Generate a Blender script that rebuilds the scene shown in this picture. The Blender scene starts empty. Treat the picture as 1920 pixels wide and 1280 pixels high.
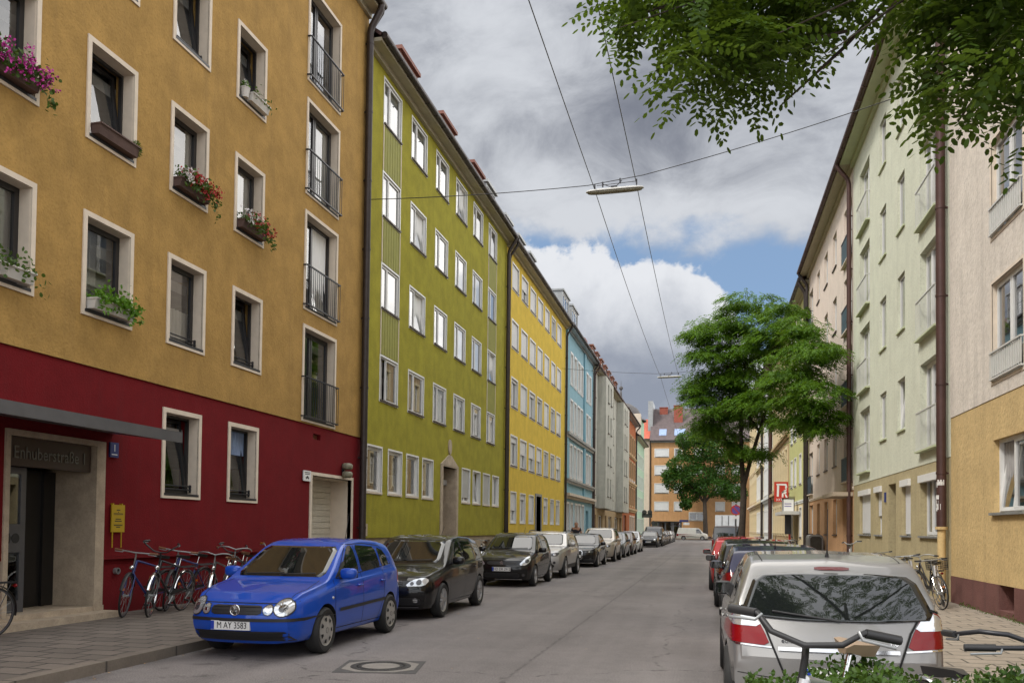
import bpy, bmesh, math, random
import numpy as np
from mathutils import Vector, Matrix
from mathutils.bvhtree import BVHTree
R = math.radians
scene = bpy.context.scene
COL = scene.collection
rnd = random.Random(7)

# ------------------------------------------------------------------ camera
F, YAW, PITCH, ROLL, CY, EYE = 1628.45, .2226, .0296, .0114, 940.53, 1.65
fw = Vector((-math.sin(YAW) * math.cos(PITCH), math.cos(YAW) * math.cos(PITCH), math.sin(PITCH)))
rt = Vector((math.cos(YAW), math.sin(YAW), 0)); up = rt.cross(fw)
rt2 = rt * math.cos(ROLL) + up * math.sin(ROLL); up2 = -rt * math.sin(ROLL) + up * math.cos(ROLL)
cam = bpy.data.cameras.new('camera'); camo = bpy.data.objects.new('camera', cam); COL.objects.link(camo)
m = Matrix((rt2, up2, -fw)).transposed().to_4x4(); m.translation = (0, 0, EYE); camo.matrix_world = m
cam.sensor_fit = 'HORIZONTAL'; cam.sensor_width = 36; cam.lens = F / 1920 * 36
cam.shift_y = (CY - 640) / 1920; cam.clip_start = .05; cam.clip_end = 6000
scene.camera = camo
scene.view_settings.view_transform = 'Standard'; scene.view_settings.look = 'None'
scene.view_settings.exposure = EXPO = 0.85; scene.view_settings.gamma = 1
scene.render.engine = 'CYCLES'
scene.cycles.max_bounces = 6; scene.cycles.transparent_max_bounces = 12; scene.cycles.diffuse_bounces = 4
scene.cycles.caustics_reflective = False; scene.cycles.caustics_refractive = False
scene.cycles.use_denoising = True

# ------------------------------------------------------------------ node expression helper
class X:
    def __init__(s, nt, sock): s.nt, s.s = nt, sock
    def op(s, kind, *a, clamp=False):
        n = s.nt.nodes.new('ShaderNodeMath'); n.operation = kind; n.use_clamp = clamp
        for i, v in enumerate((s,) + a):
            if isinstance(v, X): s.nt.links.new(v.s, n.inputs[i])
            else: n.inputs[i].default_value = v
        return X(s.nt, n.outputs[0])
    def __add__(s, o): return s.op('ADD', o)
    __radd__ = __add__
    def __sub__(s, o): return s.op('SUBTRACT', o)
    def __rsub__(s, o): return (s * -1) + o
    def __mul__(s, o): return s.op('MULTIPLY', o)
    __rmul__ = __mul__
    def __truediv__(s, o): return s.op('DIVIDE', o)
    def smooth(s, a, b):
        n = s.nt.nodes.new('ShaderNodeMapRange'); n.interpolation_type = 'SMOOTHSTEP'; n.clamp = True
        s.nt.links.new(s.s, n.inputs[0]); n.inputs[1].default_value = a; n.inputs[2].default_value = b
        return X(s.nt, n.outputs[0])
    def gauss(s): return (s * s * -1).op('EXPONENT')
def mixc(nt, f, a, b):
    n = nt.nodes.new('ShaderNodeMix'); n.data_type = 'RGBA'
    for i, v in ((0, f), (6, a), (7, b)):
        if isinstance(v, X): nt.links.new(v.s, n.inputs[i])
        elif i == 0: n.inputs[0].default_value = v
        else: n.inputs[i].default_value = tuple(v) + ((1,) if len(v) == 3 else ())
    return X(nt, n.outputs[2])
def noise(nt, vec, scale, detail=6, rough=.55, dist=0.0, dim='3D'):
    n = nt.nodes.new('ShaderNodeTexNoise'); n.noise_dimensions = dim
    n.inputs['Scale'].default_value = scale; n.inputs['Detail'].default_value = detail
    n.inputs['Roughness'].default_value = rough; n.inputs['Distortion'].default_value = dist
    if vec is not None: nt.links.new(vec.s, n.inputs['Vector'])
    return X(nt, n.outputs[0])
def comb(nt, x, y, z):
    n = nt.nodes.new('ShaderNodeCombineXYZ')
    for i, v in enumerate((x, y, z)):
        if isinstance(v, X): nt.links.new(v.s, n.inputs[i])
        else: n.inputs[i].default_value = v
    return X(nt, n.outputs[0])

# ------------------------------------------------------------------ sky: blue Nishita air with a broken cloud deck and a cumulus bank down the street
SUN_EL, SUN_AZ = R(49), R(224)        # azimuth clockwise from +Y (the street axis)
def SKC(*c): return tuple(q / (.1 * 2 ** EXPO) for q in c)
def build_world():
    w = bpy.data.worlds.new('World'); scene.world = w; w.use_nodes = True
    nt = w.node_tree; nt.nodes.clear()
    out = nt.nodes.new('ShaderNodeOutputWorld'); bg = nt.nodes.new('ShaderNodeBackground')
    nt.links.new(bg.outputs[0], out.inputs[0]); bg.inputs[1].default_value = .1
    sky = nt.nodes.new('ShaderNodeTexSky'); sky.sky_type = 'NISHITA'; sky.sun_disc = False
    sky.sun_elevation = SUN_EL; sky.sun_rotation = SUN_AZ
    tc = nt.nodes.new('ShaderNodeTexCoord'); sp = nt.nodes.new('ShaderNodeSeparateXYZ')
    d = X(nt, tc.outputs['Generated']); nt.links.new(d.s, sp.inputs[0])
    dx, dy, dz = (X(nt, o) for o in sp.outputs)
    # gnomonic coordinates about the street axis (front half) for the cumulus bank
    yy = dy.op('MAXIMUM', .08); gx = dx / yy; gz = dz / yy
    gv = comb(nt, gx, gz, 0)
    n1 = noise(nt, gv, 6.5, 9, .58, .3) - .5
    n2 = noise(nt, comb(nt, gx + 3.1, gz * 1.6, 2), 3.2, 8, .55, .4) - .5
    n3 = noise(nt, comb(nt, gx, gz, 7), 20, 6, .6) - .5
    front = dy.smooth(.1, .3)
    # high broken deck
    zz = dz.op('MAXIMUM', .06)
    pl = comb(nt, dx / zz, dy / zz, 0)
    nd = noise(nt, pl, .55, 8, .55, .3)
    n4 = noise(nt, comb(nt, gx, gz * 1.4, 4), 9, 9, .62, .5) - .5
    edge = gz - (gx * -.12 + .306) + n1 * .20 + n2 * .20 + n4 * .06
    deck = edge.smooth(-.012, .05)
    deck = deck.op('MAXIMUM', gx.smooth(.22, .36)); deckall = nd.smooth(.36, .56) * (1 - front) + deck * front
    def blob(a, b, sx, sz): return (((gx - a) * (1 / sx)) * ((gx - a) * (1 / sx)) + ((gz - b) * (1 / sz)) * ((gz - b) * (1 / sz))).op('MULTIPLY', -1).op('EXPONENT')
    lum = n2 * 1.0 + n1 * .6 + n4 * 1.15 + .56
    lum = lum - blob(-.06, .47, .22, .06) * .38 - blob(.05, .58, .12, .07) * .16 + blob(-.22, .60, .10, .10) * .25 + blob(.10, .50, .08, .05) * .28 \
        + blob(-.03, .355, .22, .035) * .34 + blob(-.20, .40, .08, .04) * .2 + blob(.24, .56, .1, .08) * .2
    dcol = mixc(nt, lum.smooth(0, 1), SKC(.205, .222, .272), SKC(.66, .685, .73))
    # elsewhere (behind the camera, overhead): unseen cloud made extra bright to light the street
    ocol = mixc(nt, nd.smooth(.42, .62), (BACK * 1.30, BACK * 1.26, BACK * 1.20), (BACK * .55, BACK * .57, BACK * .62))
    fr2 = front * (1 - gz.smooth(.66, .95)) * (1 - gx.smooth(.20, .34))  # far right also fades into that brightened sky, whitening window reflections
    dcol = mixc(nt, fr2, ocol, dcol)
    # cumulus bank: top edge falls to the right
    tope = .345 - (gx + .21).op('MAXIMUM', 0) * .20 - (gx + .012).op('MAXIMUM', 0) * 1.3
    depth = tope - gz + n1 * .12 + n3 * .08 + n4 * .06
    cum = depth.smooth(0, .014) * front
    cl = (depth + n1 * .12).smooth(.15, .015) + n3 * .5 + n1 * .3
    cl = cl + (gz * -1).smooth(-.16, -.05) * .45
    ccol = mixc(nt, cl.op('ADD', 0, clamp=True), SKC(.29, .325, .40), SKC(.80, .82, .86))
    blue = mixc(nt, .8, X(nt, sky.outputs[0]), SKC(.235, .365, .575))
    wisp = (n2 * 1.2 + n4 * 1.3 + n3 * .4).smooth(-.02, .42) * .75 * front
    blue = mixc(nt, wisp, blue, SKC(.60, .63, .68))
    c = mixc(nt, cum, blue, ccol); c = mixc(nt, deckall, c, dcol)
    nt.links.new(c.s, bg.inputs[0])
BACK = 13.5  # raised brightness of the unseen sky, added as fill light
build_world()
sun = bpy.data.lights.new('sun', 'SUN'); sun.energy = 1.5; sun.angle = R(10); sun.color = (1, .95, .88)
suno = bpy.data.objects.new('sun', sun); COL.objects.link(suno)
sd = Vector((math.sin(SUN_AZ) * math.cos(SUN_EL), math.cos(SUN_AZ) * math.cos(SUN_EL), math.sin(SUN_EL)))
suno.rotation_euler = sd.to_track_quat('Z', 'Y').to_euler(); suno.location = (0, 0, 60)

# ------------------------------------------------------------------ materials
MATS = {}
def newmat(name):
    m = bpy.data.materials.new(name); m.use_nodes = True; nt = m.node_tree
    b = nt.nodes['Principled BSDF']; MATS[name] = m
    return m, nt, b
def plain(name, col, rough=.6, metal=0, coat=0, spec=.5, var=0, vs=3.0, bump=0, bs=40, ior=1.5, streak=0):
    m, nt, b = newmat(name)
    b.inputs['Base Color'].default_value = (*col, 1); b.inputs['Roughness'].default_value = rough
    b.inputs['Metallic'].default_value = metal; b.inputs['Coat Weight'].default_value = coat
    b.inputs['Coat Roughness'].default_value = .03; b.inputs['Specular IOR Level'].default_value = spec; b.inputs['IOR'].default_value = ior
    if var or bump or streak:
        tc = nt.nodes.new('ShaderNodeTexCoord'); v = X(nt, tc.outputs['Object'])
    if var or streak:
        f = noise(nt, v, vs, 8, .65)
        hi = tuple(min(1, c * (1 + var)) for c in col); lo = tuple(c * (1 - var) for c in col)
        c = mixc(nt, f.smooth(.25, .75), lo, hi)
        if bump: c = mixc(nt, noise(nt, v, bs * 1.1, 4, .7).smooth(.46, .66) * .30, c, tuple(q * .5 for q in col))
        if streak:
            sp = nt.nodes.new('ShaderNodeMapping'); nt.links.new(v.s, sp.inputs[0]); sp.inputs['Scale'].default_value = (2.2, 2.2, .16)
            g = noise(nt, X(nt, sp.outputs[0]), 1.6, 7, .65).smooth(.46, .78) * streak
            c = mixc(nt, g, c, tuple(q * .45 + .02 for q in col))
        nt.links.new(c.s, b.inputs['Base Color'])
    if bump:
        bn = nt.nodes.new('ShaderNodeBump'); bn.inputs['Strength'].default_value = bump; bn.inputs['Distance'].default_value = .02
        nt.links.new(noise(nt, v, bs, 5, .6).s, bn.inputs['Height']); nt.links.new(bn.outputs[0], b.inputs['Normal'])
    return m
def stucco(name, col, var=.18, bump=.6, bs=22, streak=.3): return plain(name, col, .92, spec=.2, var=var, vs=1.6, bump=bump, bs=bs, streak=streak)
stucco('ochre_stucco', (.385, .235, .072)); stucco('red_stucco', (.15, .007, .010), .12, .3, 30, .2)
stucco('olive_stucco', (.315, .285, .032)); stucco('yellow_stucco', (.66, .475, .07), .12)
stucco('blue_stucco', (.26, .44, .52), .08, .2, 20, .2); stucco('grey_white_stucco', (.50, .50, .44), .1, .2, 18, .6)
stucco('brick_orange', (.40, .13, .05), .2, .3, 20, .3); stucco('mint_stucco', (.40, .55, .40), .06, .1, 20, .2)
stucco('cream_stucco', (.60, .52, .42), .08, .2, 20, .4); stucco('orange_stucco', (.50, .285, .135), .1, .2, 10, .4)
stucco('pale_green_stucco', (.60, .615, .495), .07, .5, 14, .25); stucco('sand_stucco', (.42, .355, .21), .1, .5, 14, .3)
stucco('pink_stucco', (.68, .58, .50), .07, .3, 18, .2); stucco('peach_stucco', (.60, .36, .20), .08, .3, 18, .2)
stucco('lime_stucco', (.50, .50, .22), .08, .2, 18, .3); stucco('tan_stucco', (.44, .32, .18), .08, .2, 18, .3)
stucco('white_stucco', (.66, .68, .66), .06, .2, 18, .3); stucco('ivory_stucco', (.66, .56, .36), .06, .2, 18, .3)
stucco('shell_stucco', (.66, .60, .525), .10, .6, 9, .5); stucco('honey_stucco', (.57, .415, .20), .12, .6, 12, .25)
stucco('plum_plinth', (.16, .075, .065), .18, .4, 30, .4); stucco('beige_plinth', (.42, .34, .25), .15, .3, 20, .3)
plain('cream_trim', (.66, .57, .46), .8, var=.08, vs=3); plain('limestone', (.42, .34, .25), .7, var=.2, vs=4, bump=.15, bs=30)
plain('white_frame', (.72, .72, .70), .4, var=.05); plain('dark_frame', (.022, .02, .02), .35); plain('brown_frame', (.05, .03, .02), .5)
plain('dark_metal', (.03, .03, .034), .4, metal=.3); plain('grey_metal', (.13, .13, .14), .45, metal=.6, var=.1)
plain('gutter_dark', (.045, .035, .032), .45, metal=.4, var=.2, vs=5); plain('gutter_brown', (.07, .033, .028), .5, metal=.2, var=.2)
plain('zinc', (.30, .31, .31), .45, metal=.5, var=.15); plain('chrome', (.75, .75, .75), .12, metal=1)
plain('curtain', (.80, .80, .78), .9); plain('curtain_grey', (.35, .34, .33), .9, var=.2, vs=2); plain('curtain_blue', (.25, .33, .5), .9, var=.2)
plain('shutter', (.66, .66, .66), .6, var=.05); plain('shutter_grey', (.42, .42, .40), .6, var=.05)
plain('roof_tile', (.10, .055, .05), .8, var=.35, vs=4, bump=.5, bs=12); plain('roof_slate', (.07, .065, .065), .7, var=.3, vs=5, bump=.4, bs=14)
plain('roof_plum', (.10, .076, .076), .8, var=.25, vs=2, bump=.5, bs=9); plain('roof_red', (.42, .09, .05), .8, var=.2); plain('brick_red', (.26, .07, .045), .85, var=.3, vs=6)
plain('dormer_red', (.20, .075, .052), .7, var=.1); plain('turquoise', (.04, .27, .33), .5, var=.1); plain('olive_panel', (.25, .245, .04), .7, var=.1)
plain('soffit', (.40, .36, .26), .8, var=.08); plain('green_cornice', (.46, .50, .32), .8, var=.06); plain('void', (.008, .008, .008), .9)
plain('door_dark', (.012, .011, .01), .3); plain('door_grey', (.20, .20, .20), .5, var=.1); plain('door_brown', (.16, .05, .02), .6, var=.2); plain('door_blue', (.12, .28, .36), .5)
plain('rolldoor', (.56, .52, .43), .6, var=.06); plain('silver_text', (.13, .125, .115), .35, metal=.5); plain('sign_blue', (.02, .035, .16), .4)
plain('sign_yellow', (.42, .28, .012), .4); plain('sign_white', (.75, .75, .75), .5); plain('sign_red', (.50, .035, .02), .45); plain('ink', (.02, .02, .02), .6)
plain('dirty_lamp', (.20, .19, .13), .5, var=.2, vs=9); plain('lamp_white', (.55, .55, .52), .4, var=.08)
plain('rubber', (.016, .016, .016), .75, var=.3, vs=8); plain('black_plastic', (.018, .018, .019), .5); plain('wheel_well', (.006, .006, .006), .9)
plain('alloy', (.42, .42, .42), .32, metal=.8); plain('hubcap', (.45, .44, .42), .4, metal=.5)
plain('plate', (.72, .72, .70), .4); plain('plate_blue', (.01, .04, .35), .4); plain('lamp_glass', (.62, .64, .66), .08, metal=.65, coat=1)
plain('lamp_dark', (.05, .05, .055), .1, coat=1); plain('tail_red', (.20, .004, .006), .2, coat=.25, spec=.3); plain('amber', (.6, .16, .01), .2, coat=1); plain('tail_dark', (.10, .004, .006), .15, coat=1)
plain('leather_brown', (.20, .09, .04), .5); plain('saddle_black', (.015, .015, .015), .45); plain('saddle_tan', (.34, .24, .16), .5, var=.15)
plain('skin', (.42, .23, .15), .6); plain('cloth_navy', (.018, .017, .024), .9); plain('cloth_jean', (.05, .07, .13), .9); plain('hair', (.015, .011, .009), .6)
plain('bark', (.055, .042, .032), .95, var=.4, vs=5, bump=.8, bs=14); plain('terracotta', (.10, .06, .05), .8, var=.2); plain('white_pot', (.58, .56, .52), .7, var=.12)
plain('soil', (.05, .035, .025), 1, var=.3, vs=6); plain('bag_white', (.62, .58, .54), .6, var=.08, vs=6); plain('cast_iron', (.05, .047, .045), .6, metal=.4, var=.3, vs=12, bump=.5, bs=60)
plain('tar_patch', (.085, .08, .078), .85, var=.25, vs=8, bump=.3, bs=60); plain('concrete', (.26, .24, .215), .9, var=.15, vs=5, bump=.2, bs=40); plain('cabinet_dark', (.06, .06, .055), .7, var=.3, vs=4); plain('paper', (.62, .61, .58), .8, var=.25, vs=9)
plain('purple_sign', (.12, .08, .30), .4); plain('van_white', (.62, .59, .52), .35, coat=.5, var=.05); plain('box_white', (.62, .65, .68), .5, var=.08)
plain('wood_brown', (.09, .045, .03), .7, var=.2); plain('pillar_blue', (.16, .34, .42), .7)
for n, c, mt in (('paint_blue', (.008, .070, .45), .1), ('paint_black', (.004, .004, .0045), 0), ('paint_silver', (.40, .39, .38), .7), ('paint_champagne', (.46, .42, .36), .5),
                 ('paint_navy', (.014, .014, .045), .2), ('paint_red', (.40, .012, .012), .1), ('paint_grey', (.07, .06, .06), .4), ('paint_white', (.62, .63, .65), 0),
                 ('paint_wine', (.035, .012, .012), .2), ('paint_greige', (.27, .265, .258), .6), ('paint_slate', (.10, .11, .125), .5)):
    plain(n, c, .42, metal=mt, coat=.85, spec=.12)
for n, c in (('bike_black', (.012, .012, .013)), ('bike_blue', (.012, .03, .16)), ('bike_silver', (.48, .48, .49)), ('bike_purple', (.09, .05, .16)), ('bike_gold', (.45, .22, .02)), ('bike_green', (.02, .06, .035))):
    plain(n, c, .3, coat=.6, metal=.3 if n == 'bike_silver' else 0)
plain('tyre_wall', (.03, .028, .026), .8); plain('petal_pink', (.50, .035, .30), .7); plain('petal_red', (.42, .015, .018), .7); plain('petal_white', (.75, .72, .72), .7)
def glassy(name, tint, k=1.5, base=.05, rough=.01):
    m, nt, b = newmat(name); nt.nodes.remove(b); out = nt.nodes['Material Output']
    fr = nt.nodes.new('ShaderNodeFresnel'); fr.inputs[0].default_value = 1.5
    f = (X(nt, fr.outputs[0]) * k + base).op('MINIMUM', .95)
    t = nt.nodes.new('ShaderNodeBsdfTransparent'); t.inputs[0].default_value = (*tint, 1)
    g = nt.nodes.new('ShaderNodeBsdfGlossy'); g.inputs['Roughness'].default_value = rough
    mx = nt.nodes.new('ShaderNodeMixShader'); nt.links.new(f.s, mx.inputs[0]); nt.links.new(t.outputs[0], mx.inputs[1]); nt.links.new(g.outputs[0], mx.inputs[2])
    nt.links.new(mx.outputs[0], out.inputs[0])
glassy('pane_glass', (.86, .88, .87), 2.1, .06); glassy('car_clear', (.70, .74, .72), 1.5, .03)
plain('car_glass', (.010, .012, .012), .015, spec=.8, ior=1.6)
def leafmat(name, lo, hi, trans=.35, scale=1.2):
    m, nt, b = newmat(name); nt.nodes.remove(b); out = nt.nodes['Material Output']
    tc = nt.nodes.new('ShaderNodeTexCoord'); f = noise(nt, X(nt, tc.outputs['Object']), scale, 5, .7).smooth(.3, .7)
    c = mixc(nt, f, lo, hi)
    di = nt.nodes.new('ShaderNodeBsdfPrincipled'); di.inputs['Roughness'].default_value = .55; di.inputs['Specular IOR Level'].default_value = .3
    tr = nt.nodes.new('ShaderNodeBsdfTranslucent'); mx = nt.nodes.new('ShaderNodeMixShader'); mx.inputs[0].default_value = trans
    nt.links.new(c.s, di.inputs['Base Color']); c2 = mixc(nt, .35, c, (.22, .30, .02)); nt.links.new(c2.s, tr.inputs[0])
    nt.links.new(di.outputs[0], mx.inputs[1]); nt.links.new(tr.outputs[0], mx.inputs[2]); nt.links.new(mx.outputs[0], out.inputs[0])
leafmat('leaf_locust', (.024, .078, .005), (.14, .29, .018), .42, 1.6); leafmat('leaf_near', (.026, .058, .007), (.075, .145, .012), .42, 5)
leafmat('leaf_linden', (.016, .056, .008), (.045, .12, .012), .3, .6); leafmat('leaf_hedge', (.022, .055, .010), (.08, .15, .022), .25, 6)
leafmat('leaf_box', (.03, .07, .012), (.09, .16, .025), .3, 8); leafmat('leaf_bright', (.08, .20, .012), (.14, .30, .03), .35, 9)

def asphalt():
    m, nt, b = newmat('asphalt'); b.inputs['Roughness'].default_value = .82; b.inputs['Specular IOR Level'].default_value = .35
    tc = nt.nodes.new('ShaderNodeTexCoord'); v = X(nt, tc.outputs['Object'])
    big = noise(nt, v, .35, 6, .6); fine = noise(nt, v, 55, 3, .7); mid = noise(nt, v, 5, 6, .7)
    mp = nt.nodes.new('ShaderNodeMapping'); nt.links.new(v.s, mp.inputs[0]); mp.inputs['Scale'].default_value = (1.3, .04, 1)
    lane = noise(nt, X(nt, mp.outputs[0]), 1.0, 4, .5)
    f = (big * .45 + mid * .25 + lane * .45 + fine * .5 - .33)
    f = f + (fine - .5) * .7
    c = mixc(nt, f.smooth(.12, .88), (.10, .090, .087), (.285, .258, .247))
    sx = nt.nodes.new('ShaderNodeSeparateXYZ'); nt.links.new(v.s, sx.inputs[0]); px = X(nt, sx.outputs[0])
    seam = ((px + 2.15 + (mid - .5) * .12).op('ABSOLUTE')).smooth(.035, .012) * mid.smooth(.35, .6)
    gut = ((px + 6.5).op('ABSOLUTE')).smooth(.55, .0) * noise(nt, v, 1.1, 5, .6).smooth(.35, .6)
    oil = ((px + 5.6).op('ABSOLUTE').smooth(.75, .3) + (px - 1.1).op('ABSOLUTE').smooth(.8, .3)) * noise(nt, v, 1.7, 5, .65).smooth(.55, .66)
    c = mixc(nt, (seam * .55 + gut * .6 + oil * .55).op('MINIMUM', 1), c, (.05, .045, .043))
    vo = nt.nodes.new('ShaderNodeTexVoronoi'); vo.feature = 'DISTANCE_TO_EDGE'; vo.inputs['Scale'].default_value = .16
    dv = nt.nodes.new('ShaderNodeVectorMath'); dv.operation = 'ADD'; nz = nt.nodes.new('ShaderNodeTexNoise'); nz.inputs['Scale'].default_value = 1.2; nz.inputs['Detail'].default_value = 6
    nt.links.new(v.s, nz.inputs['Vector']); nt.links.new(v.s, dv.inputs[0]); nt.links.new(nz.outputs['Color'], dv.inputs[1]); nt.links.new(dv.outputs[0], vo.inputs['Vector'])
    crack = X(nt, vo.outputs['Distance']).smooth(.006, .0) * mid.smooth(.45, .6)
    c = mixc(nt, crack * .7, c, (.03, .028, .027))
    nt.links.new(c.s, b.inputs['Base Color'])
    bn = nt.nodes.new('ShaderNodeBump'); bn.inputs['Strength'].default_value = .5; bn.inputs['Distance'].default_value = .008
    nt.links.new((fine + mid * .4).s, bn.inputs['Height']); nt.links.new(bn.outputs[0], b.inputs['Normal'])
asphalt()
def pavers(name, c1, c2, mort, rot, bw, bh):
    m, nt, b = newmat(name); b.inputs['Roughness'].default_value = .88
    tc = nt.nodes.new('ShaderNodeTexCoord'); mp = nt.nodes.new('ShaderNodeMapping'); nt.links.new(tc.outputs['Object'], mp.inputs[0]); mp.inputs['Rotation'].default_value = (0, 0, rot)
    v = X(nt, mp.outputs[0]); br = nt.nodes.new('ShaderNodeTexBrick'); nt.links.new(v.s, br.inputs['Vector'])
    br.inputs['Scale'].default_value = 1; br.inputs['Brick Width'].default_value = bw; br.inputs['Row Height'].default_value = bh
    br.inputs['Mortar Size'].default_value = .018; br.inputs['Mortar Smooth'].default_value = .4; br.inputs['Bias'].default_value = -.1
    br.inputs['Color1'].default_value = (*c1, 1); br.inputs['Color2'].default_value = (*c2, 1); br.inputs['Mortar'].default_value = (*mort, 1)
    n = noise(nt, v, 3, 7, .65); f = noise(nt, v, 45, 3, .7)
    c = mixc(nt, (n * .7 + f * .5).smooth(.35, .95) * .65, X(nt, br.outputs[0]), tuple(q * .42 for q in c1))
    nt.links.new(c.s, b.inputs['Base Color'])
    bn = nt.nodes.new('ShaderNodeBump'); bn.inputs['Strength'].default_value = .6; bn.inputs['Distance'].default_value = .01
    nt.links.new((X(nt, br.outputs[1]) * -1 + f * .3).s, bn.inputs['Height']); nt.links.new(bn.outputs[0], b.inputs['Normal'])
pavers('pavers', (.19, .158, .130), (.128, .108, .09), (.022, .02, .018), 0, .5, .34)
pavers('pavers_sand', (.34, .29, .23), (.28, .24, .19), (.08, .07, .055), 0, .5, .34)
pavers('kerb_stone', (.21, .175, .14), (.16, .135, .11), (.05, .045, .04), R(90), 1.3, 5)

# ------------------------------------------------------------------ mesh builder
class MB:
    def __init__(s): s.v = []; s.f = []; s.mi = []; s.cur = 0
    def add(s, vs, fs):
        o = len(s.v); s.v += [tuple(v) for v in vs]; s.f += [tuple(i + o for i in f) for f in fs]; s.mi += [s.cur] * len(fs); return s
    def box(s, x0, x1, y0, y1, z0, z1):
        return s.add([(x, y, z) for z in (z0, z1) for y in (y0, y1) for x in (x0, x1)],
                     [(0, 2, 3, 1), (4, 5, 7, 6), (0, 1, 5, 4), (2, 6, 7, 3), (0, 4, 6, 2), (1, 3, 7, 5)])
    def quad(s, a, b, c, d): return s.add([a, b, c, d], [(0, 1, 2, 3)])
    def tube(s, pts, r, n=8, cap=True, closed=False):
        pts = [Vector(p) for p in pts]; rs = r if isinstance(r, (list, tuple)) else [r] * len(pts)
        N = len(pts); vs = []; prev = None
        for i, p in enumerate(pts):
            a = pts[(i - 1) % N] if (closed or i > 0) else p; b = pts[(i + 1) % N] if (closed or i < N - 1) else p
            t = (b - a).normalized() if (b - a).length > 1e-9 else Vector((0, 0, 1))
            if prev is None:
                e = Vector((0, 0, 1)) if abs(t.z) < .9 else Vector((1, 0, 0)); e = (e - t * e.dot(t)).normalized()
            else:
                e = prev - t * prev.dot(t); e = e.normalized() if e.length > 1e-6 else t.orthogonal().normalized()
            prev = e; g = t.cross(e)
            vs += [p + (e * math.cos(2 * math.pi * k / n) + g * math.sin(2 * math.pi * k / n)) * rs[i] for k in range(n)]
        fs = [(i * n + k, i * n + (k + 1) % n, ((i + 1) % N) * n + (k + 1) % n, ((i + 1) % N) * n + k) for i in range(N if closed else N - 1) for k in range(n)]
        if cap and not closed: fs += [tuple(range(n - 1, -1, -1)), tuple((N - 1) * n + k for k in range(n))]
        return s.add(vs, fs)
    def lathe(s, prof, axis='X', n=24, c=(0, 0, 0)):       # prof: (radius, along axis)
        vs = []
        for r, h in prof:
            for k in range(n):
                a = 2 * math.pi * k / n; p, q = r * math.cos(a), r * math.sin(a)
                v = (h, p, q) if axis == 'X' else ((p, h, q) if axis == 'Y' else (p, q, h))
                vs.append((v[0] + c[0], v[1] + c[1], v[2] + c[2]))
        return s.add(vs, [(i * n + k, i * n + (k + 1) % n, (i + 1) * n + (k + 1) % n, (i + 1) * n + k) for i in range(len(prof) - 1) for k in range(n)])
    def prism(s, poly, axis, a, b):                         # 2D polygon extruded along an axis from a to b
        n = len(poly)
        def P(u, v, w): return (w, u, v) if axis == 'X' else ((u, w, v) if axis == 'Y' else (u, v, w))
        return s.add([P(u, v, a) for u, v in poly] + [P(u, v, b) for u, v in poly],
                     [tuple(range(n)), tuple(range(2 * n - 1, n - 1, -1))] + [(i, (i + 1) % n, n + (i + 1) % n, n + i) for i in range(n)])
    def blob(s, c, r, n=10, e=1.0):                         # superellipsoid
        vs = []; c = Vector(c)
        sg = lambda x: math.copysign(abs(x) ** e, x)
        for i in range(n + 1):
            t = math.pi * (i / n - .5)
            for k in range(2 * n):
                p = math.pi * k / n
                vs.append((c.x + r[0] * sg(math.cos(t)) * sg(math.cos(p)), c.y + r[1] * sg(math.cos(t)) * sg(math.sin(p)), c.z + r[2] * sg(math.sin(t))))
        return s.add(vs, [(i * 2 * n + k, i * 2 * n + (k + 1) % (2 * n), (i + 1) * 2 * n + (k + 1) % (2 * n), (i + 1) * 2 * n + k) for i in range(n) for k in range(2 * n)])
    def xf(s, M, start=0):
        s.v = s.v[:start] + [tuple(M @ Vector(v)) for v in s.v[start:]]; return s
    def mesh(s, name, mats, smooth=None):
        me = bpy.data.meshes.new(name); me.from_pydata(s.v, [], s.f)
        for mm in ([mats] if isinstance(mats, str) else mats): me.materials.append(MATS[mm])
        if s.mi and max(s.mi): me.polygons.foreach_set('material_index', s.mi)
        if smooth is not None:
            me.polygons.foreach_set('use_smooth', [True] * len(me.polygons))
            if smooth < 180: me.set_sharp_from_angle(angle=R(smooth))
        me.update(); return me
    def build(s, name, mats, parent=None, smooth=None, loc=None, rz=0):
        return link(name, s.mesh(name, mats, smooth), parent, loc, rz)
def link(name, me, parent=None, loc=None, rz=0):
    o = bpy.data.objects.new(name, me); COL.objects.link(o)
    if parent: o.parent = parent
    if loc is not None: o.location = loc
    if rz: o.rotation_euler[2] = rz
    return o
def tag(o, label=None, cat=None, group=None, kind=None):
    for k, v in (('label', label), ('category', cat), ('group', group), ('kind', kind)):
        if v: o[k] = v
    return o
def thing(name, label, cat, loc=(0, 0, 0), rz=0, group=None):
    o = bpy.data.objects.new(name, None); COL.objects.link(o); o.location = loc; o.rotation_euler = (0, 0, rz); o.empty_display_size = .2
    return tag(o, label, cat, group)
def copy_tree(o, parent=None):
    c = o.copy(); COL.objects.link(c)
    if parent: c.parent = parent
    for ch in o.children: copy_tree(ch, c)
    return c
def nmesh(name, V, Fq, mat, mi=None, mats=None):
    V = np.asarray(V, np.float32); Fq = np.asarray(Fq, np.int32); k = Fq.shape[1]
    me = bpy.data.meshes.new(name); me.vertices.add(len(V)); me.vertices.foreach_set('co', V.ravel())
    me.loops.add(Fq.size); me.loops.foreach_set('vertex_index', Fq.ravel())
    me.polygons.add(len(Fq)); me.polygons.foreach_set('loop_start', np.arange(len(Fq), dtype=np.int32) * k)
    for mm in (mats or [mat]): me.materials.append(MATS[mm])
    if mi is not None: me.polygons.foreach_set('material_index', np.asarray(mi, np.int32))
    me.update(calc_edges=True); me.validate(); return me
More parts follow.
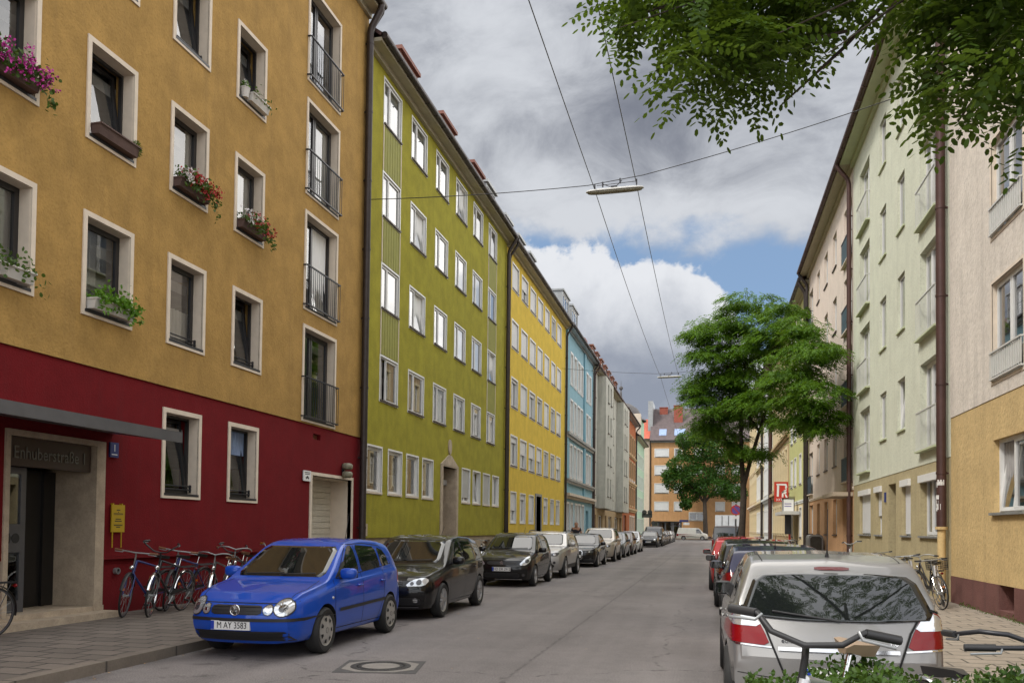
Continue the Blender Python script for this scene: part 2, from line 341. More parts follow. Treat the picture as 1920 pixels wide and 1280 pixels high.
def text_mesh(txt, size, depth=.004):
    cu = bpy.data.curves.new('lettering', 'FONT'); cu.body = txt; cu.size = size; cu.extrude = depth / 2; cu.align_x = 'CENTER'; cu.align_y = 'CENTER'; cu.resolution_u = 3
    o = bpy.data.objects.new('lettering', cu); COL.objects.link(o); bpy.context.view_layer.update()
    me = bpy.data.meshes.new_from_object(o.evaluated_get(bpy.context.evaluated_depsgraph_get()))
    bpy.data.objects.remove(o); return me
def text(txt, size, mat, parent, M, depth=.004, sx=1.0, name='lettering'):   # M: placement; text lies in local XY, faces local +Z
    me = text_mesh(txt, size, depth); me.transform(M @ Matrix.Diagonal((sx, 1, 1, 1))); me.materials.clear(); me.materials.append(MATS[mat])
    return link(name, me, parent)
FACE = Matrix.Rotation(R(90), 4, 'X')       # text that faces local -Y (out of a facade), reading along +X
# ------------------------------------------------------------------ ground, road, pavements
XL, XR = -9.783, 5.237
KL, KR = -6.50, 2.20
def struct(name, mb, mats): o = mb.build(name, mats); o['kind'] = 'structure'; return o
struct('ground', MB().box(-900, 900, -300, 1500, -1.0, -.02), 'concrete')
struct('road', MB().quad((KL, -30, 0), (KR, -30, 0), (KR, 138, 0), (KL, 138, 0)).quad((-60, 138, 0), (60, 138, 0), (60, 148, 0), (-60, 148, 0)), 'asphalt')
struct('pavement_left', MB().box(XL - .5, KL - .16, -20, 137, -.015, .12), 'pavers')
struct('pavement_right', MB().box(KR + .16, XR + .5, -20, 118, -.015, .12), 'pavers_sand')
struct('pavement_far', MB().box(-60, 60, 148, 156, -.015, .12), 'pavers')
struct('kerb_left', MB().box(KL - .16, KL, -20, 137, -.015, .122), 'kerb_stone')
struct('kerb_right', MB().box(KR, KR + .16, -20, 118, -.015, .122), 'kerb_stone')
struct('kerb_far', MB().box(-60, 60, 147.85, 148, -.015, .122), 'kerb_stone')

# ------------------------------------------------------------------ windows
WC = {}
def rect_frame(mb, x0, x1, z0, z1, w, y0, y1):
    mb.box(x0, x0 + w, y0, y1, z0, z1); mb.box(x1 - w, x1, y0, y1, z0, z1)
    mb.box(x0 + w, x1 - w, y0, y1, z0, z0 + w); mb.box(x0 + w, x1 - w, y0, y1, z1 - w, z1)
def curtain_mesh(x0, x1, z0, z1, y, amp=.025, lam=.12, seed=0):
    n = max(4, int((x1 - x0) / .03)); r = random.Random(seed); ph = r.random() * 6
    V = []; Fq = []
    for i in range(n + 1):
        x = x0 + (x1 - x0) * i / n; yy = y + amp * (math.sin(2 * math.pi * x / lam + ph) + .5 * math.sin(5 * x / lam + ph * 2))
        V += [(x, yy, z0), (x, yy, z1)]
    return V, [(2 * i, 2 * i + 2, 2 * i + 3, 2 * i + 1) for i in range(n)]
def window_set(w, h, st):
    """meshes of a window whose opening is [0,w]x[0,h], local y inward; -> list of (part name, mesh, sub of window?)"""
    key = (round(w, 2), round(h, 2), tuple(sorted((k, str(v)) for k, v in st.items())))
    if key in WC: return WC[key]
    g = st.get; d = g('depth', .12); fwid = g('fw', .07); fm = g('frame', 'white_frame'); out = []
    mb = MB(); rect_frame(mb, 0, w, 0, h, fwid * .8, d, d + .07)
    mull = g('mull', ()); z0 = 0; ztop = h
    if g('transom'):
        zt = h * g('transom'); mb.box(fwid * .8, w - fwid * .8, d + .002, d + .068, zt - .035, zt + .035)
    xs = [fwid * .6] + [w * q for q in mull] + [w - fwid * .6]
    panes = MB(); tilt = g('tilt', -1)
    for i in range(len(xs) - 1):
        a, b = xs[i] + .012, xs[i + 1] - .012; s0 = len(mb.v); p0 = len(panes.v)
        rect_frame(mb, a, b, fwid * .6, h - fwid * .6, fwid, d - .012, d + .045)
        panes.quad((a + fwid * .5, d + .02, fwid), (b - fwid * .5, d + .02, fwid), (b - fwid * .5, d + .02, h - fwid), (a + fwid * .5, d + .02, h - fwid))
        if tilt == i:
            M = Matrix.Translation((0, d, fwid)) @ Matrix.Rotation(R(-7), 4, 'X') @ Matrix.Translation((0, -d, -fwid))
            mb.xf(M, s0); panes.xf(M, p0)
        if g('open', -1) == i:
            M = Matrix.Translation((a, d, 0)) @ Matrix.Rotation(R(60), 4, 'Z') @ Matrix.Translation((-a, -d, 0)); mb.xf(M, s0); panes.xf(M, p0)
    if g('bars'):
        for q in g('bars'): mb.box(w * q - .012, w * q + .012, d - .014, d + .047, fwid, h - fwid)
    out.append(('window', mb.mesh('window', fm), 0)); out.append(('pane', panes.mesh('pane', 'pane_glass'), 1))
    cu = g('curtain')
    if cu:
        cm = g('cmat', 'curtain'); c = MB(); y = d + g('cgap', .10)
        for (a, b, e, f) in {'full': [(0, 1, 0, 1)], 'half': [(0, 1, 0, .48)], 'side': [(0, .35, 0, 1), (.72, 1, 0, 1)], 'left': [(0, .55, 0, 1)], 'right': [(.5, 1, 0, 1)], 'top': [(0, 1, .62, 1)]}[cu]:
            c.add(*curtain_mesh(w * a + .02, w * b - .02, h * e + .02, h * f - .01, y, seed=int(w * 100 + h * 37)))
        out.append(('curtain', c.mesh('curtain', cm, 180), 1))
    if g('trim'):
        t = g('trim'); pr = g('proud', .025); tb = MB()
        rect_frame(tb, -t, w + t, -t, h + t, t, -pr, .01)
        lt = .006
        tb.box(0, lt, .01, d, 0, h); tb.box(w - lt, w, .01, d, 0, h); tb.box(lt, w - lt, .01, d, h - lt, h); tb.box(lt, w - lt, .01, d, 0, lt)
        out.append(('trim', tb.mesh('trim', g('tmat', 'cream_trim')), 1))
    if g('sill'):
        e = g('sill_out', .05); so = g('sill_side', .02)
        out.append(('sill', MB().box(-so, w + so, -e, d - .014, -.035, .012).mesh('sill', g('smat', 'dark_metal')), 1))
    if g('shutter'):
        q = g('shutter'); sb = MB(); zb = h * (1 - q); n = max(2, int((h - zb) / .07))
        for i in range(n):
            a = zb + (h - zb) * i / n; sb.box(.03, w - .03, d - .06, d - .04, a + .006, zb + (h - zb) * (i + 1) / n); sb.box(.03, w - .03, d - .054, d - .046, a - .001, a + .007)
        out.append(('shutter', sb.mesh('shutter', g('shmat', 'shutter')), 1))
    if g('box'):
        out.append(('shutter_box', MB().box(-.01, w + .01, -.07, d - .06, h - g('box'), h + .02).mesh('shutter_box', 'white_frame'), 1))
    if g('rail'):                      # low guard rails across the sill
        rb = MB()
        for zz in (.10, .17): rb.tube([(.0, d - .07, zz), (w * 1.0, d - .07, zz)], .014, 6)
        rb.box(w - .05, w - .03, d - .09, d - .05, .05, .2); out.append(('guard_rail', rb.mesh('guard_rail', 'dark_metal'), 1))
    if g('balcony'):
        hh, pr, ov, mat = g('balcony'); rb = MB(); sp = g('gap', .115)
        rb.box(-ov, w + ov, -pr - .02, -pr + .02, hh - .03, hh); rb.box(-ov, w + ov, -pr - .02, -pr + .02, .02, .05)
        n = int((w + 2 * ov) / sp)
        for i in range(n + 1):
            x = -ov + .01 + (w + 2 * ov - .02) * i / n; rb.box(x - .0055, x + .0055, -pr - .0055, -pr + .0055, .05, hh - .03)
        for x in (-ov, w + ov):
            rb.box(x - .02, x + .02, -pr + .02, 0, hh - .03, hh); rb.box(x - .02, x + .02, -pr + .02, 0, .02, .05)
        if g('panel'): rb.cur = 1; rb.box(-ov + .02, w + ov - .02, -pr + .01, -pr + .018, .09, hh - .05)
        out.append(('balcony_railing', rb.mesh('balcony_railing', [mat] + ([g('panel')] if g('panel') else [])), 1))
    WC[key] = out; return out

# ------------------------------------------------------------------ buildings
class Bld:
    def __init__(s, label, side, plane, a, b, name='apartment_building', group='apartment buildings along the street'):
        s.side, s.a, s.b = side, a, b
        loc, rz = {'L': ((plane, a, 0), R(90)), 'R': ((plane, b, 0), R(-90)), 'E': ((a, plane, 0), 0)}[side]
        s.o = thing(name, label, 'building', loc, rz, group); s.w = b - a
    def U(s, q): return s.b - q if s.side == 'R' else q - s.a
    def span(s, p, q): a, b = sorted((s.U(p), s.U(q))); return a, b
    def box(s, mb, p, q, y0, y1, z0, z1): a, b = s.span(p, q); return mb.box(a, b, y0, y1, z0, z1)
    def part(s, name, mb, mats, smooth=None): return mb.build(name, mats, s.o, smooth)
    def wall(s, z0, z1, mat, holes=(), p=None, q=None, y=0.0, t=.32, name='wall', caps=True):
        a, b = s.span(s.a if p is None else p, s.b if q is None else q)
        hs = [(*s.span(h[0], h[1]), h[2], h[3]) for h in holes]
        us = sorted({a, b, *[v for h in hs for v in h[:2]]}); zs = sorted({z0, z1, *[v for h in hs for v in h[2:]]})
        us = [u for u in us if a - 1e-6 <= u <= b + 1e-6]; zs = [z for z in zs if z0 - 1e-6 <= z <= z1 + 1e-6]
        mb = MB(); nu, nz = len(us), len(zs)
        vs = [(u, y, z) for z in zs for u in us]; fs = []
        for j in range(nz - 1):
            for i in range(nu - 1):
                cu, cz = (us[i] + us[i + 1]) / 2, (zs[j] + zs[j + 1]) / 2
                if any(h[0] < cu < h[1] and h[2] < cz < h[3] for h in hs): continue
                fs.append((j * nu + i, j * nu + i + 1, (j + 1) * nu + i + 1, (j + 1) * nu + i))
        mb.add(vs, fs)
        for (u0, u1, h0, h1) in hs:
            mb.quad((u0, y, h0), (u0, y + t, h0), (u0, y + t, h1), (u0, y, h1)); mb.quad((u1, y, h0), (u1, y, h1), (u1, y + t, h1), (u1, y + t, h0))
            if h1 < z1 - 1e-4: mb.quad((u0, y, h1), (u0, y + t, h1), (u1, y + t, h1), (u1, y, h1))
            if h0 > z0 + 1e-4: mb.quad((u0, y, h0), (u1, y, h0), (u1, y + t, h0), (u0, y + t, h0))
        if caps:
            mb.quad((a, y, z0), (a, y + t, z0), (a, y + t, z1), (a, y, z1)); mb.quad((b, y, z0), (b, y, z1), (b, y + t, z1), (b, y + t, z0))
            for zz in (z0, z1):
                cu = [a] + sorted(v for h in hs if abs(h[2] - zz) < 1e-6 or abs(h[3] - zz) < 1e-6 for v in h[:2]) + [b]
                for e, f in zip(cu[::2], cu[1::2]): mb.quad((e, y, zz), (f, y, zz), (f, y + t, zz), (e, y + t, zz))
        return s.part(name, mb, mat)
    def win(s, p, q, z0, z1, st, y=0.0):
        a, b = s.span(p, q); par = None
        for nm, me, sub in window_set(b - a, z1 - z0, st):
            o = link(nm, me, par if sub else s.o, None if sub else (a, y, z0))
            if not sub: par = o
        return par
    def shell(s, ze, mat, depth=12, roof='roof_tile', rise=4.6, over=.45, gut='gutter_dark', soff='soffit', bottom=0.0, gable=None):
        a, b = 0, s.w; y1 = .32
        mb = MB(); mb.quad((a, y1, bottom), (a, depth, bottom), (a, depth, ze + .1), (a, y1, ze + .1)); mb.quad((b, y1, bottom), (b, depth, bottom), (b, depth, ze + .1), (b, y1, ze + .1))
        mb.quad((a, depth, bottom), (b, depth, bottom), (b, depth, ze + .1), (a, depth, ze + .1))
        mid = depth / 2; tz = ze + .1 + rise * (mid) / (mid + over)
        for x in (a, b): mb.add([(x, y1 - .3, ze + .1), (x, depth, ze + .1), (x, mid, tz - .1)], [(0, 1, 2)])
        s.part('rear_wall', mb, gable or mat)
        fl = MB()
        for z in np.arange(3.3, ze - 1, 2.85): fl.box(a + .03, b - .03, y1 + .03, depth - .03, z, z + .2)
        s.part('floor_slab', fl, 'curtain_grey')
        rf = MB(); rz = ze + .22 + rise
        for (p, q) in (((-over, ze + .24), (mid, rz)), ((depth + over, ze + .24), (mid, rz))):
            rf.add([(a, p[0], p[1]), (b, p[0], p[1]), (b, q[0], q[1]), (a, q[0], q[1]), (a, p[0], p[1] - .12), (b, p[0], p[1] - .12), (b, q[0], q[1] - .12), (a, q[0], q[1] - .12)],
                   [(0, 1, 2, 3), (4, 7, 6, 5), (0, 4, 5, 1), (0, 3, 7, 4), (1, 5, 6, 2)])
        s.roof = s.part('roof', rf, roof); s.mid, s.ze, s.rise, s.over = mid, ze, rise, over
        s.part('soffit', MB().box(a, b, -over + .02, .3, ze + .0, ze + .11).box(a, b, -.12, .0, ze - .14, ze - .003), soff)
        g = MB(); g.tube([(a, -over - .05, ze + .16), (b, -over - .05, ze + .16)], .105, 12)
        for x in np.arange(a + .4, b, .9): g.box(x - .02, x + .02, -over - .165, -over + .05, ze + .05, ze + .075)
        s.part('gutter', g, gut, 50)
    def roofz(s, y): return s.ze + .24 + s.rise * (y + s.over) / (s.mid + s.over)
    def downpipe(s, q, z0, z1, r=.075, mat='gutter_dark', off=.12, bend=True):
        u = s.U(q); mb = MB(); pts = [(u, -off, z0), (u, -off, z1 - .7)]
        if bend: pts += [(u, -off - .05, z1 - .5), (u, -s.over - .02, z1 - .05), (u, -s.over - .05, z1 + .12)]
        mb.tube(pts, r, 12)
        for z in np.arange(z0 + 1.2, z1 - 1, 2.0): mb.lathe([(r + .012, -.025), (r + .012, .025)], 'Z', 12, (u, -off, z)); mb.box(u - .015, u + .015, -off, 0, z - .02, z + .02)
        return s.part('downpipe', mb, mat, 40)
    def dormer(s, p, q, y, h, wall='dormer_red', roof='dormer_red', st=None, depth=2.2, name='dormer'):
        a, b = s.span(p, q); zb = s.roofz(y); mb = MB(); wh = h
        fz = .15; w = b - a
        mb.box(a, a + .14, y, y + depth, zb - .3, zb + wh); mb.box(b - .14, b, y, y + depth, zb - .3, zb + wh)
        mb.box(a + .14, b - .14, y, y + .12, zb - .3, zb + .25); mb.box(a + .14, b - .14, y + .01, y + depth, zb + wh - .14, zb + wh)
        mb.box(a - .09, b + .09, y - .10, y + depth + .6, zb + wh + .003, zb + wh + .13); d = s.part(name, mb, wall)
        for nm, me, sub in window_set(w - .28, wh - .39, st or dict(mull=(.5,), depth=.1, curtain='full')):
            if nm in ('window', 'pane'): link(nm, me, d, (a + .14, y, zb + .25))
        return d
    def snow_guard(s, p, q, y=.35):
        a, b = s.span(p, q); mb = MB(); z = s.roofz(y)
        mb.box(a, b, y - .01, y + .01, z + .2, z + .225); mb.box(a, b, y - .01, y + .01, z + .06, z + .085)
        for x in np.arange(a, b, .12): mb.box(x - .005, x + .005, y - .006, y + .006, z + .02, z + .2)
        s.part('snow_guard', mb, 'zinc')
def skirt(b, z0, z1, mat, y=-.02, holes=(), **k): return b.wall(z0, z1, mat, holes, y=y, name='plinth', **k)

# ---- ochre and red house on the near left
def ochre_house():
    b = Bld('ochre apartment house with dark red ground floor and black railings, nearest on the left', 'L', XL, 0.0, 23.42)
    colsA = [(c, c + 1.07) for c in (1.55, 3.78, 5.95, 7.55, 9.70, 11.94, 14.16, 16.39)]
    colsA = [(c, c + 1.07) for c in (3.2, 5.35, 7.5, 9.70, 11.94, 14.16, 16.39)]
    FR = (19.64, 21.42)
    rows = [(5.06, 6.57), (7.90, 9.41), (10.74, 12.25), (13.58, 15.09)]; frow = [(4.30, 6.53), (7.06, 9.37), (9.93, 12.18), (12.78, 15.09)]
    hu = [(c[0], c[1], r[0], r[1]) for c in colsA for r in rows] + [(*FR, *r) for r in frow]
    b.wall(4.18, 16.6, 'ochre_stucco', hu, y=-.03, t=.35)
    gw = [(14.16, 15.23, 2.21, 3.71), (16.39, 17.46, 2.21, 3.71)]
    door, gar = (10.53, 12.33, .30, 2.90), (20.25, 22.75, .12, 2.92)
    b.wall(1.09, 4.177, 'red_stucco', gw + [(10.46, 12.40, 1.09, 2.96), (20.25, 22.75, 1.09, 2.92), (20.30, 20.73, 3.84, 3.98)], t=.4, name='ground_floor_wall')
    b.wall(.0, 1.087, 'red_stucco', [(10.46, 12.40, .0, 1.087), (20.25, 22.75, .0, 1.087)], y=.06, t=.34, name='plinth')
    b.shell(16.6, 'ochre_stucco', roof='roof_tile')
    cs = {'A': 'side', 'C': 'full'}
    stv = dict(depth=.2, frame='dark_frame', trim=.085, sill=1, sill_out=.03, tmat='cream_trim', fw=.06)
    pick = {(4, 1): dict(curtain='side'), (4, 0): dict(curtain='left', cmat='curtain_grey'), (5, 1): dict(tilt=0), (5, 0): dict(curtain='full', cmat='curtain_grey'), (6, 2): dict(tilt=0, rail=0),
            (6, 1): dict(curtain='left'), (6, 0): dict(curtain='half', rail=1), (3, 1): {}, }
    for ci, c in enumerate(colsA):
        for ri, r in enumerate(rows):
            s = dict(stv); k = (ci, ri)
            if ci == 3: s.update(curtain='side' if ri != 1 else 'left', cmat='curtain_grey')
            if ci == 4: s.update([dict(curtain='left', cmat='curtain_grey'), dict(tilt=0), dict(curtain='side'), dict(curtain='half')][ri])
            if ci == 5: s.update([dict(curtain='half', rail=1), dict(curtain='side', cmat='curtain'), dict(tilt=0, rail=1), dict(curtain='full')][ri])
            if ci == 6: s.update([dict(tilt=0, rail=1), dict(curtain='full'), dict(tilt=0), dict(curtain='side')][ri])
            b.win(*c, *r, s, y=-.03)
    for ri, r in enumerate(frow):
        s = dict(stv, mull=(.42,), balcony=(1.02, .10, .09, 'dark_metal'), fw=.075)
        s.update([dict(curtain='left', cmat='curtain_grey'), dict(tilt=1, curtain='right'), dict(curtain='right'), dict()][ri]); b.win(*FR, *r, s, y=-.03)
    for i, g in enumerate(gw): b.win(*g, dict(stv, tilt=0, rail=1, curtain='top' if i else None, cmat='curtain_blue'))
    # entrance: limestone surround, lettered lintel, glazed door leaf left, open dark doorway right
    t = MB(); b.box(t, 10.44, 10.53, -.03, .0, .28, 2.99); b.box(t, 10.47, 10.53, .002, .35, .28, 2.9); b.box(t, 12.33, 12.54, -.03, .0, .22, 2.99); b.box(t, 10.53, 12.33, -.03, .0, 2.90, 2.99)
    b.box(t, 12.33, 12.395, .002, .9, .22, 2.9); b.box(t, 10.47, 12.395, .002, .9, 2.903, 2.955)
    b.part('door_surround', t, 'limestone')
    lin = b.part('lintel', b.box(MB(), 10.53, 12.29, .06, .16, 2.47, 2.895), 'brown_frame')
    text('Enhuberstraße 1', .265, 'silver_text', lin, Matrix.Translation((b.U(11.42), .05, 2.665)) @ FACE, .01, .86)
    dr = MB(); b.box(dr, 10.53, 10.60, .3, .36, .30, 2.47); b.box(dr, 11.10, 11.20, .3, .36, .30, 2.47); b.box(dr, 10.60, 11.10, .3, .36, 2.37, 2.47); b.box(dr, 10.60, 11.10, .3, .36, .30, .48)
    d = b.part('door', dr, 'grey_metal')
    b.box(MB(), 10.60, 11.10, .325, .335, .48, 2.37).build('pane', 'pane_glass', d)
    hb = MB(); b.box(hb, 10.56, 11.16, .27, .3, 1.20, 1.62)
    hd = hb.build('push_plate', 'grey_metal', d); hm = MB()
    for y in (10.74, 10.98): hm.lathe([(.0, .264), (.075, .264), (.075, .27)], 'Y', 16, (b.U(y), 0, 1.41))
    hm.prism([(b.U(10.83), 1.41), (b.U(10.86), 1.33), (b.U(10.89), 1.41), (b.U(10.86), 1.49)], 'Y', .262, .27); hm.build('door_handle', 'ink', d)
    b.part('inner_door', b.box(b.box(MB(), 11.2, 12.33, .75, .8, .30, 2.47), 12.02, 12.08, .70, .75, .3, 2.47), 'door_dark')
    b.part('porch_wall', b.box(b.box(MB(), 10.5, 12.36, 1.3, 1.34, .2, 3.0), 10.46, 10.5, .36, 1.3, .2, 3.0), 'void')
    st = MB(); b.box(st, 9.6, 12.58, -.02, .9, .0, .30); b.part('doorstep', b.box(st, 9.4, 12.58, -.34, -.02, .0, .2185), 'limestone')
    ca = MB(); ca.prism([(-1.28, 3.0), (-1.28, 3.14), (0, 3.34), (0, 3.15)], 'X', b.U(6.5), b.U(12.75))
    cn = b.part('canopy', ca, 'grey_metal'); MB().box(b.U(6.5), b.U(12.76), -1.30, -1.283, 2.985, 3.16).build('fascia', 'grey_metal', cn)
    # garage
    g = MB(); b.box(g, 20.14, 20.25, -.03, .1, .12, 3.0); b.box(g, 22.75, 22.84, -.03, .1, .12, 3.0); b.box(g, 20.25, 22.75, -.03, .1, 2.92, 3.0); b.box(g, 22.72, 22.75, .1, .75, .12, 2.92); b.box(g, 20.25, 20.28, .1, .75, .12, 2.92); b.box(g, 20.28, 22.72, .1, .75, 2.89, 2.92)
    b.part('garage_surround', g, 'cream_trim')
    gd = MB()
    for i in range(17): b.box(gd, 20.28, 22.72, .6, .62 + .012 * (i % 2), .12 + i * .163, .12 + (i + 1) * .163 - .012)
    b.box(gd, 20.28, 22.72, .63, .66, .12, 2.89); gdo = b.part('garage_door', gd, 'rolldoor')
    b.box(b.box(b.box(MB(), 21.02, 21.035, .58, .612, .12, 2.1), 20.45, 20.465, .58, .612, .12, 2.1), 20.45, 21.035, .58, .612, 2.085, 2.1).build('wicket_door', 'ink', gdo)
    b.part('ledge', b.box(b.box(MB(), 12.545, 20.12, -.02, .058, 1.045, 1.087), 22.85, 23.42, -.02, .058, 1.045, 1.087), 'red_stucco')
    b.part('vent', b.box(MB(), 20.31, 20.72, .1, .12, 3.85, 3.97), 'door_brown')
    b.over = .45; b.downpipe(23.2, .4, 16.6, .10, 'gutter_dark', .17); b.downpipe(23.36, .4, 16.6, .05, 'gutter_dark', .1)
    return b
ochre_house()

# ---- olive green house
def olive_house():
    b = Bld('olive green apartment house with flush white windows and a pointed gable over the door', 'L', XL, 23.44, 41.45)
    cols = [(24.80, 26.30), (27.36, 28.92), (30.05, 31.54), (32.63, 34.14), (35.22, 36.72), (37.85, 39.32)]
    rows = [(5.50, 6.84), (8.33, 9.67), (11.16, 12.50), (14.03, 15.42)]
    g = [(23.87, 25.03), (25.62, 26.80), (27.30, 28.46), (28.95, 30.10), (33.95, 35.12), (35.64, 36.80), (37.35, 38.50), (39.05, 40.22)]
    holes = [(*c, *r) for c in cols for r in rows] + [(*c, 2.66, 4.02) for c in g] + [(31.30, 33.06, 1.3, 3.95)]
    b.wall(1.3, 15.8, 'olive_stucco', holes)
    b.wall(0, 1.298, 'beige_plinth', [(25.2, 26.2, .55, 1.1), (28.6, 29.6, .55, 1.1), (31.30, 33.06, .0, 1.298), (35, 36, .55, 1.1), (38, 39, .55, 1.1)], y=.06, t=.26, name='plinth')
    b.shell(15.8, 'olive_stucco', roof='roof_tile')
    r = random.Random(3)
    for ci, c in enumerate(cols):
        for ri, rr in enumerate(rows):
            s = dict(depth=.04, fw=.045, mull=(.36,) if ci % 2 == 0 or 1 else (.5,), trim=.055, proud=.012, tmat='white_frame', sill=1, sill_out=.06, smat='brown_frame', curtain='full')
            if ri == 0: s.update(curtain=['side', 'side', 'side', 'full', 'left', 'right'][ci], cmat='curtain' if ci > 2 else 'curtain_grey')
            if ri == 0 and ci == 0: s['open'] = 0
            if r.random() < .2 and ri: s['tilt'] = 1
            b.win(*c, *rr, s)
    for i, c in enumerate(g):
        s = dict(depth=.10, fw=.06, trim=.055, proud=.015, tmat='white_frame', sill=1, sill_out=.04, smat='cream_trim', mull=(.5,) if i > 3 else ())
        s.update([dict(curtain='side', cmat='curtain_grey'), dict(curtain='half'), dict(curtain='left', cmat='curtain_grey'), dict(curtain='side'), dict(shutter=.85, shmat='shutter_grey'), dict(tilt=1), dict(shutter=1.0, shmat='shutter_grey'), dict(curtain='full', cmat='curtain_grey')][i])
        b.win(*c, 2.66, 4.02, s)
    # ribbed infill panels between the storeys of the outer columns, with a thin white band either side
    for c in (cols[0], cols[5]):
        for z0, z1 in ((6.91, 8.25), (9.74, 11.08), (12.57, 13.95)):
            m = MB(); b.box(m, c[0], c[1], -.012, .0, z0, z1)
            for q in np.linspace(c[0] + .1, c[1] - .1, 7): b.box(m, q - .012, q + .012, -.02, -.012, z0, z1)
            b.part('infill_panel', m, 'olive_panel')
        for z0, z1 in ((6.905, 8.26), (9.735, 11.09), (12.565, 13.96)):
            for q in (c[0] - .05, c[1] + .003): b.part('band', b.box(MB(), q, q + .047, -.022, -.002, z0, z1), 'cream_trim')
    t = MB(); b.box(t, 31.02, 31.30, -.04, .5, .12, 4.0); b.box(t, 33.06, 33.34, -.04, .5, .12, 4.0); b.box(t, 31.30, 33.06, -.04, .5, 3.95, 4.0)
    b.box(t, 31.30, 31.33, .0, 1.2, .12, 3.95); b.box(t, 33.03, 33.06, .0, 1.2, .12, 3.95)
    u0, u1, um = b.U(31.0), b.U(33.36), b.U(32.15); t.prism([(u0, 4.003), (u1, 4.003), (um + .12, 4.42), (um - .12, 4.42)], 'Y', -.05, .0)
    b.part('door_surround', t, 'limestone')
    o = MB(); n = 24; o.prism([(um + .19 * math.cos(2 * math.pi * k / n), 4.73 + .29 * math.sin(2 * math.pi * k / n)) for k in range(n)], 'Y', -.05, .0); b.part('oval_ornament', o, 'limestone')
    b.part('door', b.box(b.box(MB(), 31.33, 33.03, 1.2, 1.25, .12, 3.95), 31.4, 32.0, 1.17, 1.2, .4, 3.2), 'limestone')
    for p in (27.3, 32.0, 36.6): b.dormer(p, p + 1.8, .45, 1.05)
    b.dormer(39.2, 41.0, .5, 1.2, 'zinc', 'zinc')
    b.snow_guard(24.0, 26.9); b.snow_guard(29.5, 31.8); b.snow_guard(34.2, 36.4)
    b.downpipe(41.3, .3, 15.8, .085, 'gutter_dark', .13)
    b.part('vent', b.box(MB(), 23.6, 23.95, -.02, 0, 1.36, 1.72), 'limestone')
    return b
olive_house()

def yellow_house():
    b = Bld('bright yellow apartment house with seven columns of white shuttered windows', 'L', XL, 41.47, 59.7)
    cols = [(42.75, 44.2), (45.05, 46.55), (47.35, 48.85), (49.58, 51.0), (51.82, 53.2), (54.12, 55.48), (56.2, 57.7)]
    rows = [(4.82, 6.30), (7.82, 9.25), (10.85, 12.2), (13.85, 15.1)]; g = [c for i, c in enumerate(cols) if i != 3]
    holes = [(*c, *r) for c in cols for r in rows] + [(c[0] + .1, c[1] - .1, 1.92, 3.45) for c in g] + [(49.45, 50.95, .12, 3.5)]
    b.wall(0, 15.7, 'yellow_stucco', holes); b.shell(15.7, 'yellow_stucco', roof='roof_slate')
    r = random.Random(5)
    for ci, c in enumerate(cols):
        for ri, rr in enumerate(rows):
            sh = r.choice([.85, .95, .9, .5, .15, .1, .1]) if ri else r.choice([.1, .12, .2, .5])
            if ri == 3 and ci in (0, 2, 3): sh = .9
            if ri == 2 and ci in (0, 2, 3): sh = .92
            b.win(*c, *rr, dict(depth=.11, trim=.085, proud=.02, tmat='white_frame', mull=(.5,), shutter=sh, curtain='full' if r.random() < .5 else 'side', cmat='curtain', sill=1, smat='brown_frame', sill_out=.05))
    for i, c in enumerate(g): b.win(c[0] + .1, c[1] - .1, 1.92, 3.45, dict(depth=.11, trim=.06, tmat='white_frame', mull=(.5,), shutter=[.6, .2, .9, .3, .1, .2][i], curtain='full'))
    t = MB(); b.box(t, 49.25, 49.45, -.05, .3, .12, 3.65); b.box(t, 50.95, 51.15, -.05, .3, .12, 3.65); b.box(t, 49.45, 50.95, -.05, .3, 3.5, 3.65); b.part('door_surround', t, 'door_grey')
    b.part('door', b.box(b.box(MB(), 49.45, 50.95, .3, .35, .12, 3.5), 50.2, 50.6, .27, .3, 1.4, 1.9), 'door_grey')
    for p in (43.4, 46.6, 49.8): b.dormer(p, p + 1.7, .6, 1.15, 'zinc', 'zinc', depth=2.0)
    b.snow_guard(52.5, 59); b.downpipe(59.55, .3, 15.7, .075, 'gutter_dark', .12); b.downpipe(41.75, .3, 15.7, .06, 'gutter_dark', .1)
yellow_house()

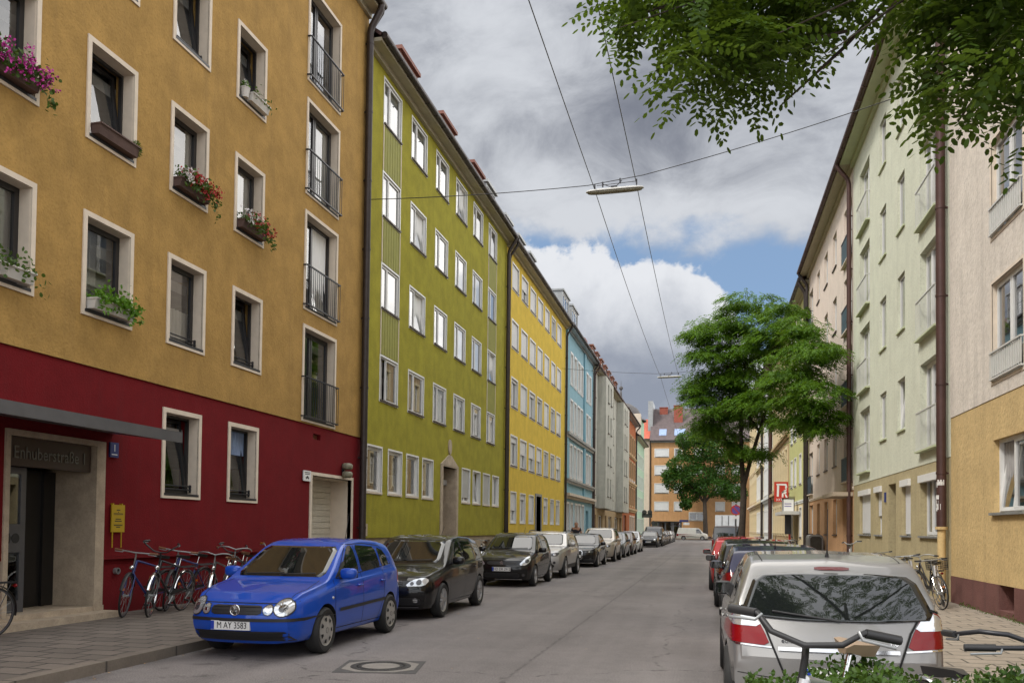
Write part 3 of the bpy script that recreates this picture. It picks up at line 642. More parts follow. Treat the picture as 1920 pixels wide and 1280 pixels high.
def cornice(b, z, h, mat, out=.22, p=None, q=None, name='cornice'):
    m = MB(); a, e = p if p is not None else b.a, q if q is not None else b.b
    b.box(m, a, e, -out * .5, .0, z, z + h * .5); b.box(m, a, e, -out, .0, z + h * .5, z + h); return b.part(name, m, mat)
def blue_house():
    b = Bld('pale blue old town house with white window surrounds and stone string courses', 'L', XL, 59.72, 74.45)
    ws = [61.9, 63.7, 65.5, 67.1, 70.2, 71.9]
    rows = [(5.4, 7.65), (8.75, 10.9), (12.15, 14.3)]
    holes = [(w, w + 1.0, *r) for w in ws for r in rows] + [(w, w + 1.0, 1.35, 3.4) for w in (60.6, 62.4, 64.5, 66.2, 68.1)] + [(70.6, 72.2, .12, 3.1)]
    b.wall(0, 15.8, 'blue_stucco', holes, t=.28); b.shell(15.8, 'blue_stucco', roof='roof_slate', soff='zinc', rise=4)
    for w in ws:
        for r in rows: b.win(w, w + 1.0, *r, dict(depth=.14, trim=.14, proud=.05, tmat='white_frame', mull=(.5,), transom=.68, curtain='full', sill=1, smat='white_frame', sill_out=.08, sill_side=.1))
    for w in (60.6, 62.4, 64.5, 66.2, 68.1): b.win(w, w + 1.0, 1.35, 3.4, dict(depth=.14, trim=.14, proud=.05, tmat='white_frame', mull=(.5,), transom=.68, curtain='full'))
    cornice(b, 8.05, .38, 'zinc', .30, name='string_course'); cornice(b, 4.85, .3, 'zinc', .34, name='string_course'); cornice(b, 3.75, .38, 'cream_stucco', .4, name='string_course')
    b.part('pilaster', b.box(b.box(MB(), 59.8, 60.7, -.12, 0, 4.2, 15.6), 68.6, 69.5, -.12, 0, 4.2, 15.6), 'pillar_blue')
    b.part('door', b.box(b.box(MB(), 70.6, 72.2, .2, .25, .12, 3.1), 70.7, 71.3, .17, .2, .4, 2.9), 'door_blue')
    for p in (61.2, 65.6): b.dormer(p, p + 3.0, .5, 2.1, 'zinc', 'zinc', dict(mull=(.33, .66), depth=.05, fw=.06), depth=2.5)
    b.downpipe(74.25, .3, 15.8, .07)
blue_house()

def grey_house():
    b = Bld('grey white apartment block with two shallow full height bays and a brown shop floor', 'L', XL, 74.47, 101.4)
    b.shell(15.6, 'grey_white_stucco', roof='roof_tile', rise=5.5, over=.5, gut='gutter_brown')
    rows = [(4.6, 6.3), (7.5, 9.2), (10.4, 12.1), (13.2, 14.9)]
    fl = [(75.3, 76.2), (86.2, 87.1), (88.3, 89.2), (90.4, 91.3)]; bay1 = [(79.4, 80.3), (81.6, 82.5)]; bay2 = [(95.6, 96.6), (97.8, 98.8)]
    b.wall(3.55, 15.6, 'grey_white_stucco', [(*c, *r) for c in fl for r in rows])
    st = dict(depth=.16, frame='brown_frame', mull=(.5,), sill=1, smat='brown_frame', sill_out=.1, sill_side=.06, curtain='side', cmat='curtain_grey')
    for c in fl:
        for r in rows: b.win(*c, *r, st)
    for (p, q, cs) in ((77.8, 84.0, bay1), (94.3, 101.35, bay2)):
        b.wall(3.5, 15.4, 'grey_white_stucco', [(*c, *r) for c in cs for r in rows], p=p, q=q, y=-.75, t=.74, name='bay')
        for c in cs:
            for r in rows: b.win(*c, *r, st, y=-.75)
    b.wall(0, 3.48, 'tan_stucco', [(75.6, 77.2, .12, 2.9), (79.0, 82.0, .6, 2.9), (84, 85.4, .12, 2.9), (87, 90, .6, 2.9), (93, 96.5, .6, 2.9), (98, 100.4, .12, 2.9)], name='shop_front')
    for c in ((79.0, 82.0), (87, 90), (93, 96.5)): b.win(*c, .6, 2.9, dict(depth=.15, mull=(.5,), frame='white_frame', curtain='half', cmat='curtain'))
    b.part('door', b.box(b.box(b.box(MB(), 75.6, 77.2, .25, .3, .12, 2.9), 84, 85.4, .25, .3, .12, 2.9), 98, 100.4, .25, .3, .12, 2.9), 'door_brown')
    for i in range(7):
        p = 78.0 + i * 3.35; b.dormer(p, p + 1.7, .55, 1.5, 'door_brown', 'roof_tile', depth=2.0)
    b.part('chimney', MB().box(.4, 2.0, .8, 1.7, 16, 18.3), 'brick_red'); b.downpipe(74.7, .3, 15.6, .08, 'gutter_brown', .14)
grey_house()

def brick_house():
    b = Bld('orange brick town house with stone framed windows and pale string courses', 'L', XL, 101.42, 119.7)
    ws = [102.6 + i * 2.75 for i in range(6)]; rows = [(4.7, 6.9), (8.2, 10.2), (11.4, 13.5)]
    b.wall(0, 15.6, 'brick_orange', [(w, w + 1.15, *r) for w in ws for r in rows] + [(w, w + 1.5, .9, 3.2) for w in ws[3:]] + [(103, 106.5, .12, 3.3)])
    b.shell(15.6, 'brick_orange', roof='roof_slate', soff='zinc', over=.6)
    for w in ws:
        for r in rows: b.win(w, w + 1.15, *r, dict(depth=.15, trim=.24, proud=.07, tmat='tan_stucco', mull=(.5,), curtain='full', cmat='curtain_grey', frame='brown_frame'))
    for w in ws[3:]: b.win(w, w + 1.5, .9, 3.2, dict(depth=.15, trim=.2, proud=.05, mull=(.5,)))
    b.part('gate', b.box(MB(), 103, 106.5, .2, .28, .12, 3.3), 'door_brown')
    cornice(b, 7.2, .45, 'tan_stucco', .25, name='string_course'); cornice(b, 10.75, .3, 'tan_stucco', .2, name='string_course'); cornice(b, 3.8, .5, 'tan_stucco', .3, name='string_course')
    m = MB()
    for w in ws: b.box(m, w + .1, w + 1.0, -.12, 0, 7.68, 8.0)
    b.part('frieze', m, 'white_frame'); b.downpipe(119.4, .3, 15.6, .09, 'gutter_dark', .15)
brick_house()

def mint_house():
    b = Bld('mint green corner house with a small slate dome and spire on its tower', 'L', XL, 119.72, 136)
    ws = [121.2 + i * 2.4 for i in range(6)]; rows = [(4.3, 6.2), (7.4, 9.3), (10.5, 12.4)]
    b.wall(0, 14.3, 'mint_stucco', [(w, w + 1.0, *r) for w in ws for r in rows] + [(w, w + 1.0, 1.2, 3.1) for w in ws])
    b.shell(14.3, 'mint_stucco', roof='roof_slate', over=.6)
    for w in ws:
        for r in rows + [(1.2, 3.1)]: b.win(w, w + 1.0, *r, dict(depth=.15, mull=(.5,), curtain='full', trim=.1, tmat='white_frame'))
    t = MB(); t.box(b.U(128.5), b.U(136), .05, 6.5, 14.4, 18.0); tw = b.part('tower', t, 'mint_stucco')
    MB().box(b.U(128), b.U(129.6), .02, 5.5, 14.4, 18.6).build('parapet', 'cream_stucco', tw)
    cx, cy = b.U(132.2), 3.3; d = MB(); d.lathe([(3.9, 17.95), (3.8, 18.15), (3.2, 18.35), (3.05, 19.0), (2.5, 19.9), (1.6, 20.5), (.5, 20.85), (.18, 21.5)], 'Z', 24, (cx, cy, 0)); dm = d.build('dome', 'roof_slate', b.o, 40)
    s = MB(); s.lathe([(.22, 21.4), (.12, 22.6), (.05, 22.7), (.3, 22.95), (.3, 23.2), (.04, 23.4), (.02, 24.2)], 'Z', 12, (cx, cy, 0)); s.build('spire', 'roof_slate', dm, 60)
    b.part('downpipe', MB().tube([(.2, -.12, .3), (.2, -.12, 14.3)], .09, 8), 'gutter_dark')
mint_house()

# ---- end of the street
def orange_house():
    b = Bld('orange plastered apartment house with steep plum roof and brick chimneys closing off the street', 'E', 150, -9.86, 16)
    rows = [(4.83, 6.30), (7.85, 9.40), (10.92, 12.48), (14.02, 15.35)]
    c1, c2 = (-8.95, -6.70), (-5.65, -4.48); more = [(-2.4, -1.2), (1.2, 2.6), (3.9, 5.3), (7, 8.4)]
    holes = [(*c, *r) for c in [c1, c2] + more for r in rows if not (c == more[0] and r == rows[0])] + [(-3.15, -.70, 3.22, 4.55), (-9.45, -4.4, .15, 3.05)]
    b.wall(0, 16.6, 'orange_stucco', holes); b.shell(16.6, 'orange_stucco', depth=13, roof='roof_plum', rise=6.3, over=.5, soff='zinc')
    for c in [c1, c2] + more:
        for i, r in enumerate(rows):
            if c == more[0] and i == 0: continue
            b.win(*c, *r, dict(depth=.1, trim=.10, tmat='white_frame', shutter=.96 if not (c == c2 and i == 3) else .05, sill=1, smat='brown_frame', sill_out=.08))
    b.win(-3.15, -.70, 3.22, 4.55, dict(depth=.12, trim=.1, tmat='white_frame', mull=(.5,), sill=1, smat='brown_frame', sill_out=.1))
    b.win(-9.45, -6.0, .15, 3.05, dict(depth=.5, frame='grey_metal', mull=(.33, .66), fw=.1)); b.win(-5.98, -4.4, .15, 3.05, dict(depth=.5, frame='grey_metal', transom=.72, fw=.16))
    for p, q, y, h in ((-5.95, -4.45, 3.3, 2.9), (-8.5, -7.1, 5.2, 1.15), (3, 4.4, 4.5, 2.2)):
        z = b.roofz(y); b.part('chimney', b.box(b.box(MB(), p, q, y, y + .9, z - .8, z + h), p - .08, q + .08, y - .08, y + .98, z + h, z + h + .12), 'brick_red')
    b.part('firewall', b.box(MB(), -10.35, -9.55, 2.5, 9, 12, 24.0), 'zinc')
    for p, q in ((-8.35, -7.1), (-5.75, -3.9), (-1, .6)):
        z = b.roofz(.75); m = MB(); y0, y1 = .45, 1.75; m.add([(b.U(p), y0, b.roofz(y0) + .1), (b.U(q), y0, b.roofz(y0) + .1), (b.U(q), y1, b.roofz(y1) + .1), (b.U(p), y1, b.roofz(y1) + .1),
              (b.U(p), y0, b.roofz(y0) - .05), (b.U(q), y0, b.roofz(y0) - .05), (b.U(q), y1, b.roofz(y1) - .05), (b.U(p), y1, b.roofz(y1) - .05)], [(0, 1, 2, 3), (0, 4, 5, 1), (1, 5, 6, 2), (2, 6, 7, 3), (3, 7, 4, 0)])
        b.part('skylight', m, 'curtain_blue')
    b.downpipe(-9.75, .2, 16.6, .1)
orange_house()
def red_roof_house():
    b = Bld('cream house with red tiled roof squeezed in left of the orange house', 'E', 150.3, -26, -9.9)
    rows = [(3.3, 5.1), (6.2, 8.0), (9.4, 11.2), (12.6, 14.4)]; cs = [(-11.9, -10.95), (-14.6, -13.4), (-17.6, -16.4)]
    b.wall(0, 16.9, 'cream_stucco', [(*c, *r) for c in cs for r in rows]); b.shell(16.9, 'cream_stucco', depth=13, roof='roof_red', rise=4.2, over=.5)
    for c in cs:
        for r in rows: b.win(*c, *r, dict(depth=.2, mull=(), frame='dark_frame', sill=1, smat='white_frame', sill_out=.12))
red_roof_house()
def plain_house(label, a, c, ze, mat, rows, ws, st, gst=None, roof='roof_tile', gmat=None, gz=3.3, courses=(), side='R', plane=XR, grow=(1.3, 3.0), doors=(), **k):
    b = Bld(label, side, plane, a, c); b.shell(ze, mat, roof=roof, **k)
    b.wall(gz, ze, mat, [(*w, *r) for w in ws for r in rows])
    gw = [w for w in ws if not any(d[0] < (w[0] + w[1]) / 2 < d[1] for d in doors)]
    b.wall(0, gz - .003, gmat or mat, [(*w, *grow) for w in gw] + [(d[0], d[1], .12, d[2]) for d in doors], y=.01, name='ground_floor_wall')
    for w in ws:
        for r in rows: b.win(*w, *r, st)
    for w in gw: b.win(*w, *grow, gst or st, y=.01)
    for d in doors: b.part('door', b.box(MB(), d[0], d[1], .25, .3, .12, d[2]), d[3])
    for z, h, o, mm in courses: cornice(b, z, h, mm, o, name='string_course')
    return b

# ---- right side, near to far
def corner_house():
    b = Bld('cream house with honey coloured ground floor and plum plinth at the right edge', 'R', XR, 5, 20.93)
    rows = [(4.50, 6.36), (7.25, 9.08), (10.05, 11.9), (12.8, 14.6)]; ws = [(16.28, 17.98), (12.4, 14.1), (8.6, 10.3)]
    b.wall(4.19, 15.8, 'shell_stucco', [(*w, *r) for w in ws for r in rows], t=.3)
    b.wall(.70, 4.187, 'honey_stucco', [(*w, 2.02, 3.40) for w in ws], y=.012, t=.29, name='ground_floor_wall')
    b.wall(.0, .697, 'plum_plinth', [(16.85, 17.68, .24, .697), (12.8, 13.6, .24, .697)], y=.0, name='plinth')
    b.part('cellar_window', b.box(b.box(MB(), 16.85, 17.68, .3, .34, .1, .7), 16.85, 17.25, .28, .3, .26, .68), 'curtain_grey')
    b.shell(15.8, 'shell_stucco', roof='roof_tile')
    for w in ws:
        for i, r in enumerate(rows): b.win(*w, *r, dict(depth=.085, fw=.06, mull=(.5,), trim=.06, proud=.012, tmat='cream_trim', balcony=(.55, .045, .0, 'lamp_white'), panel='lamp_white', curtain='side' if i else None))
        b.win(*w, 2.02, 3.40, dict(depth=.10, fw=.07, mull=(.5,), tilt=0, sill=1, smat='zinc', sill_out=.07, sill_side=.08, curtain='side', cmat='curtain_grey'), y=.012)
corner_house()
def green_house():
    b = Bld('pale green apartment house with sand coloured ground floor and white balcony railings on the right', 'R', XR, 20.95, 34.15)
    balc = [(21.80, 23.72), (30.82, 32.75)]; slim = [(25.48, 26.42), (28.03, 29.04)]
    fr = [(3.68, 5.88), (6.50, 8.72), (9.33, 11.54), (12.16, 14.36)]; sr = [(4.48, 5.93), (7.28, 8.86), (10.12, 11.68), (12.95, 14.5)]
    b.wall(3.34, 15.4, 'pale_green_stucco', [(*c, *r) for c in balc for r in fr] + [(*c, *r) for c in slim for r in sr], t=.3)
    g = [(21.80, 23.78), (24.88, 25.94), (28.82, 29.84), (30.74, 32.85)]
    b.wall(.0, 3.337, 'sand_stucco', [(*c, 1.55, 3.06) for c in g] + [(26.74, 27.80, .12, 3.06)], y=.012, t=.29, name='ground_floor_wall')
    b.shell(15.4, 'pale_green_stucco', roof='roof_tile', over=.5, soff='green_cornice', gut='gutter_brown')
    for c in balc:
        for i, r in enumerate(fr): b.win(*c, *r, dict(depth=.15, fw=.075, gap=.13, mull=(.33, .66) if c[0] < 25 else (.5,), sill=1, smat='green_cornice', sill_out=.14, sill_side=.06, balcony=(.98, .10, .02, 'lamp_white'), curtain=['left', 'side', None, 'full'][i]))
    for c in slim:
        for i, r in enumerate(sr): b.win(*c, *r, dict(depth=.075, fw=.05, sill=1, smat='green_cornice', sill_out=.05, sill_side=.04, curtain='half' if i % 2 else None, tilt=0 if c[0] < 27 and i == 0 else -1))
    for i, c in enumerate(g): b.win(*c, 1.55, 3.06, dict(depth=.15, fw=.075, mull=(.33, .66) if i == 0 else (.5,), box=.16, shutter=[.0, .97, .6, .97][i], sill=1, smat='zinc', sill_out=.06, sill_side=.06, curtain='full' if i == 0 else None), y=.012)
    b.part('door', b.box(b.box(MB(), 26.74, 27.80, .45, .5, .12, 3.06), 26.9, 27.3, .43, .45, 1.3, 1.7), 'cabinet_dark')
    b.part('door_recess', b.box(b.box(MB(), 26.72, 26.74, .3, .5, .12, 3.06), 27.8, 27.82, .3, .5, .12, 3.06), 'sand_stucco')
    dp = b.downpipe(21.08, 1.78, 15.4, .105, 'gutter_brown', .15)
    st = MB(); st.cur = 0
    u = b.U(21.08); r = random.Random(2)
    for i in range(9):
        a, z, s = r.uniform(-1.0, 1.2), 1.9 + r.random() * .85, .05 + .05 * r.random()
        pts = [(u + .108 * math.sin(a + t), -.15 - .108 * math.cos(a + t)) for t in (-s * 9, 0, s * 9)]
        for k in range(2): st.add([(*pts[k], z), (*pts[k + 1], z), (*pts[k + 1], z + s * 1.6), (*pts[k], z + s * 1.6)], [(0, 1, 2, 3)])
    st.build('sticker', 'paper', dp)
    dpl = MB(); dpl.tube([(u, -.15, .12), (u, -.15, 1.72)], .085, 14); dpl.lathe([(.0, 1.72), (.13, 1.72), (.13, 1.78), (0, 1.78)], 'Z', 14, (u, -.15, 0)); dpl.lathe([(0, -.24), (.045, -.24), (.045, -.22)], 'Y', 14, (u, 0, .92))
    b.part('standpipe', dpl, 'honey_stucco', 40)
    b.part('number_plate', b.box(MB(), 28.12, 28.25, -.03, .01, 2.55, 2.85), 'sign_blue')
green_house()
def pink_house():
    b = Bld('pink apartment house with peach ground floor and turquoise balcony panels', 'R', XR, 34.17, 48.8)
    balc = [(34.5, 36.45), (47.0, 48.6)]; slim = [(38.5, 39.66), (41.3, 42.5), (44.2, 45.3)]
    fr = [(3.55, 5.75), (6.5, 8.7), (9.38, 11.55), (12.1, 14.3)]; sr = [(4.4, 5.9), (7.3, 8.8), (10.1, 11.6), (12.9, 14.4)]
    b.wall(3.2, 15.4, 'pink_stucco', [(*c, *r) for c in balc for r in fr] + [(*c, *r) for c in slim for r in sr], t=.3)
    g = slim + [balc[1]]; b.wall(0, 3.197, 'peach_stucco', [(*c, 1.5, 3.0) for c in g] + [(34.6, 36.9, .12, 2.95)], y=.012, t=.29, name='ground_floor_wall')
    b.shell(15.4, 'pink_stucco', roof='roof_tile', over=.5, gut='gutter_brown')
    for c in balc:
        for i, r in enumerate(fr): b.win(*c, *r, dict(depth=.14, fw=.07, mull=(.5,), sill=1, smat='cream_trim', sill_out=.14, sill_side=.06, balcony=(.95, .10, .02, 'grey_metal'), panel='turquoise', curtain='side'))
    for c in slim:
        for r in sr: b.win(*c, *r, dict(depth=.11, sill=1, smat='brown_frame', sill_out=.05, curtain='half'))
    for c in g: b.win(*c, 1.5, 3.0, dict(depth=.13, mull=(.5,), sill=1, smat='brown_frame', curtain='side'), y=.012)
    cornice(b, 3.2, .12, 'cream_trim', .04, name='string_course')
    b.part('door', b.box(MB(), 34.6, 36.9, .8, .86, .12, 2.95), 'door_grey'); b.part('canopy', b.box(MB(), 34.25, 37.4, -.7, 0, 2.97, 3.12), 'limestone')
    b.downpipe(34.32, .3, 15.4, .085, 'gutter_brown', .13); b.downpipe(48.55, .3, 15.4, .085, 'gutter_dark', .13)
pink_house()
stw = dict(depth=.10, mull=(.5,), curtain='full', sill=1, smat='brown_frame', sill_out=.05, trim=.08, tmat='white_frame')
b = plain_house('lime yellow apartment house with white string course beyond the pink house', 48.82, 60.35, 15.1, 'lime_stucco', [(4.4, 6.1), (7.2, 8.9), (10.0, 11.7), (12.8, 14.4)], [(50.2, 51.3), (52.6, 53.7), (55.6, 56.7), (57.9, 59.1)], stw,
    courses=((3.25, .2, .05, 'white_stucco'),), doors=((54.6, 57.2, 2.6, 'cabinet_dark'),), gmat='ivory_stucco')
b.part('canopy', b.box(MB(), 53.6, 59.0, -1.0, 0, 2.62, 2.82), 'lamp_white'); b.part('door_frame', b.box(MB(), 59.2, 59.6, -.12, 0, .12, 2.6), 'sign_red'); b.downpipe(49.1, .3, 15.1, .1, 'gutter_dark', .16)
old = dict(depth=.12, mull=(.5,), transom=.68, curtain='full', trim=.2, proud=.07, tmat='ivory_stucco', sill=1, smat='ivory_stucco', sill_out=.14, sill_side=.15)
b = plain_house('tan old town house with tall framed windows and a heavy sill course', 60.37, 75.7, 15.6, 'tan_stucco', [(4.9, 7.2), (8.4, 10.6), (11.7, 13.9)], [(61.6 + 2.4 * i, 62.7 + 2.4 * i) for i in range(6)], old, courses=((4.2, .4, .3, 'tan_stucco'), (7.9, .3, .25, 'tan_stucco')), doors=(), grow=(1.5, 3.4), gz=3.9, over=.6)
b.downpipe(75.4, .3, 15.6, .16, 'gutter_brown', .22)
old2 = dict(old, tmat='white_frame', smat='white_frame')
plain_house('white old town house with rows of bracketed sills', 75.72, 87.2, 15.4, 'white_stucco', [(4.9, 7.2), (8.4, 10.6), (11.7, 13.9)], [(76.7 + 2.1 * i, 77.8 + 2.1 * i) for i in range(5)], old2, courses=((4.2, .35, .3, 'white_stucco'),), grow=(1.5, 3.4), gz=3.9, over=.6)
b = plain_house('ivory old town house with barred ground floor windows', 87.22, 100.0, 15.9, 'ivory_stucco', [(4.9, 7.2), (8.4, 10.6), (11.7, 13.9)], [(88.4 + 2.4 * i, 89.5 + 2.4 * i) for i in range(5)], old2, courses=((4.2, .35, .3, 'ivory_stucco'), (7.8, .3, .25, 'ivory_stucco')), grow=(1.5, 3.4), gz=3.9, over=.7)
b.downpipe(87.5, .3, 15.9, .12, 'gutter_dark', .2)
plain_house('cream old town house last on the right before the junction', 100.02, 118, 16.2, 'ivory_stucco', [(4.9, 7.2), (8.4, 10.6), (11.7, 13.9)], [(101.4 + 2.7 * i, 102.6 + 2.7 * i) for i in range(6)], dict(old, smat='cream_trim'), courses=((4.2, .35, .3, 'cream_trim'),), grow=(1.5, 3.4), gz=3.9, over=.9)
# ------------------------------------------------------------------ vehicles
def pl(xs, pts):                       # piecewise-linear profile, lightly smoothed
    p = np.array(pts, float); return np.interp(xs, p[:, 0], p[:, 1])
def smoothprof(pts, L, k=.06):
    xs = np.linspace(-.3, L + .3, 800); y = pl(xs, pts); n = max(3, int(k / (L + .6) * 800)) | 1
    ker = np.hanning(n + 2)[1:-1]; ker /= ker.sum(); yp = np.pad(y, n // 2, mode='edge'); y2 = np.convolve(yp, ker, 'valid')
    return lambda q: np.interp(q, xs, y2)
def cr(pts, n):                        # Catmull-Rom through 2D points
    P = np.array(pts, float); P = np.vstack([2 * P[0] - P[1], P, 2 * P[-1] - P[-2]]); out = []
    for i in range(1, len(P) - 2):
        for t in np.linspace(0, 1, n, endpoint=False):
            a, b_, c, d = P[i - 1], P[i], P[i + 1], P[i + 2]
            out.append(.5 * ((2 * b_) + (-a + c) * t + (2 * a - 5 * b_ + 4 * c - d) * t * t + (-a + 3 * b_ - 3 * c + d) * t ** 3))
    out.append(P[-2]); return np.array(out)
def circ(cx, cz, r, rz=None, n=24): return [(cx + r * math.cos(2 * math.pi * k / n), cz + (rz or r) * math.sin(2 * math.pi * k / n)) for k in range(n)]
CUT = [.05]
def rpoly(pts, it=2):                  # round a polygon's corners
    for _ in range(it):
        q = []
        for i in range(len(pts)):
            a, b_ = pts[i], pts[(i + 1) % len(pts)]
            f = min(.22, CUT[0] * (.6 if _ else 1) / max(1e-6, math.hypot(a[0] - b_[0], a[1] - b_[1]))) if _ < it else 0
            q += [(a[0] * (1 - f) + b_[0] * f, a[1] * (1 - f) + b_[1] * f), (a[0] * f + b_[0] * (1 - f), a[1] * f + b_[1] * (1 - f))]
        pts = q
    return pts
def mir(pts): return [(-x, z) for x, z in pts]
class Car:
    """front at local -Y (s = 0), rear at +Y (s = L); origin on the ground under the middle"""
    def __init__(c, L, W, top, belt, plan, zb=.21, tumble=.30, bulgeF=(.10, .13), bulgeR=(.06, .10), wheels=(.8, 3.2), RW=.30, zF=.48, zR=.55, k=.10, arch=.045, trk=None):
        c.L, c.W, c.RW, c.wheels = L, W, RW, wheels; c.T = smoothprof(top, L, k); c.B = smoothprof(belt, L, .3); c.P = smoothprof(plan, L, .25)
        hw = W / 2; c.trk = trk or hw - .10
        ss = np.unique(np.round(np.concatenate([np.linspace(0, .5, 14), np.linspace(.5, L - .8, int((L - 1.3) / .06)), np.linspace(L - .8, L, 24)]), 4))
        rings = []
        for s in ss:
            w, T = float(c.P(s)) * hw, float(c.T(s)); B = min(float(c.B(s)), T - .035); h = B - zb; g = T - B
            wr = w - .045 - tumble * g
            p = [(0, zb), (w - .16, zb), (w - .045, zb + .10 * h), (w - .012, zb + .33 * h), (w, zb + .58 * h), (w - .010, zb + .82 * h), (w - .022, zb + .93 * h), (w - .050, B),
                 (w - .050 - tumble * g * .48, B + g * .5), (wr - .008, B + g * .86), (wr - .07, B + g * .972), (wr * .5, T), (0, T + .012 * min(1, g * 3))]
            rings.append(cr(p, 4))
        n = rings[0].shape[0]; zc = zF
        def bul(y, s, z):
            f = max(0, 1 - s / .55) ** 2; r = max(0, 1 - (L - s) / .5) ** 2
            return s + f * (bulgeF[0] * ((z - zF) / .25) ** 2 + bulgeF[1] * (abs(y) / hw) ** 2.6) - r * (bulgeR[0] * ((z - zR) / .3) ** 2 + bulgeR[1] * (abs(y) / hw) ** 2.6)
        mb = MB(); V = []
        for s, ring in zip(ss, rings):
            loop = [(y, z) for y, z in ring] + [(-y, z) for y, z in ring[-2:0:-1]]
            V += [(y, bul(y, s, z) - L / 2, z) for y, z in loop]
        N = 2 * n - 2; m = len(ss); Fc = [(i * N + k_, (i + 1) * N + k_, (i + 1) * N + (k_ + 1) % N, i * N + (k_ + 1) % N) for i in range(m - 1) for k_ in range(N)]
        mb.add(V, Fc)
        for s, ring, rev in ((ss[0], rings[0], 0), (ss[-1], rings[-1], 1)):      # end caps
            q = 12; vs = []; fs = []
            for y, z in ring:
                for j in range(q + 1): yy = y * (1 - 2 * j / q); vs.append((yy, bul(yy, s, z) - L / 2, z))
            for i in range(n - 1):
                for j in range(q):
                    f = (i * (q + 1) + j, i * (q + 1) + j + 1, (i + 1) * (q + 1) + j + 1, (i + 1) * (q + 1) + j); fs.append(f if rev == 0 else f[::-1])
            mb.add(vs, fs)
        me = mb.mesh('body', ['paint_black', 'wheel_well']); bm = bmesh.new(); bm.from_mesh(me)
        bmesh.ops.remove_doubles(bm, verts=bm.verts, dist=.0006); bmesh.ops.dissolve_degenerate(bm, dist=.0004, edges=bm.edges); bmesh.ops.recalc_face_normals(bm, faces=bm.faces)
        c.bvh = BVHTree.FromBMesh(bm); bm.to_mesh(me); bm.free()
        cut = MB()
        for s in wheels:
            for sx in (-1, 1): cut.lathe([(0, sx * (hw - .30)), (RW + arch, sx * (hw - .30)), (RW + arch, sx * (hw + .2)), (0, sx * (hw + .2))], 'X', 40, (0, s - L / 2, RW))
        cm = cut.mesh('cut', ['wheel_well', 'wheel_well']); bm = bmesh.new(); bm.from_mesh(cm); bmesh.ops.remove_doubles(bm, verts=bm.verts, dist=.0005); bmesh.ops.recalc_face_normals(bm, faces=bm.faces); bm.to_mesh(cm); bm.free()
        for p in cm.polygons: p.material_index = 1
        o1 = bpy.data.objects.new('body', me); o2 = bpy.data.objects.new('cut', cm); COL.objects.link(o1); COL.objects.link(o2)
        md = o1.modifiers.new('arch', 'BOOLEAN'); md.object = o2; md.operation = 'DIFFERENCE'; md.solver = 'EXACT'
        bpy.context.view_layer.update(); me2 = bpy.data.meshes.new_from_object(o1.evaluated_get(bpy.context.evaluated_depsgraph_get()))
        bpy.data.objects.remove(o1); bpy.data.objects.remove(o2); me2.polygons.foreach_set('use_smooth', [True] * len(me2.polygons)); me2.set_sharp_from_angle(angle=R(38)); me2.name = 'body'
        c.me = me2; c.parts = []       # (name, mesh, parent index or None, location, rz)
    def hit(c, ax, u, v):
        L = c.L
        o, d = {'F': ((u, -9, v), (0, 1, 0)), 'B': ((u, 9, v), (0, -1, 0)), 'R': ((9, u - L / 2, v), (-1, 0, 0)), 'L': ((-9, u - L / 2, v), (1, 0, 0)), 'T': ((u, v - L / 2, 9), (0, 0, -1))}[ax]
        p, nrm, i, t = c.bvh.ray_cast(Vector(o), Vector(d))
        if p is None:
            p, nrm, i, t = c.bvh.find_nearest(Vector(o) + Vector(d) * (9 - (c.L / 2 if ax in 'FB' else c.W / 2)))
        if nrm.dot(Vector(d)) > 0: nrm = -nrm
        return p, nrm
    def patch(c, ax, pts, off=.004, rings=6, mb=None, m=40, fit=False):
        mb = mb or MB(); P = np.array(pts + [pts[0]], float); sl = np.r_[0, np.cumsum(np.hypot(*np.diff(P, axis=0).T))]
        m = max(m, len(pts)); t = np.linspace(0, sl[-1], m, endpoint=False); t = np.unique(np.r_[t, sl[:-1]]); m = len(t)
        B = np.c_[np.interp(t, sl, P[:, 0]), np.interp(t, sl, P[:, 1])]; ce = B.mean(0); vs = []
        p, nr = c.hit(ax, *ce); vs.append(p + nr * off)
        for r in range(1, rings + 1):
            for q in B:
                w = ce + (q - ce) * r / rings; p, nr = c.hit(ax, *w); vs.append(p + nr * off)
        for q in B: p, nr = c.hit(ax, *q); vs.append(p - nr * .01)
        if fit:                        # one smooth sheet through the hits, so that glass reflects cleanly
            nv = len(vs) - m; A = np.array([tuple(v) for v in vs]); x, z = A[:nv, 0], A[:nv, 2] - ce[1]
            M_ = np.c_[np.ones(nv), x * x, z, z * z, x ** 4, x * x * z]; co = np.linalg.lstsq(M_, A[:nv, 1], rcond=None)[0]; y = M_ @ co; sg = -1 if ax == 'F' else 1
            y += sg * max(0, float((sg * (A[:nv, 1] - y)).max()) - .004)
            vs = [Vector((a[0], yy, a[2])) for a, yy in zip(A[:nv], y)] + list(vs[nv:])
        fs = [(0, 1 + k, 1 + (k + 1) % m) for k in range(m)]
        for r in range(rings): fs += [(1 + r * m + k, 1 + (r + 1) * m + k, 1 + (r + 1) * m + (k + 1) % m, 1 + r * m + (k + 1) % m) for k in range(m)]
        return mb.add(vs, fs)
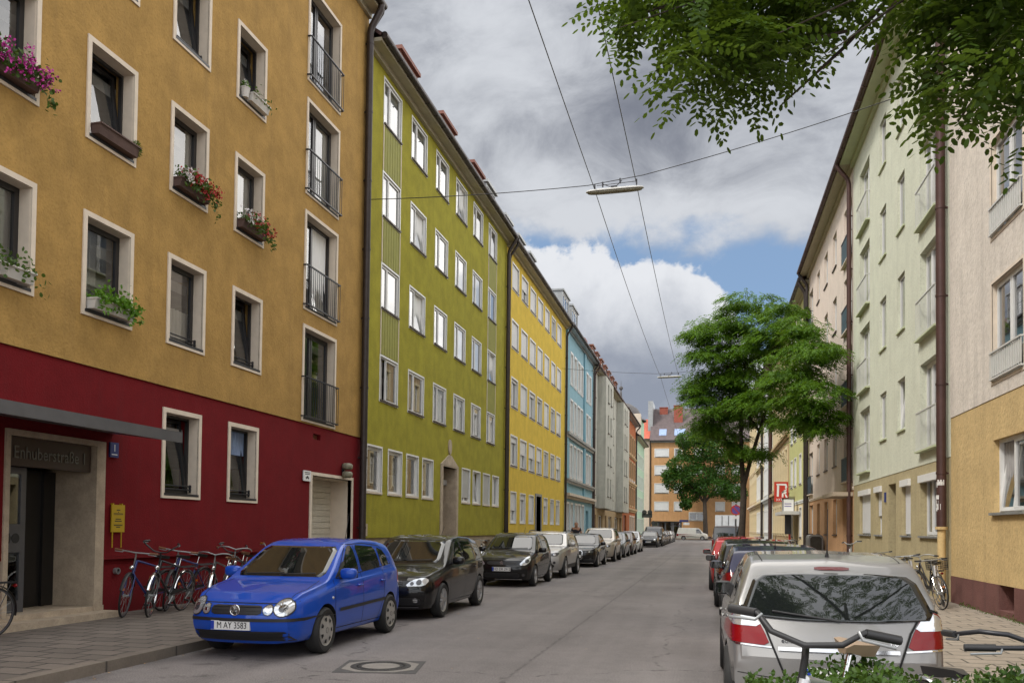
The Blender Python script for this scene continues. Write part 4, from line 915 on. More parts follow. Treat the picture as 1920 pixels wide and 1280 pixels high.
    def strip(c, ax, pts, w=.008, off=.002, mb=None, step=.05, closed=False):
        mb = mb or MB(); pts = pts + [pts[0]] if closed else pts; P = np.array(pts, float); sl = np.r_[0, np.cumsum(np.hypot(*np.diff(P, axis=0).T))]
        t = np.linspace(0, sl[-1], max(2, int(sl[-1] / step) + 1)); t = np.unique(np.r_[t, sl]); Q = np.c_[np.interp(t, sl, P[:, 0]), np.interp(t, sl, P[:, 1])]
        T = np.gradient(Q, axis=0); T /= np.maximum(1e-9, np.hypot(T[:, 0], T[:, 1]))[:, None]; Nn = np.c_[-T[:, 1], T[:, 0]] * w / 2; vs = []
        for q, nn in zip(Q, Nn):
            for e in (-1, 1): p, nr = c.hit(ax, *(q + nn * e)); vs.append(p + nr * off)
        return mb.add(vs, [(2 * i, 2 * i + 1, 2 * i + 3, 2 * i + 2) for i in range(len(Q) - 1)])
    def add(c, name, mb, mats, smooth=60, parent=None, loc=None, rz=0):
        me = mb if isinstance(mb, bpy.types.Mesh) else mb.mesh(name, mats, smooth); c.parts.append((name, me, parent, loc, rz)); return len(c.parts) - 1
    def glass(c, ax, pts, name='window', mat='car_glass', it=1, off=.004, **k): return c.add(name, c.patch(ax, rpoly(pts, it), off, **k), mat, 60)
    def both(c, name, pts, mat, it=1, off=.004, **k):
        for ax in 'LR': c.add(name, c.patch(ax, rpoly(pts, it) if it else pts, off, **k), mat, 60)
    def wheelset(c, style='alloy', spokes=5, tw=.19):
        RW = c.RW; rr = RW * .66; t = MB(); t.lathe([(rr, -tw / 2 + .01), (rr + .02, -tw / 2), (RW - .03, -tw / 2 - .004), (RW - .006, -tw / 2 + .02), (RW, -tw / 4), (RW, tw / 4), (RW - .006, tw / 2 - .02), (RW - .03, tw / 2 + .004), (rr + .02, tw / 2), (rr, tw / 2 - .01)], 'X', 36)
        tyre = t.mesh('wheel', 'rubber', 35); rim = MB(); o = tw / 2
        rim.cur = 1; rim.lathe([(0, o - .07), (rr - .02, o - .07)], 'X', 36); rim.cur = 0
        rim.lathe([(rr - .03, o - .07), (rr - .02, o - .014), (rr + .004, o - .004), (rr + .006, o - .02)], 'X', 36)
        if style == 'cap':             # pressed steel wheel cover with small windows
            n = 7; rim.lathe([(0, o + .005), (.05, o + .008), (rr * .55, o + .004), (rr - .015, o - .010)], 'X', 42); rim.cur = 1
            for k in range(n):
                a = 2 * math.pi * k / n; pts = []
                for da, r in ((-.20, .86), (.20, .86), (.13, .60), (-.13, .60)): pts.append((o + (.0015 if r > .7 else .0075), rr * r * math.cos(a + da), rr * r * math.sin(a + da)))
                rim.add(pts, [(0, 1, 2, 3)])
            rim.lathe([(.032, o + .0095), (.036, o + .0098), (.036, o + .003)], 'X', 16); rim.cur = 0
        else:
            rim.lathe([(0, o - .012), (.06, o - .014), (.075, o - .05)], 'X', 20)
            for k in range(spokes):
                a = 2 * math.pi * k / spokes
                for da in ((-.13, .13) if style == 'twin' else (0,)):
                    ca, sa, cb, sb = math.cos(a + da * .6), math.sin(a + da * .6), math.cos(a + da * 1.25), math.sin(a + da * 1.25); h = .020 if style == 'twin' else .032
                    p = [(.045 * ca, .045 * sa), (rr * .99 * cb, rr * .99 * sb)]; q = [(-sa * h, ca * h), (-sb * h, cb * h)]; vs = []
                    for (u, v), (e, f), x in zip(p, q, (o - .012, o - .016)): vs += [(x, u - e, v - f), (x, u + e, v + f), (x - .03, u + e * 1.2, v + f * 1.2), (x - .03, u - e * 1.2, v - f * 1.2)]
                    rim.add(vs, [(0, 1, 5, 4), (1, 2, 6, 5), (3, 0, 4, 7)])
        rme = rim.mesh('rim', ['hubcap' if style == 'cap' else 'alloy', 'wheel_well'], 40)
        for s in c.wheels:
            for sx in (1, -1):
                i = c.add('wheel', tyre, None, None, None, (sx * c.trk, s - c.L / 2, RW), 0 if sx > 0 else math.pi); c.add('rim', rme, None, None, i)
    def mirror(c, s, z, mat, w=.115, out=.13):
        for sx in (-1, 1):
            p, n_ = c.hit('R' if sx > 0 else 'L', s, z); x = p.x; mb = MB()
            mb.blob((x + sx * out, s - c.L / 2, z + .045), (w, .075, .075), 8, .6); i = c.add('wing_mirror', mb, mat, 60)
            b2 = MB(); b2.tube([(x - sx * .02, s - c.L / 2 - .01, z - .01), (x + sx * out * .6, s - c.L / 2, z - .0)], .025, 8); c.add('bracket', b2, 'black_plastic', 60, i)
            b3 = MB(); b3.add([(x + sx * out + a * w * .86, s - c.L / 2 + .078, z + .045 + b_ * .058) for a, b_ in ((-1, -1), (1, -1), (1, 1), (-1, 1))], [(0, 1, 2, 3)]); c.add('mirror_glass', b3, 'car_glass', None, i)
    def plate(c, ax, txt, z, x=0, w=.52, h=.11, y_off=.012):
        p, n_ = c.hit(ax, x, z); sg = -1 if ax == 'F' else 1; y = p.y + sg * y_off; mb = MB()
        mb.box(x - w / 2, x + w / 2, min(y, y - sg * .03), max(y, y - sg * .03), z - h / 2, z + h / 2); i = c.add('number_plate', mb, 'plate', None)
        q = MB(); xb = x - w / 2 if ax == 'F' else x + w / 2 - .045; q.box(xb, xb + .045, min(y, y + sg * .002), max(y, y + sg * .002), z - h / 2 + .004, z + h / 2 - .004); c.add('country_band', q, 'plate_blue', None, i)
        if txt:
            me = text_mesh(txt, h * 1.0, .003); M = Matrix.Translation((x + (.022 if ax == 'F' else -.022), y + sg * .002, z - .002)) @ (FACE if ax == 'F' else Matrix.Rotation(math.pi, 4, 'Z') @ FACE)
            me.transform(M @ Matrix.Diagonal((.80, 1, 1, 1))); me.materials.clear(); me.materials.append(MATS['ink']); c.add('lettering', me, None, None, i)
    def seams(c, lines, w=.009):
        mb = MB()
        for ax, pts in lines:
            for a in (('L', 'R') if ax == 'S' else (ax,)): c.strip(a, pts, w, .0016, mb)
        return c.add('shut_line', mb, 'wheel_well', None)
    def handles(c, pts, mat):
        for s, z in pts:
            for ax, sx in (('R', 1), ('L', -1)):
                p, n_ = c.hit(ax, s, z); mb = MB(); mb.blob((p.x + sx * .022, s - c.L / 2, z), (.018, .085, .014), 6, .6); c.add('door_handle', mb, mat, 60)
    def antenna(c, s, h=.4, x=0, lean=.15):
        p, n_ = c.hit('T', x, s); mb = MB(); mb.tube([(x, s - c.L / 2, p.z - .01), (x, s - c.L / 2 + .02, p.z + .05), (x, s - c.L / 2 + h * lean, p.z + h)], [.022, .006, .0035], 8); c.add('antenna', mb, 'black_plastic', 60)
    def wiper(c, pts, ax='F'):
        for a, b_ in pts:
            v = []
            for t in np.linspace(0, 1, 6):
                u, w = a[0] + (b_[0] - a[0]) * t, a[1] + (b_[1] - a[1]) * t; p, n_ = c.hit(ax, u, w); v.append(p + n_ * .02)
            c.add('wiper', MB().tube(v, .009, 6), 'black_plastic', 60)
    def place(c, label, cat, x, yfront, paint, rz=0, group=None, name='parked_car', mats=None):
        """first call builds the objects; later calls copy them. yfront: world y of the end that faces the camera"""
        y = yfront + c.L / 2; root = thing(name, label, cat, (x, y, 0), rz, group); made = []
        body = link('body', c.me, root); sl = body.material_slots[0]; sl.link = 'OBJECT'; sl.material = MATS[paint]
        for nm, me, par, loc, r in c.parts:
            o = link(nm, me, root if par is None else made[par], loc, r); made.append(o)
            for s_ in o.material_slots:
                if s_.material and s_.material.name == 'paint_black': s_.link = 'OBJECT'; s_.material = MATS[paint]
        return root
CARG = 'cars parked along the left kerb'; CARR = 'cars parked along the right kerb'
def door_glass(c, tri, name='side_window'):
    for pts in tri:
        for ax in 'LR': c.add(name, c.patch(ax, rpoly(pts, 1), .004), 'car_glass', 60)
def grille_lines(c, x0, x1, z0, z1, n, mat='black_plastic', name='grille', lam='paint_black', it=1, lm='grey_metal', k=1):
    i = c.add(name, c.patch('F', rpoly([(x0, z0), (x1, z0), (x1, z1), (x0, z1)], it), .005), mat, 60)
    mb = MB()
    for q in range(n):
        z = z0 + (z1 - z0) * (q + .5) / n; c.strip('F', [(x0 + .01, z), (x1 - .01, z)], .010, .014, mb)
    if n: c.add('slat', mb, lm, None, i)
    return i

# ---- small blue hatchback with twin round headlamps
def blue_hatch():
    L, W = 3.9, 1.60
    top = [(-.3, .60), (0, .63), (.10, .71), (.35, .80), (.75, .875), (1.02, .92), (1.11, .955), (1.80, 1.36), (1.95, 1.42), (2.25, 1.455), (2.6, 1.462), (3.1, 1.435), (3.42, 1.385), (3.52, 1.35), (3.80, .98), (3.86, .86), (3.9, .62), (4.2, .5)]
    belt = [(0, .68), (.9, .84), (1.3, .91), (3.4, 1.01), (3.9, 1.03)]; plan = [(-.2, .77), (0, .79), (.25, .92), (.7, .99), (1.6, 1.0), (3.0, .99), (3.6, .95), (3.9, .89), (4.1, .85)]
    c = Car(L, W, top, belt, plan, zb=.20, wheels=(.90, 3.23), RW=.298, bulgeF=(.10, .20), bulgeR=(.03, .12), zF=.50, zR=.6)
    ws = c.add('windscreen', c.patch('F', rpoly([(-.64, .965), (.64, .965), (.545, 1.355), (-.545, 1.355)], 1), .004, rings=8, fit=True), 'car_glass', 180)
    door_glass(c, [[(1.38, .965), (2.08, .99), (2.08, 1.37), (1.93, 1.365)], [(2.17, .995), (2.92, 1.03), (2.86, 1.34), (2.17, 1.375)], [(2.98, 1.035), (3.33, 1.06), (3.20, 1.27), (2.94, 1.335)]])
    c.add('rear_window', c.patch('B', rpoly([(-.52, 1.02), (.52, 1.02), (.47, 1.33), (-.47, 1.33)], 1), .004), 'car_glass', 60)
    grille_lines(c, -.335, .335, .555, .665, 3, lm='dark_metal')
    for sx in (-1, 1):
        i = c.add('headlight', c.patch('F', circ(sx * .575, .640, .098), .012, m=36), 'lamp_glass', 60); c.add('reflector', c.patch('F', circ(sx * .575, .632, .044), .016, m=24), 'lamp_dark', 60, i)
        mb = MB(); c.strip('F', circ(sx * .575, .640, .102), .014, .012, mb, .03, True); c.add('rim', mb, 'black_plastic', None, i)
        i = c.add('fog_lamp', c.patch('F', circ(sx * .41, .612, .055), .012, m=30), 'lamp_glass', 60); mb = MB(); c.strip('F', circ(sx * .41, .612, .058), .012, .012, mb, .03, True); c.add('rim', mb, 'black_plastic', None, i)
        c.add('reflector', c.patch('F', circ(sx * .41, .61, .02), .016, m=16), 'chrome', 60, i)
    # round emblem: ring with a V over a W
    p, n_ = c.hit('F', 0, .612); y = p.y - .022; mb = MB(); mb.tube([(.062 * math.cos(t), y, .612 + .062 * math.sin(t)) for t in np.linspace(0, 2 * math.pi, 25)[:-1]], .007, 8, closed=True)
    for pts in ([(-.026, .056), (0, .004), (.026, .056)], [(-.048, .034), (-.024, -.05), (0, .0), (.024, -.05), (.048, .034)]): mb.tube([(u, y, .612 + v) for u, v in pts], .0055, 6)
    mb.lathe([(0, y + .012), (.06, y + .012)], 'Y', 20, (0, 0, .612)); c.add('emblem', mb, 'chrome', 50)
    mb = MB(); c.strip('F', [(-.79, .495), (.79, .495)], .038, .010, mb, .05); c.add('bumper_strip', mb, 'black_plastic', 60)
    c.add('lower_grille', c.patch('F', rpoly([(-.62, .25), (.62, .25), (.64, .355), (-.64, .355)], 1), .006), 'black_plastic', 60)
    mb = MB()
    for z in (.285, .32): c.strip('F', [(-.58, z), (.58, z)], .008, .014, mb)
    c.add('slat', mb, 'dark_metal', None, len(c.parts) - 1)
    c.add('spoiler', c.strip('F', [(-.72, .215), (.72, .215)], .05, .008, MB(), .05), 'black_plastic', 60)
    c.plate('F', 'M AY 3583', .425, -.06)
    for ax in 'LR': c.add('side_trim', c.strip(ax, [(1.30, .53), (3.0, .555)], .045, .010, MB(), .1), 'black_plastic', 60)
    c.seams([('S', [(1.20, .30), (1.16, .60), (1.20, .93)]), ('S', [(2.125, .27), (2.125, 1.37)]), ('S', [(1.2, .29), (2.9, .28)]), ('S', [(2.75, .30), (2.95, .62), (2.96, 1.0)]),
             ('S', [(1.30, .95), (1.90, 1.385), (2.5, 1.395), (3.1, 1.35), (3.40, 1.07), (1.3, .94)]), ('F', [(-.70, .715), (-.45, .69), (.45, .69), (.70, .715)]), ('T', [(-.62, 1.03), (-.66, .6), (-.60, .30)]), ('T', [(.62, 1.03), (.66, .6), (.60, .30)])], .011)
    for ax in 'LR': c.add('quarter_trim', c.patch(ax, [(1.26, .95), (1.40, .965), (1.66, 1.16), (1.60, 1.15)], .006), 'black_plastic', 60)
    c.mirror(1.42, .96, 'paint_black'); c.handles([(1.98, .82), (2.86, .84)], 'paint_black')
    mb = MB()
    for sx in (-1, 1):
        p, n_ = c.hit('R' if sx > 0 else 'L', 1.10, .70); mb = MB(); mb.blob((p.x, 1.10 - L / 2, .70), (.012, .03, .02), 6); c.add('indicator', mb, 'lamp_glass', 60)
    for sx in (-1, 1): c.add('tail_light', c.patch('B', rpoly([(sx * .60, .72), (sx * .76, .72), (sx * .72, .98), (sx * .60, .98)], 1), .006), 'tail_red', 60)
    c.wiper([((-.5, .975), (.05, .995)), ((.0, .975), (.5, .995))]); c.antenna(3.25, .42, 0, .35); c.wheelset('cap'); return c
polo = blue_hatch()
polo.place('bright blue small hatchback with twin round headlamps, first in the left row', 'car', KL + .06 + .825, 9.60, 'paint_blue', 0, CARG)

def hatch(L=4.2, W=1.75, H=1.48, wb=(.86, 3.44), RW=.315, nose=.70, style='golf', plate='', wheel='twin', big=False):
    k = L / 4.2
    top = [(-.3, .62), (0, nose), (.12, nose + .07), (.5, nose + .135), (1.05 * k, nose + .215), (1.16 * k, nose + .26), (1.95 * k, H - .08), (2.15 * k, H - .03), (2.5 * k, H), (3.2 * k, H - .03), (3.72 * k, H - .10), (3.80 * k, H - .14), (4.05 * k, 1.0), (4.14 * k, .88), (L, .62), (L + .3, .5)]
    belt = [(0, nose), (1.0 * k, .86), (1.4 * k, .92), (3.7 * k, 1.03), (L, 1.05)]; plan = [(-.2, .82), (0, .84), (.25, .94), (.75, .99), (1.8, 1.0), (3.2 * k, .99), (3.85 * k, .95), (L, .88), (L + .2, .85)]
    c = Car(L, W, top, belt, plan, zb=.19, wheels=wb, RW=RW, bulgeF=(.08, .24), bulgeR=(.03, .14), zF=.48, zR=.6)
    zt = H - .10; zw = nose + .275; hw = W / 2
    c.add('windscreen', c.patch('F', rpoly([(-.76 * hw, zw), (.76 * hw, zw), (.66 * hw, zt - .01), (-.66 * hw, zt - .01)], 1), .004, rings=8, fit=True), 'car_glass', 180)
    door_glass(c, [[(1.50 * k, .975), (2.27 * k, 1.0), (2.27 * k, zt - .02), (2.08 * k, zt - .025)], [(2.35 * k, 1.0), (3.12 * k, 1.035), (3.06 * k, zt - .035), (2.35 * k, zt - .02)], [(3.18 * k, 1.04), (3.60 * k, 1.08), (3.45 * k, zt - .10), (3.14 * k, zt - .045)]])
    c.add('rear_window', c.patch('B', rpoly([(-.66 * hw, 1.03), (.66 * hw, 1.03), (.58 * hw, zt - .02), (-.58 * hw, zt - .02)], 1), .004), 'car_glass', 60)
    if style == 'golf':
        for sx in (-1, 1):
            i = c.add('headlight', c.patch('F', rpoly([(sx * .40, .60), (sx * .72, .605), (sx * .78, .70), (sx * .70, .755), (sx * .50, .70)], 1), .010), 'lamp_glass', 60)
            c.add('reflector', c.patch('F', circ(sx * .63, .665, .045), .016), 'lamp_dark', 60, i); c.add('reflector', c.patch('F', circ(sx * .52, .645, .032), .016), 'lamp_dark', 60, i)
            c.add('fog_lamp', c.patch('F', circ(sx * .58, .355, .04), .012), 'lamp_glass', 60)
        grille_lines(c, -.36, .36, .60, .69, 3); grille_lines(c, -.66, .66, .27, .40, 4, name='lower_grille', lm='dark_metal'); c.add('bumper_strip', c.strip('F', [(-.62, .235), (.62, .235)], .02, .01, MB()), 'grey_metal', 60)
    elif style == 'swift':
        for sx in (-1, 1):
            i = c.add('headlight', c.patch('F', rpoly([(sx * .47, .615), (sx * .66, .60), (sx * .76, .72), (sx * .75, .85), (sx * .66, .83)], 1), .010), 'lamp_glass', 60); c.add('reflector', c.patch('F', circ(sx * .68, .72, .05), .016), 'lamp_dark', 60, i)
            c.add('fog_lamp', c.patch('F', circ(sx * .60, .34, .04), .010), 'lamp_dark', 60)
        grille_lines(c, -.42, .42, .62, .71, 0); grille_lines(c, -.50, .50, .26, .40, 3, name='lower_grille', lm='dark_metal'); c.add('bumper_strip', c.strip('F', [(-.2, .225), (.55, .225)], .018, .012, MB()), 'chrome', 60)
        p, n_ = c.hit('F', 0, .665); y = p.y - .02; mb = MB()
        for s_ in (1, -1): mb.prism([(s_ * u, .665 + s_ * v) for u, v in ((-.055, .012), (.0, .062), (.05, .028), (.035, .018), (.0, .040), (-.022, .018), (.03, -.012), (.018, -.024))], 'Y', y, y + .012)
        c.add('emblem', mb, 'chrome', None)
    elif style == 'round':
        for sx in (-1, 1):
            i = c.add('headlight', c.patch('F', circ(sx * .58, .68, .10), .012), 'lamp_glass', 60)
        grille_lines(c, -.5, .5, .28, .40, 2, name='lower_grille', lm='dark_metal')
    else:
        for sx in (-1, 1): c.add('headlight', c.patch('F', rpoly([(sx * .44, .62), (sx * .74, .62), (sx * .78, .75), (sx * .5, .70)], 1), .010), 'lamp_glass', 60)
        grille_lines(c, -.38, .38, .58, .69, 2); grille_lines(c, -.6, .6, .27, .38, 2, name='lower_grille', lm='dark_metal')
    c.plate('F', plate, .50)
    c.seams([('S', [(1.32 * k, .30), (1.27 * k, .6), (1.32 * k, .95)]), ('S', [(2.31 * k, .27), (2.31 * k, zt)]), ('S', [(1.32 * k, .28), (3.0 * k, .27)]), ('S', [(2.95 * k, .30), (3.16 * k, .64), (3.16 * k, 1.02)]), ('F', [(-.70, nose + .06), (0, nose + .045), (.70, nose + .06)]), ('T', [(-.62, 1.12 * k), (-.67, .7), (-.62, .36)]), ('T', [(.62, 1.12 * k), (.67, .7), (.62, .36)])], .010)
    for ax in 'LR': c.add('side_trim', c.strip(ax, [(1.38 * k, .56), (3.1 * k, .58)], .028, .006, MB(), .1), 'paint_black', 60); c.add('quarter_trim', c.patch(ax, [(1.36 * k, .955), (1.52 * k, .97), (1.80 * k, 1.19), (1.74 * k, 1.18)], .006), 'black_plastic', 60)
    c.mirror(1.54 * k, .97, 'paint_black'); c.handles([(2.16 * k, .83), (3.04 * k, .85)], 'paint_black')
    for sx in (-1, 1): c.add('tail_light', c.patch('B', rpoly([(sx * .50, .74), (sx * .80, .70), (sx * .84, .86), (sx * .76, .99), (sx * .56, .96)] if big else [(sx * .58, .76), (sx * .78, .76), (sx * .74, 1.0), (sx * .60, 1.0)], 1), .010), 'tail_red', 60)
    c.plate('B', '', .55); c.wiper([((-.5, zw + .02), (.05, zw + .04)), ((.02, zw + .02), (.52, zw + .04))]); c.antenna(3.45 * k, .22, 0, .9); c.wheelset(wheel); return c
golf = hatch(4.2, 1.76, 1.485, (.86, 3.44), .317)
golf.place('glossy black hatchback with slanted clear headlamps behind the blue car', 'car', KL + .03 + .88, 14.42, 'paint_black', 0, CARG)
swift = hatch(3.7, 1.69, 1.50, (.75, 3.14), .30, .74, 'swift', 'HD DR 2912', 'alloy')
swift.place('black compact hatchback with tall clear headlamps and silver S emblem', 'car', KL + .05 + .845, 23.5, 'paint_black', 0, CARG)
def suv(L=4.45, W=1.80, H=1.545, wb=(.85, 3.61), RW=.345, rails=True, kidney=True, nose=.84):
    top = [(-.3, .72), (0, nose), (.14, nose + .08), (.6, nose + .13), (1.25, nose + .19), (1.37, nose + .235), (2.1, H - .07), (2.35, H - .02), (2.8, H), (3.6, H - .04), (4.0, H - .10), (4.1, H - .15), (4.32, 1.08), (4.40, .95), (L, .68), (L + .3, .6)]
    belt = [(0, nose), (1.2, 1.0), (1.6, 1.03), (3.9, 1.11), (L, 1.12)]; plan = [(-.2, .82), (0, .85), (.25, .94), (.75, .99), (1.8, 1.0), (3.5, .99), (4.1, .95), (L, .88), (L + .2, .85)]
    c = Car(L, W, top, belt, plan, zb=.26, wheels=wb, RW=RW, bulgeF=(.05, .22), bulgeR=(.03, .14), zF=.55, zR=.65, arch=.05)
    zt = H - .10; zw = nose + .25; hw = W / 2
    c.add('windscreen', c.patch('F', rpoly([(-.76 * hw, zw), (.76 * hw, zw), (.66 * hw, zt), (-.66 * hw, zt)], 1), .004, rings=8, fit=True), 'car_glass', 180)
    door_glass(c, [[(1.68, 1.06), (2.45, 1.08), (2.45, zt - .02), (2.26, zt - .025)], [(2.53, 1.085), (3.35, 1.12), (3.30, zt - .04), (2.53, zt - .02)], [(3.42, 1.125), (3.86, 1.17), (3.70, zt - .10), (3.38, zt - .05)]])
    c.add('rear_window', c.patch('B', rpoly([(-.66 * hw, 1.10), (.66 * hw, 1.10), (.58 * hw, zt - .02), (-.58 * hw, zt - .02)], 1), .004), 'car_glass', 60)
    for sx in (-1, 1):
        i = c.add('headlight', c.patch('F', rpoly([(sx * .34, .74), (sx * .70, .72), (sx * .78, .84), (sx * .62, .84)], 1), .010), 'lamp_dark', 60); c.add('reflector', c.patch('F', circ(sx * .62, .78, .042), .016), 'lamp_glass', 60, i); c.add('reflector', c.patch('F', circ(sx * .48, .775, .036), .016), 'lamp_glass', 60, i)
        i = c.add('grille', c.patch('F', rpoly([(sx * .04, .68), (sx * .30, .68), (sx * .28, .83), (sx * .05, .82)], 1), .008), 'black_plastic', 60); mb = MB(); c.strip('F', rpoly([(sx * .04, .68), (sx * .30, .68), (sx * .28, .83), (sx * .05, .82)], 1), .014, .012, mb, .03, True); c.add('surround', mb, 'chrome', None, i)
        c.add('fog_lamp', c.patch('F', circ(sx * .62, .52, .045), .010), 'lamp_dark', 60)
    grille_lines(c, -.62, .62, .36, .46, 2, name='lower_grille', lm='dark_metal'); c.plate('F', '', .57)
    for ax in 'LR':
        c.add('sill_trim', c.strip(ax, [(1.25, .36), (3.2, .36)], .14, .006, MB(), .1), 'black_plastic', 60)
        if rails:
            sx = 1 if ax == 'R' else -1; pts = []
            for s in np.linspace(2.15, 3.95, 9): p, n_ = c.hit('T', sx * (hw - .24), s); pts.append(p + Vector((0, 0, .05 if .02 < (s - 2.15) / 1.8 < .98 else 0)))
            c.add('roof_rail', MB().tube(pts, .018, 6), 'dark_metal', 60)
        c.add('quarter_trim', c.patch(ax, [(1.52, 1.04), (1.70, 1.055), (1.98, 1.26), (1.92, 1.25)], .006), 'black_plastic', 60)
    c.seams([('S', [(1.50, .36), (1.44, .7), (1.50, 1.03)]), ('S', [(2.49, .34), (2.49, zt)]), ('S', [(3.15, .38), (3.38, .72), (3.38, 1.10)]), ('F', [(-.6, nose + .06), (.6, nose + .06)])], .007)
    c.mirror(1.72, 1.05, 'paint_black'); c.handles([(2.35, .92), (3.26, .94)], 'paint_black')
    for sx in (-1, 1): c.add('tail_light', c.patch('B', rpoly([(sx * .56, .84), (sx * .80, .84), (sx * .76, 1.06), (sx * .58, 1.02)], 1), .006), 'tail_red', 60)
    c.plate('B', '', .8); c.wheelset('twin', 5, .21); return c
x1 = suv(); x1.place('silver crossover with dark headlamps and black sill trim between two black cars', 'car', KL + .05 + .90, 28.05, 'paint_silver', 0, CARG)
def sedan(L=4.70, W=1.82, H=1.43, wb=(.88, 3.69), RW=.32, wagon=False, big=False):
    nose = .72; top = [(-.3, .62), (0, nose), (.14, nose + .07), (.7, nose + .135), (1.38, nose + .20), (1.49, nose + .24), (2.25, H - .06), (2.5, H - .015), (2.9, H)]
    top += [(3.7, H - .03), (4.2, H - .09), (4.3, H - .13), (4.55, 1.02), (4.64, .90), (L, .64), (L + .3, .55)] if wagon else [(3.2, H - .02), (3.5, H - .07), (4.05, 1.06), (4.2, 1.03), (4.6, .98), (4.66, .90), (L, .62), (L + .3, .55)]
    belt = [(0, nose), (1.3, .89), (1.7, .93), (4.0, .99), (L, .96)]; plan = [(-.2, .82), (0, .84), (.25, .94), (.75, .985), (1.8, 1.0), (3.5, .99), (4.2, .95), (L, .87), (L + .2, .84)]
    c = Car(L, W, top, belt, plan, zb=.19, wheels=wb, RW=RW, bulgeF=(.05, .24), bulgeR=(.04, .16), zF=.5, zR=.62)
    zt = H - .09; zw = nose + .255; hw = W / 2
    c.add('windscreen', c.patch('F', rpoly([(-.75 * hw, zw), (.75 * hw, zw), (.64 * hw, zt), (-.64 * hw, zt)], 1), .004, rings=8, fit=True), 'car_glass', 180)
    if wagon: door_glass(c, [[(1.80, .965), (2.62, .985), (2.62, zt - .02), (2.42, zt - .025)], [(2.70, .985), (3.45, 1.01), (3.42, zt - .03), (2.70, zt - .02)], [(3.52, 1.015), (4.10, 1.05), (3.95, zt - .09), (3.48, zt - .03)]])
    else: door_glass(c, [[(1.80, .965), (2.62, .985), (2.62, zt - .02), (2.42, zt - .025)], [(2.70, .985), (3.62, 1.01), (3.38, zt - .06), (2.70, zt - .02)]])
    c.add('rear_window', c.patch('B', rpoly([(-.68 * hw, 1.07), (.68 * hw, 1.07), (.58 * hw, zt - .03), (-.58 * hw, zt - .03)], 1), .004), 'car_glass', 60)
    for sx in (-1, 1):
        i = c.add('headlight', c.patch('F', rpoly([(sx * .40, .62), (sx * .74, .62), (sx * .80, .72), (sx * .48, .71)], 1), .010), 'lamp_dark', 60); c.add('reflector', c.patch('F', circ(sx * .60, .665, .035), .016), 'lamp_glass', 60, i)
        c.add('fog_lamp', c.patch('F', circ(sx * .64, .36, .045), .010), 'lamp_dark', 60)
    grille_lines(c, -.29, .29, .36, .70, 6, lm='dark_metal'); mb = MB(); c.strip('F', rpoly([(-.30, .35), (.30, .35), (.31, .71), (-.31, .71)], 1), .018, .016, mb, .03, True); c.add('surround', mb, 'chrome', None)
    p, n_ = c.hit('F', 0, .65); mb = MB()
    for k in range(0 if big else 4): mb.tube([((k - 1.5) * .052 + .034 * math.cos(t), p.y - .03, .652 + .034 * math.sin(t)) for t in np.linspace(0, 2 * math.pi, 17)[:-1]], .004, 6, closed=True)
    if not big: c.add('emblem', mb, 'chrome', 60)
    grille_lines(c, -.78, -.36, .27, .36, 1, name='lower_grille', lm='dark_metal'); grille_lines(c, .36, .78, .27, .36, 1, name='lower_grille', lm='dark_metal'); c.add('bumper_strip', c.strip('F', [(-.7, .215), (.7, .215)], .016, .01, MB()), 'grey_metal', 60)
    c.plate('F', '', .47)
    c.seams([('S', [(1.62, .30), (1.56, .62), (1.62, .93)]), ('S', [(2.66, .27), (2.66, zt)]), ('S', [(3.35, .30), (3.55, .64), (3.56, 1.0)]), ('F', [(-.6, nose + .05), (.6, nose + .05)])], .007)
    for ax in 'LR': c.add('quarter_trim', c.patch(ax, [(1.62, .945), (1.82, .96), (2.10, 1.16), (2.04, 1.15)], .006), 'black_plastic', 60)
    c.mirror(1.84, .95, 'paint_black'); c.handles([(2.5, .82), (3.42, .84)], 'paint_black')
    for sx in (-1, 1): c.add('tail_light', c.patch('B', rpoly([(sx * .36, .70), (sx * .80, .66), (sx * .83, .88), (sx * .74, .95), (sx * .46, .93)] if big else [(sx * .42, .74), (sx * .84, .74), (sx * .84, .93), (sx * .46, .92)], 1), .010, m=50), 'tail_red' if big else 'tail_dark', 60)
    c.plate('B', '', .78); c.wheelset('alloy', 7); return c
aud = sedan(); aud.place('black saloon with tall chrome framed grille in the left row', 'car', KL + .05 + .91, 36.7, 'paint_black', 0, CARG)
mur = suv(4.77, 1.88, 1.70, (.95, 3.77), .37, True, nose=.92); mur.place('champagne coloured tall off-roader parked in front of the blue house', 'car', KL + .05 + .94, 43.1, 'paint_champagne', 0, CARG)
wag = sedan(4.6, 1.78, 1.46, (.88, 3.6), .31, True)
wag.place('slate blue estate car behind the champagne off-roader', 'car', KL + .06 + .89, 49.6, 'paint_slate', 0, CARG)
golf.place('dark wine coloured hatchback ahead of the small white car', 'car', KL + .06 + .88, 55.2, 'paint_wine', 0, CARG)
swift.place('small white hatchback parked before the grey white block', 'car', KL + .06 + .845, 62.2, 'paint_white', 0, CARG)
beet = hatch(4.08, 1.72, 1.50, (.8, 3.31), .31, .72, 'round', '', 'alloy')
beet.place('rounded black car with round headlamps in the far left row', 'car', KL + .3 + .86, 79.8, 'paint_black', 0, CARG)
